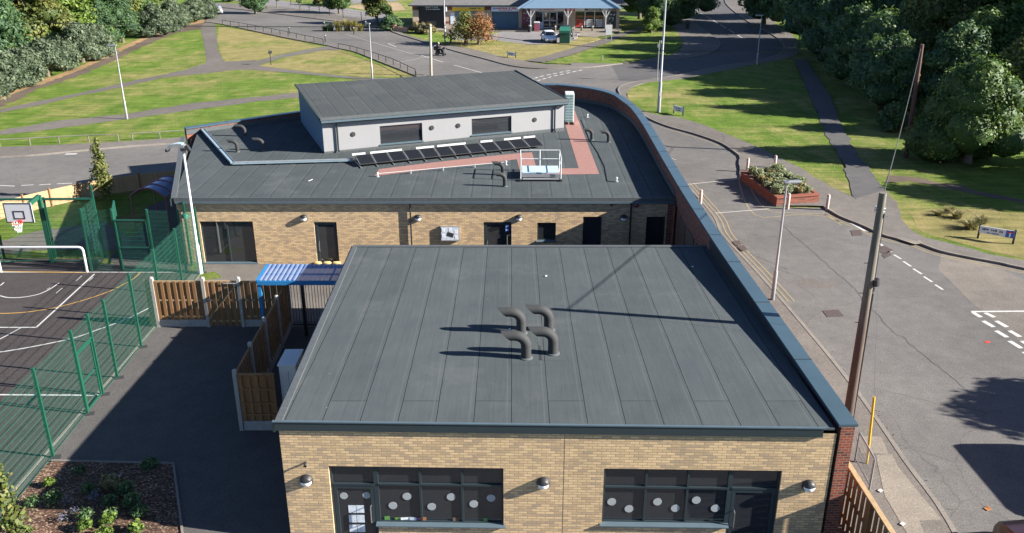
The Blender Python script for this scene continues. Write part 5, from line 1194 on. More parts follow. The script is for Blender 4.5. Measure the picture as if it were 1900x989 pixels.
def lamp(label,base,h,head='flat',r=.06,hd=(-1,0),box=False,hw=.5):
    t=thing('street_lamp',label,'street lamp',base,0,'street lamps')
    mb=MB(); mb.tube([(0,0,0),(0,0,h*.25),(0,0,h*.26),(0,0,h)],[r*1.5,r*1.45,r,r*.7],10); mb.build('post','galvanised',t,smooth=True)
    mb=MB(); d=Vector((*hd,0)).normalized()
    mb.box(d*(hw*.3)+Vector((0,0,h+.05)),(hw,.22,.09),math.atan2(d.y,d.x)); hdn=mb.build('lamp_head','galvanised',t,bevel=.02)
    mb=MB(); mb.box(d*(hw*.35)+Vector((0,0,h-.0)),(hw*.6,.16,.02),math.atan2(d.y,d.x)); mb.build('lens','lens_white',hdn)
    if box: mb=MB(); mb.box((0.02,-.1,h*.16),(.16,.12,.35)); mb.build('junction_box','white_paint',t)
    return t
lamp('slim street lamp on the left lawn beside the lower footpath',G3(236,221),5.85,hd=(-1,0),hw=.7)
lamp('street lamp seen above the raised roof, beside the knee rail',G3(691,147),5.5,hd=(-.6,.3),hw=.6)
lamp('street lamp between the long coping and the road',(10.99,33.16,.1),5.1,hd=(1,.1),hw=.7)
lamp('street lamp in shade at the bend of the far road',G3(1404,121),5.4,hd=(-1,0),hw=.9)
lamp('tallest street lamp, standing on the corner lawn beyond the curved wall',G3(1222,210),10.2,r=.10,hd=(-1,.2),box=True,hw=.9)
lamp('street lamp before the yellow shop sign',G3(826,79),8.5,r=.08,hd=(-1,.2),hw=.8)
# court lamp with a curved finned head
t=thing('floodlight_column','white lamp column with a long curved finned head beside the court corner','street lamp',G3(373,508))
mb=MB(); mb.tube([(0,0,0),(0,0,1.4),(0,0,1.45),(0,0,5.85)],[.10,.095,.06,.05],12); mb.build('post','white_paint',t,smooth=True)
mb=MB(); pts=[(.1,0,5.95),(-.1,0,6.02),(-.35,0,6.0),(-.55,0,5.9),(-.65,0,5.8)]
for i in range(len(pts)-1): mb.bar(pts[i],pts[i+1],.30,.09)
h_=mb.build('lamp_head','galvanised',t)
mb=MB()
for k in range(12): x=-.6+k*.055; mb.box((x,0,6.06-abs(x+.1)**2*.5),(.015,.28,.05))
mb.build('cooling_fin','tray_metal',h_); mb=MB(); mb.box((-.68,0,5.76),(.10,.28,.12)); mb.box((.22,0,5.85),(.12,.2,.28),0,Matrix.Rotation(-.5,3,'Y')); mb.box((.03,-.08,5.8),(.2,.12,.12)); mb.build('end_cap','black_paint',h_)
mb=MB(); mb.tube([(-3.05,.9,2.9),(-3.0,.85,3.05),(-.04,0,4.9)],.012,5)
t2=thing('floodlight','small green hooded floodlight on a bracket by the court corner fence','floodlight',(-14.75,37.0,2.6))
mb=MB(); mb.tube([(0,0,0),(0,-.1,.05)],.03,8); mb.build('bracket','green_steel',t2); mb=MB(); mb.tube([(0,-.1,.12),(0,-.12,.04),(0,-.13,-.1)],[.06,.16,.18],12); mb.build('shade','bottle_green_light',t2,smooth=True); mb=MB(); mb.tube([(0,-.13,-.1),(0,-.13,-.16)],[.15,.08],12); mb.build('lens','lens_white',t2,smooth=True)
# traffic signs seen from behind
def signpost(name,label,base,h,mat='sign_blue',kind='disc',w=.6,post='galvanised'):
    t=thing(name,label,'traffic sign',base); mb=MB(); mb.tube([(0,0,0),(0,0,h)],.045,8); mb.build('post',post,t)
    mb=MB()
    if kind=='disc': mb.disc((0,-.06,h-w/2),w/2,(0,-1,0),20,.02)
    else: mb.box((0,-.06,h-w*.4),(w,.02,w*.8))
    mb.build('sign_plate',mat,t); return t
t=signpost('traffic_sign','round blue sign on a post at the edge of the right hand wood',G3(1457,70),3.0,w=.8)
mb=MB(); mb.box((0,-.09,2.45),(.5,.01,.10)); mb.build('sign_symbol','sign_white',t)
t=signpost('traffic_sign','blue sign on a grey post next to the pedestrian in black',G3(1261,38),3.1,kind='plate',w=.7)
mb=MB(); mb.box((0,-.09,2.85),(.4,.01,.12)); mb.build('sign_symbol','sign_white',t)
t=thing('beacon_post','thin grey post with a hooked head beside the tallest street lamp','sign post',G3(1219,150))
mb=MB(); mb.tube([(0,0,0),(0,0,3.6)],.05,8); mb.build('post','galvanised',t); mb=MB(); mb.tube([(0,0,3.6),(.03,0,3.95),(.15,0,4.0),(.3,0,3.6),(.32,0,3.2)],.045,8); mb.box((-.03,0,3.5),(.25,.2,.35)); mb.build('hooked_head','galvanised',t)
t=thing('dog_bin','small dark bin on a post on the grass by the far footpath','bin',G3(503,121)); mb=MB(); mb.tube([(0,0,0),(0,0,1.35)],.04,8); mb.build('post','black_paint',t); mb=MB(); mb.box((0,0,1.4),(.38,.3,.22),.4); mb.box((.05,0,1.58),(.42,.34,.05),.4,Matrix.Rotation(.25,3,'Y')); mb.build('bin_box','black_paint',t)
t=thing('litter_bin','black litter bin on the grass beside the far pavement','bin',G3(1275,54)); mb=MB(); mb.box((0,0,.45),(.55,.5,.9)); mb.build('body','black_paint',t,bevel=.03); mb=MB(); mb.box((0,0,1.15),(.6,.55,.12)); mb.box((-.24,0,1.0),(.06,.5,.3)); mb.box((.24,0,1.0),(.06,.5,.3)); mb.build('hood','black_paint',t,bevel=.02)
# name plates
def nameplate(label,pl,pr,h,post,bluet=False,seed=1,zz=.0):
    a=Vector(G3(*pl)); b=Vector(G3(*pr)); d=b-a; L=d.length; t=thing('street_nameplate',label,'street sign',a,math.atan2(d.y,d.x),'street nameplates on posts')
    for x in (0,L): mb=MB(); mb.box((x,0,h/2),(.09,.09,h)); mb.build('post',post,t)
    mb=MB(); mb.box((L/2,-.06,h*.68),(L-.02,.03,h*.5)); pn_=mb.build('name_panel','sign_white' ,t)
    mb=MB(); bx_=L*.72 if bluet else L-.1
    scribble(mb,.12,bx_-.08,-.08,h*.74,h*.16,seed); scribble(mb,.35,bx_-.2,-.08,h*.53,h*.10,seed+4); mb.build('lettering','dark_metal',pn_)
    if bluet:
        mb=MB(); mb.box((L*.87,-.082,h*.68),(L*.24,.012,h*.5)); q_=mb.build('dead_end_panel','sign_blue',t)
        mb=MB(); mb.box((L*.87,-.092,h*.62),(.07,.008,h*.3)); mb.build('dead_end_stem','sign_white',q_); mb=MB(); mb.box((L*.87,-.094,h*.80),(.28,.008,.06)); mb.build('dead_end_bar','red_paint',q_)
    return t
nameplate('wide street nameplate with a blue dead end symbol on the sunny grass at right',(1814,442),(1879,453),.75,'black_paint',True,3)
nameplate('white street nameplate on the shaded corner lawn beside the tall lamp',(1250,212),(1267,217),.85,'black_paint',False,5)
nameplate('small grey blue street nameplate on the dry lawn near the shops',(942,107),(957,109),.75,'black_paint',False,8)
# bollards
def bollard(label,base,h,mat,r=.09,group='bollards'):
    t=thing('bollard',label,'bollard',base,0,group); mb=MB(); mb.tube([(0,0,0),(0,0,h-.08),(0,0,h)],[r,r,r*.7],12); mb.build('post',mat,t,smooth=True)
    mb=MB(); mb.tube([(0,0,h-.24),(0,0,h-.15)],r*1.04,12); mb.build('reflective_band','white_paint',t); return t
for (x,y),l in (((1386,319),'pink grey bollard behind the left corner of the brick planter'),((1437,314),'pink grey bollard on the pavement behind the planter shrubs'),((1461,388),'pink grey bollard right in front of the brick planter'),((1534,390),'pink grey bollard at the kerb right of the brick planter'),((1299,381),'pink grey bollard just beyond the blue coping')):
    bollard(l,G3(x,y),.92,'bollard_pink',group='bollards round the brick planter')
for (x,y),l in (((537,63),'dark slim bollard at the near kerb left of the crossing'),((604,79),'dark slim bollard at the near kerb right of the crossing'),((602,53),'dark slim bollard left of the spiky yellow plant'),((657,64),'dark slim bollard in front of the spiky yellow plant'),((679,52),'dark slim bollard on the far pavement right of the spiky plant')):
    bollard(l,G3(x,y),1.15,'black_paint',.085,'dark bollards at the road narrowing')
for (x,y),l in (((1030,59),'brown timber bollard before the shop doors'),((1079,59),'brown timber bollard left of two before the shop window'),((1099,59),'brown timber bollard right of two before the shop window')):
    bollard(l,G3(x,y),.95,'bark',.14,'timber bollards before the shops')
c=G3(1118,114); mb=MB(); mb.box((c[0],c[1],.3),(.12,.12,.6)); mb.box((c[0],c[1],.62),(.16,.16,.05)); one(mb,'marker_post','bollard_pink','tiny marker post on the lawn by the far kerb','marker post')
# knee rails
def knee(label,pts,h=.5,n=None,mat='kerb_stone',r=.035):
    P3=[Vector((*G(*p),0)) for p in pts]; t=thing('knee_rail',label,'railing',P3[0],0,'low metal knee rails')
    mb=MB(); mb.tube([p-P3[0]+Vector((0,0,h)) for p in P3],r,6); mb.build('rail',mat,t)
    for i in range(len(P3)-1):
        L=(P3[i+1]-P3[i]).length; k=max(1,round(L/2.4))
        for j in range(k+(i==len(P3)-2)):
            p=P3[i].lerp(P3[i+1],j/k)-P3[0]; mb=MB(); mb.box((p.x,p.y,h/2),(.07,.07,h)); mb.build('post',mat,t)
knee('low metal knee rail beside the far pavement on the left lawn',[(413,46),(460,54),(520,66),(600,83)],.75,mat='vent_grey')
knee('low metal knee rail curving round the triangular lawn above the raised roof',[(628,92),(650,96),(690,108),(730,122),(771,142),(772,146)],.75,mat='vent_grey')
knee('low grey knee rail at the left frame edge along the lower lawn',[(-60,278),(0,272),(56,269),(110,266),(165,263),(220,262)],.5)
knee('low grey knee rail ending at the red brick corner of the rear roof',[(246,260),(297,257),(345,254)],.5)
knee('short pale rail beside the clipped bushes near the shops',[(770,62),(790,58)],.7)
# park fence: dark posts with wires on the far verge
t=thing('post_fence','dark post and mesh fence between the far pavement and the access road','fence',G3(680,45))
ps=[(500,-5),(540,10),(558,18),(574,21),(593,26),(612,30),(637,35),(671,40),(697,43)]
for x,y in ps: c=Vector(G3(x,y)); mb=MB(); mb.box((c.x,c.y,.75),(.09,.09,1.5)); mb.build('post','black_paint',t,world=True)
mb=MB()
for a,b in zip(ps[:-1],ps[1:]):
    A_,B_=G(*a),G(*b)
    for z in (.3,.7,1.05,1.4): mb.tube([(*A_,z),(*B_,z)],.012,4,False)
mb.build('wire','black_paint',t,world=True)
# low terracotta wall
a,b=G(733,58),G(757,60); t=thing('low_wall','low sunlit terracotta wall with a stepped end near the clipped bushes','wall',(*a,0)); mb=MB(); mb.bar((*a,.35),(*b,.35),.25,.7); mb.box((a[0],a[1],.6),(.5,.4,1.2)); mb.build('wall_body','terracotta',t,world=True)

# ================= BRICK PLANTER
A_=Vector(G(1373,335)); B_=Vector(G(1440,384)); C_=Vector(G(1518,378)); D_=A_+(C_-B_)
pc=(A_+B_+C_+D_)/4
t=thing('brick_planter','wedge shaped brick planter with a red tiled rim built out into the road','planter',(pc.x,pc.y,0))
quad=[A_,B_,C_,D_]
def inset(q,s): return [pc+(p-pc)*s for p in q]
mb=MB(); mb.prism([tuple(p) for p in quad],0,.50); mb.build('planter_wall','red_brick',t,world=True)
mb=MB(); o_=inset(quad,1.02); i_=inset(quad,.89)
for k in range(4):
    j=(k+1)%4; mb.prism([tuple(o_[k]),tuple(o_[j]),tuple(i_[j]),tuple(i_[k])],.505,.57)
mb.build('rim','planter_red',t,world=True)
mb=MB(); mb.face([(p.x,p.y,.53) for p in i_]); mb.build('soil','bark_mulch',t,world=True)
# plant bed cover slab
c=G(207,893); mb=MB(); mb.box((c[0],c[1],.06),(.36,.42,.04),-.1); o=one(mb,'inspection_cover','galvanised','small square metal frame in the dark mulch of the planting bed','cover'); mb=MB(); mb.box((0,0,0),(.26,.32,.02),-.1); q_=mb.build('cover_plate','black_paint',o); q_.location=(c[0],c[1],.08)
# ================= SHOPS (far)
SY=135.0
def X(px,Y=SY,py=40): return ZY(px,py,Y)[0]
def Zp(py,Y=SY): return ZY(950,py,Y)[1]
sh=thing('shop_parade','low parade of shops with a grey tiled roof and a pale blue gable canopy','building',(0,SY,0))
xl,xr=X(766),X(1148)
mb=MB(); 
def bx(mb,p0,p1,z0,z1,y0,y1): mb.box(((X(p0)+X(p1))/2,(y0+y1)/2,(z0+z1)/2),(X(p1)-X(p0),y1-y0,z1-z0))
bx(mb,766,1148,0,3.45,SY+.6,SY+12); mb.build('rear_wall','cream_brick',sh,world=True)
for a,b in ((766,777),(825,845),(896,913),(962,968),(984,993),(1046,1067),(1143,1149)): mb=MB(); bx(mb,a,b,0,3.4,SY,SY+.6); mb.build('brick_pier','cream_brick',sh,world=True)
mb=MB()
for a,b in ((766,777),(825,845),(896,915)): bx(mb,a,b,2.8,3.45,SY-.02,SY+.55); bx(mb,a,b,.85,1.15,SY-.02,SY+.55)
bx(mb,1128,1143,0,.7,SY,SY+.6); bx(mb,968,984,0,.75,SY,SY+.6); mb.build('brown_brick_band','red_brick',sh,world=True)
mb=MB(); bx(mb,766,968,3.43,3.56,SY-.45,SY+.6); mb.build('soffit','dark_metal',sh,world=True)
for a,b,m_,z1 in ((777,825,'black_paint',3.35),(845,896,'shutter_light',2.95),(914,962,'shutter_blue',2.95)):
    mb=MB(); n_=14
    for k in range(n_): bx(mb,a,b,.05+z1*k/n_,.05+z1*(k+.86)/n_,SY+.25+.0,SY+.33)
    bx(mb,a,b,0,z1,SY+.36,SY+.4); mb.build('roller_shutter',m_,sh,world=True)
def signb(p0,p1,y0,y1,mat,name='sign_board',d=.12):
    mb=MB(); z1,z0=Zp(y0),Zp(y1); bx(mb,p0,p1,z0,z1,SY-.14-d,SY-.14); return mb.build(name,mat,sh,world=True),(X(p0)+X(p1))/2,(z0+z1)/2
o,cx,cz=signb(776,824,11,18.5,'black_paint'); 
textmesh('THIRTY FIVE',.36,'sign_white',(X(802)-sh.location.x,-.275,Zp(13.2)),(R(90),0,0),o,'shop_lettering').location=(X(802),SY-.275-0,Zp(13.4))
o.children[0].location=(X(802)-0,-.275,Zp(13.4))
mb=MB(); scribble(mb,X(790),X(816),SY-.275,Zp(17.1),.13,2); mb.build('small_lettering','sign_white',o,world=True)
mb=MB(); mb.disc((X(781),SY-.27,Zp(14.6)),.32,(0,-1,0),18,.01); mb.build('round_motif','vent_grey',o,world=True)
o,cx,cz=signb(840,899,12.3,20.2,'sign_yellow'); mb=MB(); bx(mb,839.5,899,Zp(13.0),Zp(12.0),SY-.42,SY-.14); mb.build('sign_cap','white_paint',o,world=True)
mb=MB(); scribble(mb,X(872),X(891),SY-.27,Zp(15.6),.22,4); mb.build('small_lettering','dark_metal',o,world=True)
o,cx,cz=signb(912,963,12.2,21,'sign_white'); mb=MB(); scribble(mb,X(922),X(956),SY-.27,Zp(15.5),.30,6); scribble(mb,X(927),X(950),SY-.27,Zp(19),.14,7); mb.build('small_lettering','red_paint',o,world=True)
mb=MB(); scribble(mb,X(914),X(920),SY-.27,Zp(15.5),.28,9); mb.build('small_lettering','sign_blue',o,world=True)
mb=MB(); bx(mb,828,830.2,Zp(20.5),Zp(12),SY-.8,SY-.2); mb.build('projecting_sign','sign_white',sh,world=True)
for a,b,c_,d_ in ((836,843.5,23.5,45),(896,901.5,24,40)):
    mb=MB(); bx(mb,a,b,Zp(d_),Zp(c_),SY-.05,SY-.01); mb.build('wall_poster','poster',sh,world=True)
mb=MB(); bx(mb,968,984,Zp(45),Zp(20),SY+.05,SY+.1); o=mb.build('poster_window','maroon_steel',sh,world=True)
mb=MB(); rr=random.Random(4)
for k in range(12): x=rr.uniform(969,982); y=rr.uniform(22,43); bx(mb,x,x+rr.uniform(1,3),Zp(y+1.4),Zp(y),SY+.03,SY+.045)
mb.build('poster_print','poster',o,world=True)
# food shop front
mb=MB(); bx(mb,986,1128,Zp(21),Zp(15.5),SY-.1,SY+.1); fs=mb.build('shop_fascia','sign_white',sh,world=True)
mb=MB(); scribble(mb,X(1000),X(1027),SY-.12,Zp(17.6),.17,11); mb.build('small_lettering','red_paint',fs,world=True)
mb=MB(); bx(mb,1048,1066,Zp(20.5),Zp(14.8),SY-.16,SY-.11); q=mb.build('red_sign_panel','red_paint',fs,world=True); mb=MB(); scribble(mb,X(1051),X(1063),SY-.18,Zp(17.7),.2,12); mb.build('small_lettering','sign_white',q,world=True)
mb=MB(); bx(mb,1084,1117,Zp(19.5),Zp(16.1),SY-.16,SY-.11); q=mb.build('dark_sign_panel','dark_metal',fs,world=True); mb=MB(); scribble(mb,X(1090),X(1111),SY-.18,Zp(17.8),.16,13); mb.build('small_lettering','sign_white',q,world=True)
mb=MB(); bx(mb,993,1143,0,.25,SY+.2,SY+.5); mb.build('plinth','vent_grey',sh,world=True)
for a,b in ((993,1007),(1034,1046),(1067,1085),(1085.6,1103),(1103.6,1121)):
    mb=MB(); bx(mb,a,b,.25,Zp(21),SY+.33,SY+.36); w=mb.build('shop_window','window_glass',sh,world=True)
    mb=MB(); bx(mb,a-.5,a+.5,.2,Zp(21),SY+.22,SY+.34); bx(mb,b-.5,b+.5,.2,Zp(21),SY+.22,SY+.34); mb.build('window_mullion','sign_white',w,world=True)
    if a>1060:
        mb=MB(); z_=.3
        for k in range(4): bx(mb,a+2.5,b-2.5,.35+k*.3,.5+k*.3,SY+.28,SY+.32)
        mb.build('stacked_goods','red_paint' if a<1070 else 'sign_white',w,world=True)
        mb=MB()
        for k in range(3): mb.disc((X(a+4+k*4.2),SY+.28,1.85),.17,(0,-1,0),10,.02)
        mb.build('round_decorations','orange_toy',w,world=True)
mb=MB(); z1=Zp(22.5)
for a in (1008,1020,1033): bx(mb,a-.9,a+.9,.1,z1,SY+.15,SY+.25)
for z in (.2,1.25,z1): bx(mb,1008,1033,z-.09,z+.09,SY+.15,SY+.25)
dr_=mb.build('shop_door','white_paint',sh,world=True); mb=MB(); bx(mb,1009,1032,.2,z1,SY+.26,SY+.28); mb.build('door_glass','window_glass',dr_,world=True)
mb=MB(); bx(mb,1129,1142.5,Zp(48),Zp(21.5),SY-.06,SY-.0); q=mb.build('wall_panel','dark_metal',sh,world=True); mb=MB(); rr=random.Random(9)
for k in range(9): x=rr.uniform(1130,1140); y=rr.uniform(24,45); bx(mb,x,x+1.6,Zp(y+1.6),Zp(y),SY-.075,SY-.065)
mb.build('panel_print','sign_white',q,world=True)
# roofs
e0,e1=SY-.55,SY+7.5
mb=MB(); xa,xb=X(759),X(1165)
mb.mesh([(xa,e0,3.52),(xb,e0,3.52),(xb,e1+8,3.52),(xa,e1+8,3.52),(xa+5.5,e1,7.4),(xb-5,e1,7.4)],[(0,1,5,4),(1,2,5),(2,3,4,5),(3,0,4),(3,2,1,0)]); rf=mb.build('tiled_roof','slate_tiles',sh,world=True)
mb=MB(); mb.bar((xa,e0-.05,3.48),(X(965),e0-.05,3.48),.08,.16); mb.build('gutter','dark_metal',rf,world=True)
gx0,gx1=X(964,SY-4.2,16),X(1150,SY-4.2,16); gm=(gx0+gx1)/2; gz=3.42; gy=SY-4.2; ap_=7.8
mb=MB(); mb.mesh([(gx0,gy,gz),(gx1,gy,gz),(gm,gy,ap_),(gx0,e1,gz),(gx1,e1,gz),(gm,e1,ap_)],[(0,1,2),(0,2,5,3),(1,4,5,2)]); mb.cm=0
g_=mb.build('gable_roof','slate_tiles',sh,world=True)
mb=MB(); w=gx1-gx0
k=30
for i in range(k):
    z0_=gz+.02+(ap_-gz-.3)*i/k; z1_=gz+.02+(ap_-gz-.3)*(i+.93)/k; f0_=(z0_-gz)/(ap_-gz); f1_=(z1_-gz)/(ap_-gz)
    a0,b0,a1,b1=gx0+w/2*f0_+.2,gx1-w/2*f0_-.2,gx0+w/2*f1_+.2,gx1-w/2*f1_-.2
    mb.mesh([(a0,gy-.06,z0_),(b0,gy-.06,z0_),(b1,gy-.04,z1_),(a1,gy-.04,z1_)],[(0,1,2,3)])
mb.build('gable_boards','gable_blue',g_,world=True)
mb=MB(); mb.bar((gx0-.25,gy-.1,gz-.03),(gm,gy-.1,ap_+.08),.08,.28); mb.bar((gx1+.25,gy-.1,gz-.03),(gm,gy-.1,ap_+.08),.08,.28); mb.build('barge_board','gable_blue',g_,world=True)
mb=MB(); mb.face([(gx0,gy,gz-.01),(gx1,gy,gz-.01),(gx1,SY,gz-.01),(gx0,SY,gz-.01)]); mb.build('canopy_ceiling','sign_white',g_,world=True)
for p in (985,1054,1124.5):
    x=ZY(p,30,gy)[0]; mb=MB(); mb.bar((x,gy+.15,.13),(x,gy+.15,gz),.14); mb.bar((x,gy+.15,2.0),(x-.75,gy+.15,gz),.11); mb.bar((x,gy+.15,2.0),(x+.75,gy+.15,gz),.11); mb.build('canopy_post','white_paint',sh,world=True)
# things in front of the shops
t=thing('litter_bin','maroon bin with a pale lid left of the shop doors','bin',(ZY(996,40,131.5)[0],131.5,.13)); mb=MB(); mb.box((0,0,.55),(.75,.6,1.1)); mb.build('body','maroon_steel',t,bevel=.03); mb=MB(); mb.box((0,0,1.25),(.85,.7,.22)); mb.build('lid','white_paint',t,bevel=.04)
t=thing('ice_chest','pale blue low chest beside the shop doors','chest',(ZY(1003,40,133.5)[0],133.5,.13)); mb=MB(); mb.box((0,0,.5),(.7,.6,1.0)); mb.build('body','car_blue',t,bevel=.03); mb=MB(); mb.box((0,0,1.03),(.74,.64,.07)); mb.build('lid','white_paint',t)
t=thing('litter_bin','small grey round bin under the left canopy post','bin',(ZY(983,50,130.6)[0],130.6,.13)); mb=MB(); mb.tube([(0,0,0),(0,0,.8)],[.26,.3],12); mb.build('body','vent_grey',t,smooth=True); mb=MB(); mb.tube([(0,0,.8),(0,0,.95)],[.31,.2],12); mb.build('lid','galvanised',t,smooth=True)
# green clothes bank
c=G3(1047,82); t=thing('clothes_bank','tall dark green recycling bank with a sloping lighter lid','recycling bank',(c[0]+.1,c[1]+.6,0),-.12)
mb=MB(); w,d,h=1.35,1.3,1.75; mb.mesh([(-w/2,-d/2,0),(w/2,-d/2,0),(w/2,d/2,0),(-w/2,d/2,0),(-w/2,-d/2,h-.35),(w/2,-d/2,h-.35),(w/2,d/2,h),(-w/2,d/2,h)],[(0,3,2,1),(0,1,5,4),(1,2,6,5),(2,3,7,6),(3,0,4,7),(4,5,6,7)]); mb.build('body','bottle_green',t)
mb=MB(); mb.mesh([(-w/2-.03,-d/2-.05,h-.33),(w/2+.03,-d/2-.05,h-.33),(w/2+.03,d/2,h+.10),(-w/2-.03,d/2,h+.10),(-w/2-.03,-d/2-.05,h-.02),(w/2+.03,-d/2-.05,h-.02),(w/2+.03,d/2,h+.4),(-w/2-.03,d/2,h+.4)],[(0,3,2,1),(0,1,5,4),(1,2,6,5),(2,3,7,6),(3,0,4,7),(4,5,6,7)]); mb.build('sloping_lid','bottle_green_light',t)
# white board on posts
a=Vector(G3(1124,77)); b=Vector(G3(1132,76)); t=thing('notice_sign','blank white board on two posts beside the shop footpath','sign',a); L=.75
for x in (0,L): mb=MB(); mb.tube([(x,0,0),(x,0,2.1)],.04,8); mb.build('post','galvanised',t)
mb=MB(); mb.box((L/2,-.05,1.55),(L+.1,.03,1.35)); mb.build('board','white_paint',t)
mb=MB(); c=G(1068,72); 
for i,(x,y) in enumerate(((1068,73),(1073,66),(1028,80))):
    c=G3(x,y); mb=MB(); mb.bar((c[0]-.3,c[1]-.4,.15),(c[0]+.3,c[1]+.6,.15),.16,.2); one(mb,'parking_rail','kerb_stone',['low concrete parking kerb right of the green recycling bank','low concrete parking kerb nearest the shops','low concrete parking kerb left of the green recycling bank'][i],'parking kerb','low parking kerbs')

# ================= VEHICLES
def loft(mb,secs):
    """secs: list of rings (same vertex count) -> skin with end caps"""
    n=len(secs[0]); i0=len(mb.v)
    for r_ in secs: mb.v+= [tuple(p) for p in r_]
    for k in range(len(secs)-1):
        for j in range(n):
            a=i0+k*n+j; b=i0+k*n+(j+1)%n; mb.f.append((a,a+n,b+n,b)); mb.uv.append(None); mb.mi.append(0)
    mb.f.append(tuple(i0+j for j in range(n))); mb.uv.append(None); mb.mi.append(0)
    k=i0+(len(secs)-1)*n; mb.f.append(tuple(k+j for j in range(n))[::-1]); mb.uv.append(None); mb.mi.append(0)
def car(name,label,cat,loc,rz,paint,L=4.0,Wd=1.72,H=1.45,van=False):
    t=thing(name,label,cat,loc,rz); h=L/2
    def ring(x,w,zb,zs,zt,tw):   # lower body ring: sill, bulge at the shoulder, narrower top
        return [(x,-w*.92,zb),(x,-w,zb+.12),(x,-w,(zb+zs)/2),(x,-w*.97,zs),(x,-tw,zt),(x,tw,zt),(x,w*.97,zs),(x,w,(zb+zs)/2),(x,w,zb+.12),(x,w*.92,zb)]
    w=Wd/2; mb=MB()
    if van: S_=[(-h,.9,.35,1.0,1.15),(-h+.08,1,.25,1.05,1.2),(h-1.3,1,.25,1.05,1.2),(h-.5,.98,.25,.95,1.15),(h-.1,.92,.28,.75,.95),(h,.85,.35,.6,.75)]
    else: S_=[(-h,.80,.38,.62,.80),(-h+.10,.93,.26,.78,.93),(-h+.6,1,.22,.84,.96),(-.2,1,.2,.84,.95),(h-1.15,1,.22,.82,.93),(h-.5,.97,.22,.70,.84),(h-.12,.88,.26,.58,.70),(h,.76,.34,.5,.58)]
    loft(mb,[ring(x,w*a,zb,zs,zt,w*a*.86) for x,a,zb,zs,zt in S_]); body=mb.build('body',paint,t,smooth=True)
    mb=MB()
    if van: C_=[(-h+.03,.9,.84,H-.12),(-h+.15,.93,.86,H),(h-2.0,.93,.86,H),(h-1.75,.93,.84,H-.05),(h-1.0,.93,.78,1.2)]
    else: C_=[(-h+.12,.86,.60,.93+.15),(-h+.45,.88,.70,H-.16),(-h+.9,.90,.72,H-.03),(-.15,.90,.73,H),(.35,.90,.72,H-.05),(h-1.05,.88,.66,.93)]
    zb=.9 if not van else 1.1
    loft(mb,[[(x,-w*a,zb),(x,-w*(a+b)/2*.99,(zb+zt)/2+.02),(x,-w*b,zt-.04),(x,-w*b*.85,zt),(x,w*b*.85,zt),(x,w*b,zt-.04),(x,w*(a+b)/2*.99,(zb+zt)/2+.02),(x,w*a,zb)] for x,a,b,zt in C_]); mb.build('roof_shell',paint,t,smooth=True)
    # glass: windscreen, rear screen, sides slightly proud
    def gl(name,pts,lab=None):
        mb=MB(); mb.face(pts); return mb.build(name,'car_glass',t)
    if not van:
        x0,x1=.38,h-1.02; gl('windscreen',[(x1+.02,-w*.82,.97),(x1+.02,w*.82,.97),(x0+.06,w*.66,H-.07),(x0+.06,-w*.66,H-.07)])
        gl('rear_window',[(-h+.13,w*.72,1.04),(-h+.13,-w*.72,1.04),(-h+.44,-w*.62,H-.17),(-h+.44,w*.62,H-.17)])
        for s_ in (-1,1):
            for a,b in ((-h+.62,-.22),(-.16,x1-.25)):
                bt=min(b,.35); q=[(a,s_*w*.915,.96),(b,s_*w*.915,.96),(bt,s_*w*.765,H-.13),(a+.18,s_*w*.765,H-.16)]; gl('side_window',q if s_<0 else q[::-1])
    else:
        gl('windscreen',[(h-1.0,-w*.84,1.22),(h-1.0,w*.84,1.22),(h-1.68,w*.78,H-.12),(h-1.68,-w*.78,H-.12)])
        for s_ in (-1,1): q=[(h-2.5,s_*w*.945,1.2),(h-1.35,s_*w*.945,1.2),(h-1.75,s_*w*.9,H-.35),(h-2.5,s_*w*.9,H-.35)]; gl('side_window',q)
    for x in (-h+.72,h-.78):
        for s_ in (-1,1):
            mb=MB(); mb.tube([(x,s_*(w-.20),.31),(x,s_*(w+.005),.31)],.31,18); wh=mb.build('wheel','rubber',t); mb=MB(); mb.tube([(x,s_*(w-.02),.31),(x,s_*(w+.02),.31)],.20,14); mb.build('rim','steel',wh)
    for s_ in (-1,1):
        mb=MB(); mb.mesh([(h-.22,s_*w*.52,.60),(h-.14,s_*w*.60,.70),(h-.42,s_*w*.93,.76),(h-.36,s_*w*.93,.60),(h-.02,s_*w*.55,.56)],[(0,1,2,3),(0,4,1)]); mb=MB(); mb.box((h-.22,s_*w*.68,.63),(.16,.24,.10),-s_*.4); mb.build('headlight','lens_white',t,bevel=.03)
        mb=MB(); mb.box((-h+.10,s_*w*.80,.80),(.10,.22,.26)); mb.build('tail_light','red_paint',t,bevel=.02)
        mb=MB(); mb.box((h-1.3,s_*(w+.08),.98),(.12,.2,.12)); mb.build('mirror',paint,t,bevel=.03)
    mb=MB(); mb.box((h-.02,0,.36),(.08,Wd*.7,.10)); mb.box((-h+.02,0,.40),(.08,Wd*.7,.08)); mb.build('bumper_strip','black',t)
    mb=MB(); mb.box((-h-.01,0,.62),(.02,.5,.11)); mb.build('rear_plate','sign_yellow',t)
    mb=MB(); mb.box((h+.025,0,.44),(.02,.5,.11)); mb.build('front_plate','sign_white',t)
    return t
c=G(1027,81); car('parked_car','small pale silver blue hatchback parked facing the camera in front of the shops','car',(5.0,119.6,.06),R(-82),'car_white',3.9,1.68,1.45)
car('parked_car','dark hatchback half hidden behind the green recycling bank','car',(ZY(1050,50,126)[0],125.8,.06),R(-90),'car_black',4.2,1.78,1.5)
c=G(396,27); car('moving_car','silver car with its rear to us at the top left road beside the hedge','car',(c[0]+.2,c[1]+1.6,.006),R(112),'car_silver',4.3,1.78,1.45)
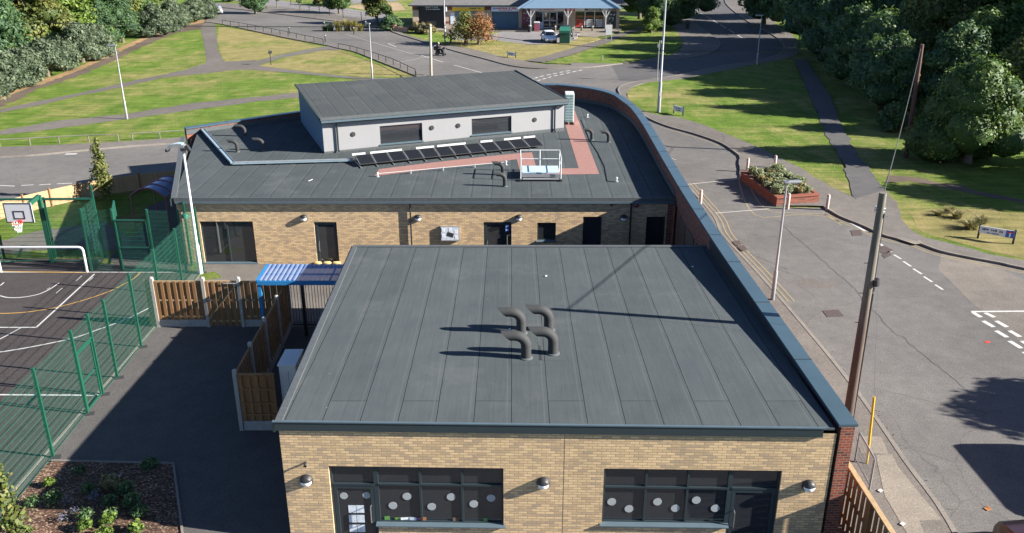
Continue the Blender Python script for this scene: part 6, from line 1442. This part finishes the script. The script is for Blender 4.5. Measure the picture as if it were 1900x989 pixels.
c=G(637,12); car('parked_car','light blue car on the access road behind the autumn bushes','car',(c[0]-.8,c[1]+1.5,.01),R(60),'car_blue',4.1,1.75,1.45)
c=G(352,-2); car('parked_car','white car at the far top left beyond the verge','car',(c[0],c[1]+4,.01),R(20),'white_paint',4.1,1.75,1.45)
car('parked_car','dark red car at the bottom right corner of the frame','car',(13.25,16.0,.006),R(96),'car_red',4.2,1.76,1.46)
t=car('parked_van','tall grey van parked on the near road just past the right edge','van',(19.2,19.0,.006),R(-90),'van_paint',5.2,1.95,2.4,van=True)

# ================= PEOPLE
def skin_mesh(name,verts,edges,radii,mat,parent,sub=2):
    me=bpy.data.meshes.new(name); me.from_pydata(verts,edges,[]); o=bpy.data.objects.new(name,me); COL.objects.link(o)
    m=o.modifiers.new('skin','SKIN'); m.use_smooth_shade=True
    for i,r_ in enumerate(radii): me.skin_vertices[0].data[i].radius=(r_,r_) if not isinstance(r_,tuple) else r_
    me.skin_vertices[0].data[0].use_root=True
    s_=o.modifiers.new('sub','SUBSURF'); s_.levels=sub; s_.render_levels=sub
    bpy.context.view_layer.update(); dg=bpy.context.evaluated_depsgraph_get()
    m2=bpy.data.meshes.new_from_object(o.evaluated_get(dg)); bpy.data.objects.remove(o); m2.name=name
    m2.materials.clear(); m2.materials.append(M[mat]); q=bpy.data.objects.new(name,m2); COL.objects.link(q); q.parent=parent; return q
def ball(mb,c,r,sq=(1,1,1),n=12):
    for i in range(n//2):
        for j in range(n):
            P_=[]
            for a,b in ((i,j),(i,j+1),(i+1,j+1),(i+1,j)):
                th=math.pi*a/(n//2); ph=2*math.pi*b/n; P_.append((c[0]+r*sq[0]*math.sin(th)*math.cos(ph),c[1]+r*sq[1]*math.sin(th)*math.sin(ph),c[2]+r*sq[2]*math.cos(th)))
            mb.face(P_)
def person(label,loc,rz,J,cloth='cloth_dark',hair='hair_dark'):
    t=thing('person',label,'person',loc,rz)
    names=['pelvis','chest','neck','head','headtop','ls','le','lh','rs','re','rh','lhip','lk','la','lt','rhip','rk','ra','rt']
    V_=[J[n_] for n_ in names]; ix={n_:i for i,n_ in enumerate(names)}
    E_=[('pelvis','chest'),('chest','neck'),('neck','head'),('head','headtop'),('chest','ls'),('ls','le'),('le','lh'),('chest','rs'),('rs','re'),('re','rh'),('pelvis','lhip'),('lhip','lk'),('lk','la'),('la','lt'),('pelvis','rhip'),('rhip','rk'),('rk','ra'),('ra','rt')]
    rad=dict(pelvis=.15,chest=.17,neck=.065,head=.095,headtop=.085,ls=.075,le=.055,lh=.04,rs=.075,re=.055,rh=.04,lhip=.10,lk=.075,la=.05,lt=.045,rhip=.10,rk=.075,ra=.05,rt=.045)
    b=skin_mesh('body',V_,[(ix[a],ix[c]) for a,c in E_],[rad[n_] for n_ in names],cloth,t)
    mb=MB(); h=Vector(J['head'])*.5+Vector(J['headtop'])*.5; ball(mb,h+Vector((.015,0,-.02)),.108,(1,.82,1.15)); ball(mb,h+Vector((.125,0,-.03)),.018); 
    for s_ in (-1,1): ball(mb,h+Vector((0,s_*.09,-.02)),.022,(1,.5,1.4))
    mb.build('face','skin',t,smooth=True)
    mb=MB()
    for s_ in (-1,1): ball(mb,h+Vector((.108,s_*.036,.01)),.011)
    mb.box(h+Vector((.108,0,-.085)),(.008,.05,.01)); mb.build('eyes_and_mouth','black',t)
    mb=MB(); ball(mb,h+Vector((-.02,0,.03)),.117,(1,.9,1.0)); mb.build('hair',hair,t,smooth=True)
    for k in ('lh','rh'):
        mb=MB(); a=Vector(J[k]); e_=Vector(J[k[0]+'e']); d=(a-e_).normalized(); sd_=Vector((-d.y,d.x,0)); sd_=sd_.normalized() if sd_.length>.01 else Vector((0,1,0))
        mb.tube([a,a+d*.09],[.032,.038],8)
        for f_ in range(4): p=a+d*.085+sd_*((f_-1.5)*.018); mb.tube([p,p+d*.04,p+d*.06+Vector((0,0,-.03))],[.009,.009,.007],5)
        mb.tube([a+sd_*.03+d*.02,a+sd_*.055+d*.06],[.011,.008],5); mb.build('hand','skin',t,smooth=True)
    return t
c=G(820,103)
sc=thing('mobility_scooter','black mobility scooter heading right along the far road','mobility scooter',(c[0]-.2,c[1],.006),R(-18))
mb=MB(); mb.box((0,0,.25),(1.2,.5,.12)); mb.box((-.3,0,.40),(.5,.42,.25)); mb.build('chassis','black_paint',sc,bevel=.04)
mb=MB(); mb.box((-.28,0,.60),(.46,.5,.10)); mb.box((-.52,0,.85),(.1,.46,.55)); mb.build('seat','black',sc,bevel=.03)
mb=MB(); mb.tube([(.42,0,.3),(.36,0,.75),(.22,0,.95)],.035,8); mb.tube([(.22,-.25,.95),(.22,.25,.95)],.018,8); mb.box((.42,0,.5),(.1,.34,.4)); mb.build('tiller','black_paint',sc)
mb=MB(); mb.box((.56,0,.9),(.25,.35,.22)); mb.build('basket','vent_grey',sc)
for x,y in ((-.42,-.28),(-.42,.28),(.5,-.24),(.5,.24)): mb=MB(); mb.tube([(x,y-.05,.16),(x,y+.05,.16)],.16,14); wh=mb.build('wheel','rubber',sc); mb=MB(); mb.tube([(x,y-.06,.16),(x,y+.06,.16)],.07,10); mb.build('rim','galvanised',wh)
J=dict(pelvis=(-.28,0,.74),chest=(-.24,0,1.12),neck=(-.22,0,1.30),head=(-.19,0,1.38),headtop=(-.18,0,1.50),ls=(-.22,.2,1.2),le=(-.05,.26,.98),lh=(.16,.2,.98),rs=(-.22,-.2,1.2),re=(-.05,-.26,.98),rh=(.16,-.2,.98),lhip=(-.26,.1,.72),lk=(.15,.13,.74),la=(.25,.12,.38),lt=(.38,.12,.34),rhip=(-.26,-.1,.72),rk=(.15,-.13,.74),ra=(.25,-.12,.38),rt=(.38,-.12,.34))
person('person in dark clothes riding seated on the mobility scooter with hands on the handlebar',(c[0]-.2,c[1],.006),R(-18),J,hair='hair_grey')
mb=MB(); pt=thing('backpack','dark bag with a pale flap hanging behind the scooter rider','bag',(c[0]-.85,c[1]+.2,.75),R(-18)); mb.box((0,0,.1),(.24,.36,.42)); mb.build('bag_body','black',pt,bevel=.05); mb=MB(); mb.box((-.0,0,.36),(.22,.3,.1)); mb.build('flap','sign_white',pt,bevel=.03)
c=G(1258,31)
J=dict(pelvis=(0,0,.95),chest=(.03,0,1.32),neck=(.03,0,1.5),head=(.05,0,1.58),headtop=(.05,0,1.70),ls=(.02,.2,1.42),le=(-.05,.27,1.15),lh=(.08,.28,.92),rs=(.02,-.2,1.42),re=(.0,-.27,1.15),rh=(.14,-.26,.95),lhip=(0,.1,.92),lk=(.15,.1,.5),la=(.06,.1,.08),lt=(.2,.11,.04),rhip=(0,-.1,.92),rk=(-.02,-.1,.5),ra=(-.22,-.1,.14),rt=(-.1,-.11,.05))
person('person in black walking on the far pavement beside the blue sign post',(c[0],c[1],.1),R(-70),J)

# ================= VEGETATION
def leaf_mesh(name,centres,radii,n,size,mat,zmin=.15,core=.72,aspect=1.,seed=0,shell=.28,up=.25):
    rg=np.random.RandomState(seed); C_=np.array(centres); R_=np.array(radii); w_=(R_.prod(axis=1))**(2/3); w_/=w_.sum()
    k=rg.choice(len(C_),n,p=w_); d=rg.normal(size=(n,3)); d/=np.linalg.norm(d,axis=1)[:,None]; d[:,2]=np.where(d[:,2]<-.45,-d[:,2],d[:,2])
    rad=1-np.abs(rg.normal(size=n))*shell; rad=np.clip(rad,.35,1.06)
    # clumps: push leaves in and out with a lumpy field so that the outline is uneven
    lump=np.zeros(n)
    for q in range(5): f=rg.normal(size=3)*3.2; lump+=np.sin(d@f*1.7+rg.rand()*6.28+k*1.3)
    rad*=1+.07*lump
    P_=C_[k]+d*R_[k]*rad[:,None]
    nr=d+rg.normal(size=(n,3))*.55; nr[:,2]+=up; nr/=np.linalg.norm(nr,axis=1)[:,None]
    a=rg.normal(size=(n,3)); t_=np.cross(nr,a); t_/=np.linalg.norm(t_,axis=1)[:,None]; b_=np.cross(nr,t_)
    s_=size*(.4+1.25*rg.rand(n)**1.6)[:,None]
    q=np.stack([P_-t_*s_*.5*aspect,P_+b_*s_*.32+nr*s_*.08,P_+t_*s_*.5*aspect,P_-b_*s_*.32+nr*s_*.08],axis=1)
    keep=P_[:,2]>zmin; q=q[keep]; m=len(q); V_=q.reshape(-1,3); lv=np.repeat(np.clip(.5+.13*lump[keep]+rg.normal(size=m)*.16,0,1),4)
    me=bpy.data.meshes.new(name); nc=0; cv=[]; cf=[]
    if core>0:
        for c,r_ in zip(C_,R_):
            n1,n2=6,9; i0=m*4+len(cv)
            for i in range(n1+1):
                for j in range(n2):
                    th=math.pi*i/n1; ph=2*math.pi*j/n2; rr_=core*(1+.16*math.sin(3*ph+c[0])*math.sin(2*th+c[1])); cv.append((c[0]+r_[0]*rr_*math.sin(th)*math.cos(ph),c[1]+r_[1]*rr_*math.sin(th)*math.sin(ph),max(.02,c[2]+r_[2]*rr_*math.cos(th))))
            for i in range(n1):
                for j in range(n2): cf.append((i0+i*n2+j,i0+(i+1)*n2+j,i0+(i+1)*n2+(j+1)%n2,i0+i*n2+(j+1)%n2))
    allv=np.concatenate([V_,np.array(cv).reshape(-1,3)]) if cv else V_
    me.vertices.add(len(allv)); me.vertices.foreach_set('co',allv.astype(np.float32).ravel())
    lp=np.concatenate([np.arange(m*4),np.array(cf).ravel()]) if cf else np.arange(m*4); nf=m+len(cf)
    me.loops.add(nf*4); me.loops.foreach_set('vertex_index',lp.astype(np.int32)); me.polygons.add(nf); me.polygons.foreach_set('loop_start',np.arange(nf,dtype=np.int32)*4); me.polygons.foreach_set('loop_total',np.full(nf,4,np.int32))
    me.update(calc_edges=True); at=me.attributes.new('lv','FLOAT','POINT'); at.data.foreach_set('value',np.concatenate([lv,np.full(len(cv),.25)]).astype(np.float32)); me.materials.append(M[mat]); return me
def crown_blobs(h,r,zb,n,seed,pointy=0.):
    rg=random.Random(seed); c=[];rr=[]
    for i in range(n):
        u=(i+.5)/n; z=zb+(h-zb)*(.12+.72*u); rw_=r*(1-.45*u*u*(1+pointy))*.62; a=i*2.4+rg.random(); k=rg.uniform(.55,1)*(1 if i<n-1 else .1)
        c.append((rw_*k*math.cos(a),rw_*k*math.sin(a),z)); s_=rg.uniform(.42,.62)*r*(1-.35*u); rr.append((s_,s_,s_*rg.uniform(.7,.95)))
    c.append((0,0,(zb+h)/2)); rr.append((r*.6,r*.6,(h-zb)*.42))
    return c,rr
def trunk_mb(h,r,zb,seed=0,lean=0):
    rg=random.Random(seed); mb=MB(); mb.tube([(0,0,0),(.05,0,zb*.6),(lean*.5,.1,zb+ (h-zb)*.3),(lean,.1,h*.8)],[r*1.25,r,r*.7,r*.2],9)
    for k in range(6):
        a=k*1.05+rg.random(); z=zb*.8+(h-zb)*.10*k; L=(h-z)*.42; mb.tube([(lean*.3,0,z),(math.cos(a)*L*.6,math.sin(a)*L*.6,z+L*.5),(math.cos(a)*L,math.sin(a)*L,z+L*.9)],[r*.45,r*.28,r*.08],6)
    return mb
CR={}
def mk(key,h,r,zb,nb,n,size,mat,seed,core=.7,**k):
    c,rr=crown_blobs(h,r,zb,nb,seed); me=leaf_mesh('crown',c,rr,n,size,mat,seed=seed,core=core,**k)
    tm=trunk_mb(h,.06*r+.05,max(zb,.8),seed); CR[key]=(me,tm,h,r)
mk('oakA',11,5.0,1.0,13,17000,.36,'leaf_oak',1); mk('oakB',12,4.6,1.6,14,17000,.35,'leaf_yellow',2); mk('darkA',11,5.0,.6,14,18000,.34,'leaf_dark',3); mk('darkB',12,4.4,.4,15,18000,.33,'leaf_dark',4)
mk('brightA',9.5,4.2,.4,10,9000,.42,'leaf_bright',5); mk('greyA',4.2,2.6,.0,9,12000,.21,'leaf_grey',6,zmin=.02); mk('greyB',3.4,2.5,.0,9,11000,.20,'leaf_grey',7,zmin=.02); mk('bushA',3.0,2.2,.0,7,5000,.28,'leaf_dark',8,zmin=.02)
mk('roundbush',7.0,4.1,.0,14,30000,.19,'leaf_oak',9,zmin=.02,core=.82)
TM={}
def tree(key,label,loc,s=1.,rz=0.,name='broadleaf_tree',cat='tree',group=None,sz=None,zoff=0):
    me,tm,h,r_=CR[key]; t=thing(name,label,cat,loc,rz,group); t.scale=(s,s,sz or s)
    if key not in TM: o=tm.build('trunk','bark',t,smooth=True); TM[key]=o.data
    else: o=bpy.data.objects.new('trunk',TM[key]); COL.objects.link(o); o.parent=t
    c=bpy.data.objects.new('crown',me); COL.objects.link(c); c.parent=t; return t
rg=random.Random(11)
# hedge of grey green shrubs along the left path, from near to far
hl=[(-47.5,66),(-47.2,71),(-47.6,76),(-48.3,81),(-48.8,86),(-49.2,91),(-49.8,96),(-50.2,101),(-51.0,106),(-51.5,126),(-51.8,131),(-52.4,136),(-53.2,141),(-52.6,146),(-52.4,151)]
hn=['nearest','second nearest','third nearest','fourth nearest','fifth nearest','sixth nearest','seventh nearest','eighth nearest','ninth nearest','first after the dark gap','second after the dark gap','third after the dark gap','third farthest','second farthest','farthest, beside the silver car']
for i,(x,y) in enumerate(hl):
    tree('greyA' if i%2 else 'greyB','grey green hedge shrub beside the dirt path, '+hn[i],(x+.6,y,0),rg.uniform(.95,1.2),rg.uniform(0,6),'hedge_shrub','shrub','grey green shrubs of the left hedge')
lt=[(-55,72,'oakB',.9,'yellow green tree at the left frame edge above the hedge'),(-53.5,80,'darkA',.85,'dark tree behind the hedge near the left edge'),(-58,88,'oakA',1.05,'broad tree behind the hedge left of the lamp'),(-54.5,94,'darkB',.8,'dark tree standing in the shade behind the hedge, left of the lamp head'),(-62,78,'darkB',1.1,'taller dark tree at the back left'),(-56,104,'oakB',1.0,'yellow green tree above the hedge right of the lamp head'),(-55,112,'brightA',.9,'bright green tree leaning over the dirt path'),(-58,119,'darkA',1.0,'dark tree behind the gap in the hedge'),(-52.5,113,'darkB',.55,'low dark tree filling the gap between the hedges'),(-52.5,119,'darkA',.6,'second low dark tree filling the gap between the hedges'),(-57,127,'oakB',.95,'olive tree behind the second stretch of hedge'),(-58,136,'oakA',.95,'mid green tree behind the far hedge'),(-60,146,'oakB',1.0,'olive tree at the far end of the hedge'),(-66,100,'oakA',1.2,'tall green tree at the back of the left wood'),(-67,118,'darkB',1.2,'tall dark tree at the back of the left wood'),(-68,136,'oakA',1.2,'tall tree far back in the left wood'),(-66,155,'darkA',1.1,'dark tree farthest back in the left wood'),(-70,88,'oakB',1.2,'big olive tree at the back near the left edge')]
for x,y,k,s,l in lt: tree(k,l,(x,y,0),s,rg.uniform(0,6),group='trees of the left wood')
# right wood
rt_=[(34.5,62,'roundbush',1.0,'big rounded bright bush right of the reddish pole'),]
tree('roundbush','big rounded green bush right of the reddish utility pole',(30.4,56.0,0),.98,.5,'round_bush','bush',sz=1.0)
rt=[(35.5,69.5,'darkB',.70,'dark tree behind the reddish pole top'),(31.5,72,'darkA',.62,'low dark tree left of the reddish pole'),(33.2,79,'darkA',.74,'dark tree beside the shaded footpath, middle one'),(33.5,86,'darkB',.70,'dark tree beside the shaded footpath, third farthest'),(34.5,93,'darkA',.78,'dark tree beside the shaded footpath, second farthest'),(37,101,'darkB',1.1,'dark tree over the shaded pavement near the blue round sign'),(39,110,'darkA',1.2,'dark tree at the bend of the far road'),(40,118,'darkB',1.15,'second dark tree along the bend of the far road'),(41,131,'darkA',1.15,'dark tree behind the road bend'),(40,141,'darkB',1.1,'dark tree at the top of the far road, right side'),(40,84.5,'oakB',.85,'yellow green tree catching the sun in the right wood'),(41,75,'oakA',.82,'green tree behind the rounded bush'),(43,95,'darkA',1.35,'tall dark tree inside the right wood'),(45,106,'darkB',1.35,'second tall dark tree inside the right wood'),(38.0,63.5,'oakB',.68,'yellowing tree right of the rounded bush'),(39.5,51.5,'brightA',.7,'bright tree at the right frame edge'),(46,67,'oakA',.95,'tall green tree beyond the right edge'),(50,82,'oakA',1.35,'tall sunlit tree at the back of the right wood'),(54,96,'oakB',1.4,'tall olive tree at the back of the right wood'),(52,116,'oakA',1.4,'tall tree far back in the right wood'),(50,134,'darkA',1.4,'tall dark tree farthest back in the right wood'),(47,152,'oakA',1.2,'tree behind the far end of the road'),(44.5,45.5,'oakA',1.0,'green tree just off the right edge behind the nameplate'),(54,47,'oakB',1.1,'olive tree off the right edge'),(47,76,'oakA',1.25,'green tree in the middle depth of the right wood'),(46,88,'oakB',1.2,'olive tree in the middle depth of the right wood'),(51,69,'oakB',1.25,'olive tree beyond the right edge behind the rounded bush')]
for x,y,k,s,l in rt: tree(k,l,(x,y,0),s,rg.uniform(0,6),group='trees of the right wood')
for i,(x,y,s) in enumerate(((29.5,66,.7),(36.3,55.5,.9),(38,51,.7),(33,74,.8),(38,47.5,.6))):
    tree('bushA',['low dark bush left of the reddish pole foot','low bush at the foot of the rounded bush','low bush at the right edge under the bright tree','low dark bush beside the shaded footpath','low bush off the right edge'][i],(x,y,0),s,rg.uniform(0,6),'bush','bush','low bushes of the right wood')
# trees round the shops
for x,y,k,s,l in ((22.5,136,'darkA',.75,'dark tree right of the shops'),(27,143,'darkB',.9,'dark tree behind the right end of the shops'),(21.5,150,'oakA',.9,'green tree behind the shops roof at right'),(32,158,'darkA',1.,'dark tree at the very top of the far road, left side'),(-21.5,142,'oakB',.55,'small olive tree left of the shop roof'),(-31,160,'oakA',.6,'tree beyond the grassy bank'),(-46,160,'darkA',.6,'dark tree beyond the far left verge')):
    tree(k,l,(x,y,0),s,rg.uniform(0,6),group='trees round the shops')
tree('brightA','bright bush at the right end of the shops',(20.3,129.0,0),.42,1,'bush','bush')
tree('bushA','dark clipped hedge left of the shop corner',(-18.2,133,0),1.0,1,'clipped_hedge','hedge',sz=.8)
for i,(x,y) in enumerate(((771,60),(784,62),(796,63))):
    c=G(x,y)
    if i==0: mk('straw',1.4,1.15,.0,5,3500,.16,'leaf_straw',21,zmin=.02)
    tree('straw','low dry rounded bush near the shops, %s of three'%['left','middle','right'][i],(c[0],c[1],0),1.05,i*2.,'dry_bush','bush','dry rounded bushes near the shops')
# autumn shrub in front of the shutters
c=G(878,84); mk('autumnR',4.4,3.1,.1,12,5200,.19,'leaf_autumn',31,core=0,zmin=.1,shell=.5); mk('autumnL',4.4,2.8,.1,11,5200,.19,'leaf_yellow',32,core=0,zmin=.1,shell=.5)
tree('autumnR','russet leaved half of the spreading shrub before the blue shutters',(c[0]+.7,c[1],0),1.0,.3,'autumn_shrub','shrub'); tree('autumnL','green leaved half of the spreading shrub before the yellow shop sign',(c[0]-1.0,c[1]+.3,0),1.05,1.2,'autumn_shrub','shrub')
c=G(836,80); mk('twig',2.2,1.0,.1,5,260,.2,'leaf_autumn',33,core=0,zmin=.1,shell=.5); tree('twig','small bare twiggy shrub left of the spreading shrub',(c[0],c[1],0),1.,0,'twiggy_shrub','shrub')
c=G(720,48); mk('sap',3.2,.9,1.3,5,900,.2,'leaf_oak',34,core=0); tree('sap','young slim tree with a pale trunk on the far verge',(c[0],c[1],0),1.,0,'young_tree','tree')
for i,(x,y) in enumerate(((514,15),(557,20))):
    c=G(x,y); tree('sap',['thin sapling at the far verge, left one','thin sapling at the far verge, right one'][i],(c[0],c[1],0),.9,i,'young_tree','tree')
for i,(x,y,s,k) in enumerate(((600,10,.8,'autumnR'),(613,12,.75,'bushA'),(625,9,.8,'autumnR'),(425,4,.7,'greyB'),(585,8,.7,'straw'))):
    c=G(x,y); tree(k,['russet low bush on the bank by the light blue car, left','dark low bush on the bank by the light blue car','russet low bush nearest the light blue car','grey bush on the far left verge','dry low bush on the far bank'][i],(c[0],c[1]+.5,0),s,i,'bush','bush')
# phormium
c=G(640,58); t=thing('spiky_plant','large clump of spiky yellow and green strap leaves at the road narrowing','plant',(c[0],c[1],0))
def blades(mb,cx,cy,n,h,sp,seed,w=.09):
    r_=random.Random(seed)
    for i in range(n):
        a=r_.uniform(0,6.28); l=h*r_.uniform(.6,1.); o=r_.uniform(.25,1)*sp; bx_=cx+r_.uniform(-.3,.3)*sp; by_=cy+r_.uniform(-.3,.3)*sp; d=Vector((math.cos(a),math.sin(a),0)); n_=Vector((-d.y,d.x,0)); P0=Vector((bx_,by_,0)); prev=None
        for k in range(4):
            u=k/3; p=P0+d*(o*u*u)+Vector((0,0,l*(u-.25*u*u*u))); ww=w*(1-u*.85)/2
            cur=(p-n_*ww,p+n_*ww)
            if prev: mb.face([prev[0],prev[1],cur[1],cur[0]])
            prev=cur
def bladeobj(mb,name,mat,parent):
    o=mb.build(name,mat,parent); me=o.data; at=me.attributes.new('lv','FLOAT','POINT'); n=len(me.vertices); at.data.foreach_set('value',np.repeat(np.random.rand(n//12+1),12)[:n].astype(np.float32)); return o
for k,(x,y,h,s) in enumerate(((-2.2,.2,1.7,1.3),(-.9,0,2.3,1.3),(.3,.2,2.5,1.3),(1.4,0,2.4,1.2),(2.3,.3,1.6,1.1),(-3.0,.3,1.1,1.0))):
    mb=MB(); blades(mb,x,y,130,h,s,k,.10); bladeobj(mb,'leaf_clump','leaf_phormium' if k not in(0,5) else 'leaf_dark',t)
mb=MB(); blades(mb,0,0,600,.35,5,9,.06); 
# columnar tree by the timber fence
c=G(196,372); bl_=[(0,0,z) for z in (.5,1.0,1.5,2.0,2.5,3.0,3.4)]; br_2=[(.42,.42,.5),(.55,.55,.5),(.58,.5,.5),(.46,.5,.45),(.36,.36,.45),(.27,.27,.4),(.15,.15,.5)]
bl_=[(x+.08*math.sin(i*2.2),y+.06*math.cos(i*3.),z) for i,(x,y,z) in enumerate(bl_)]
t=thing('columnar_tree','narrow upright leafy young tree in front of the pale timber fence','tree',(c[0],c[1],0)); me=leaf_mesh('crown',bl_,br_2,2600,.13,'leaf_yellow',core=0,seed=41,shell=.4); o=bpy.data.objects.new('crown',me); COL.objects.link(o); o.parent=t
mb=MB(); mb.tube([(0,0,0),(.03,0,2),(0,.03,3.8)],[.05,.035,.01],7); mb.build('trunk','bark',t,smooth=True)
# lavender in the planter
def small_plant(key,mat,r,h,n,size,seed,asp=1.):
    c_=[(0,0,h*.4)]+[(r*.45*math.cos(a),r*.45*math.sin(a),h*.45) for a in (0,1.6,3.1,4.7)]; rr=[(r*.6,r*.6,h*.5)]*5
    CR[key]=leaf_mesh('foliage',c_,rr,n,size,mat,zmin=.0,core=.0,seed=seed,aspect=asp,shell=.5,up=-.1)
small_plant('sageA','leaf_sage',.55,.75,1500,.12,51,1.6); small_plant('sageB','leaf_sage',.45,.55,1200,.11,52,1.6); small_plant('weed','leaf_straw',.4,.5,700,.12,53,1.8); small_plant('green','leaf_dark',.35,.5,500,.10,54); small_plant('bright','leaf_bright',.25,.4,350,.09,55)
small_plant('purple','flower_purple',.3,.4,160,.06,56)
def plant(key,label,loc,s=1.,rz=0,name='low_plant',group=None,cat='plant'):
    o=bpy.data.objects.new(name,CR[key]); COL.objects.link(o); o.location=loc; o.scale=(s,s,s); o.rotation_euler=(0,0,rz); return tag(o,label,cat,group)
r5=random.Random(8); k=0
for i in range(7):
    for j in range(4):
        u=(i+.5)/7+r5.uniform(-.04,.04); v=(j+.5)/4+r5.uniform(-.06,.06); p=Vector(i_[0]).lerp(i_[1],u).lerp(Vector(i_[3]).lerp(i_[2],u),v)
        along=['first','second','third','fourth','fifth','sixth','seventh'][i]; row=['road side','second','third','pavement side'][j]
        plant(['sageA','sageB','weed'][r5.choice([0,0,1,1,2])],'sage clump in the brick planter, %s from far end, %s row'%(along,row),(p.x,p.y,.53),r5.uniform(.55,.85),r5.uniform(0,6),'planter_shrub','sage clumps in the brick planter')
# planting bed
bed=[(150,880,'green'),(165,915,'green'),(92,903,'bright'),(100,935,'green'),(205,905,'weed'),(235,918,'green'),(245,940,'green'),(262,958,'green'),(205,938,'green'),(140,955,'purple'),(125,935,'purple'),(160,965,'green'),(205,965,'green'),(225,908,'weed'),(175,930,'purple'),(280,872,'green'),(60,940,'green'),(118,968,'purple')]
wd=['dark green low plant','dark green low plant']
for i,(x,y,k_) in enumerate(bed):
    c=G(x,y,.03); nm={'green':'dark green low plant','bright':'bright green seedling','weed':'wispy straw coloured plant','purple':'purple flowering low plant'}[k_]
    place=('back' if y<910 else 'middle' if y<940 else 'front'); side='%s of the mulch bed'%place
    ref=['left of the back edging','in from the edging, upper middle','on the sunlit strip by the green fence','at the shadow edge','left of the metal frame','right below the metal frame','below the metal frame','toward the bed corner','in the centre','near the front sunlit strip','beside the shadow edge','front centre left','front centre','just below the metal frame','centre left','near the right edging','by the leafy shrub','frontmost'][i]
    plant(k_,'%s, %s'%(nm,ref),(c[0],c[1],.03),r5.uniform(.55,.9),r5.uniform(0,6),group='low plants in the mulch bed')
for i,(x,y) in enumerate(((160,985),(202,975),(255,990),(20,982),(195,1000))):
    c=G(x,y,.03); plant('bright','bright leafy plant along the bottom edge of the bed, %s'%['left one','middle one','right one','in the corner by the fence','lowest one'][i],(c[0],c[1],.03),.95,i,group='bright plants at the front of the bed')
c=G(35,1010,.03); bl_=[(-.25*i*0-.10*i+ .1,.05*i,z) for i,z in enumerate((.4,.8,1.2,1.6,1.9))]; me=leaf_mesh('crown',bl_,[(.35,.35,.35)]*5,1100,.12,'leaf_yellow',core=0,seed=61,shell=.5); t=thing('leafy_shrub','tall sunlit yellow green shrub at the bottom left corner by the fence','shrub',(c[0],c[1],0)); o=bpy.data.objects.new('foliage',me); COL.objects.link(o); o.parent=t; mb=MB(); mb.tube([(.1,0,0),(-.1,.1,1),(-.3,.2,1.9)],[.03,.02,.008],6); mb.build('stem','bark',t)
# tall dry grass on the verge by the nameplate and at the kerb
mb=MB(); blades(mb,0,0,170,.55,.62,5,.05); o=bladeobj(mb,'tuft','leaf_straw',None); CR['tuft']=o.data; bpy.data.objects.remove(o)
for i,(x,y,s) in enumerate(((1800,425,1.5),(1775,405,1.2),(1820,415,1.3),(1760,395,1.1),(1740,400,.9),(1640,235,1.2),(1665,245,1.1),(1632,205,1.3),(1700,255,1.0))):
    c=G(x,y); plant('tuft',['large dry grass tuft just left of the wide nameplate','dry grass tuft above left of the wide nameplate','dry grass tuft behind the wide nameplate','small dry tuft at the top of the sunny verge','smallest dry tuft at the left of the sunny verge','dry tuft near the reddish pole foot, left','dry tuft near the reddish pole foot','dry tuft in the sun patch by the footpath','dry tuft right of the reddish pole foot'][i],(c[0],c[1],0),s*.85,i,'grass_tuft','dry grass tufts',cat='grass tuft')
mb=MB(); r6=random.Random(3)
P_=[Vector(p) for p in WC if 15<p[1]<48]
for i in range(len(P_)-1):
    for k in range(int((P_[i+1]-P_[i]).length*9)):
        p=P_[i].lerp(P_[i+1],r6.random()); o_=r6.gauss(.14,.08); q=r6.random()
        if math.sin(p.y*1.7)+math.sin(p.y*.6)>.1 or r6.random()<.15: blades(mb,p.x+o_,p.y,3,.05,.05,r6.random(),.03)
me_o=bladeobj(mb,'kerb_weeds','leaf_straw',None); tag(me_o,kind='stuff',label='dry weeds and leaf litter gathered along the near kerb',cat='weeds')
mb=MB()
for i in range(2600):
    for P_ in ():
        pass
# grass blades give the lawns a broken surface near the camera
def tufts(name,poly,n,h,mat,seed,label):
    r_=random.Random(seed); xs=[p[0] for p in poly]; ys=[p[1] for p in poly]; mb=MB(); c=0
    def inside(x,y):
        s_=False
        for i in range(len(poly)):
            a,b=poly[i],poly[i-1]
            if (a[1]>y)!=(b[1]>y) and x<(b[0]-a[0])*(y-a[1])/(b[1]-a[1])+a[0]: s_=not s_
        return s_
    while c<n:
        x=r_.uniform(min(xs),max(xs)); y=r_.uniform(min(ys),max(ys))
        if not inside(x,y): continue
        c+=1; a=r_.uniform(0,6.28); w=r_.uniform(.05,.12); hh=h*r_.uniform(.4,1.2); d=(math.cos(a)*w,math.sin(a)*w); l=r_.uniform(-.06,.06)
        mb.face([(x-d[0],y-d[1],0),(x+d[0],y+d[1],0),(x+l,y+l,hh),(x+l-d[0]*.3,y+l-d[1]*.3,hh*.9)])
    o=mb.build(name,mat); o.data.attributes.new('lv','FLOAT','POINT').data.foreach_set('value',np.repeat(np.random.rand(len(o.data.vertices)//4),4).astype(np.float32))
    return tag(o,label,'grass',kind='stuff')
0 and tufts('grass_tufts',[G(1700,395),G(1900,395),G(1990,430),G(1990,470),G(1900,478),G(1834,464),G(1760,443),G(1700,424)],5000,.16,'leaf_bright',5,'short rough grass on the sunny verge round the wide nameplate')
# off frame tree shading the near road from the right
tree('oakA','leafy tree beyond the right edge casting spiky shade on the near road',(28.0,22.6,0),.6,2,group='trees beyond the right edge')
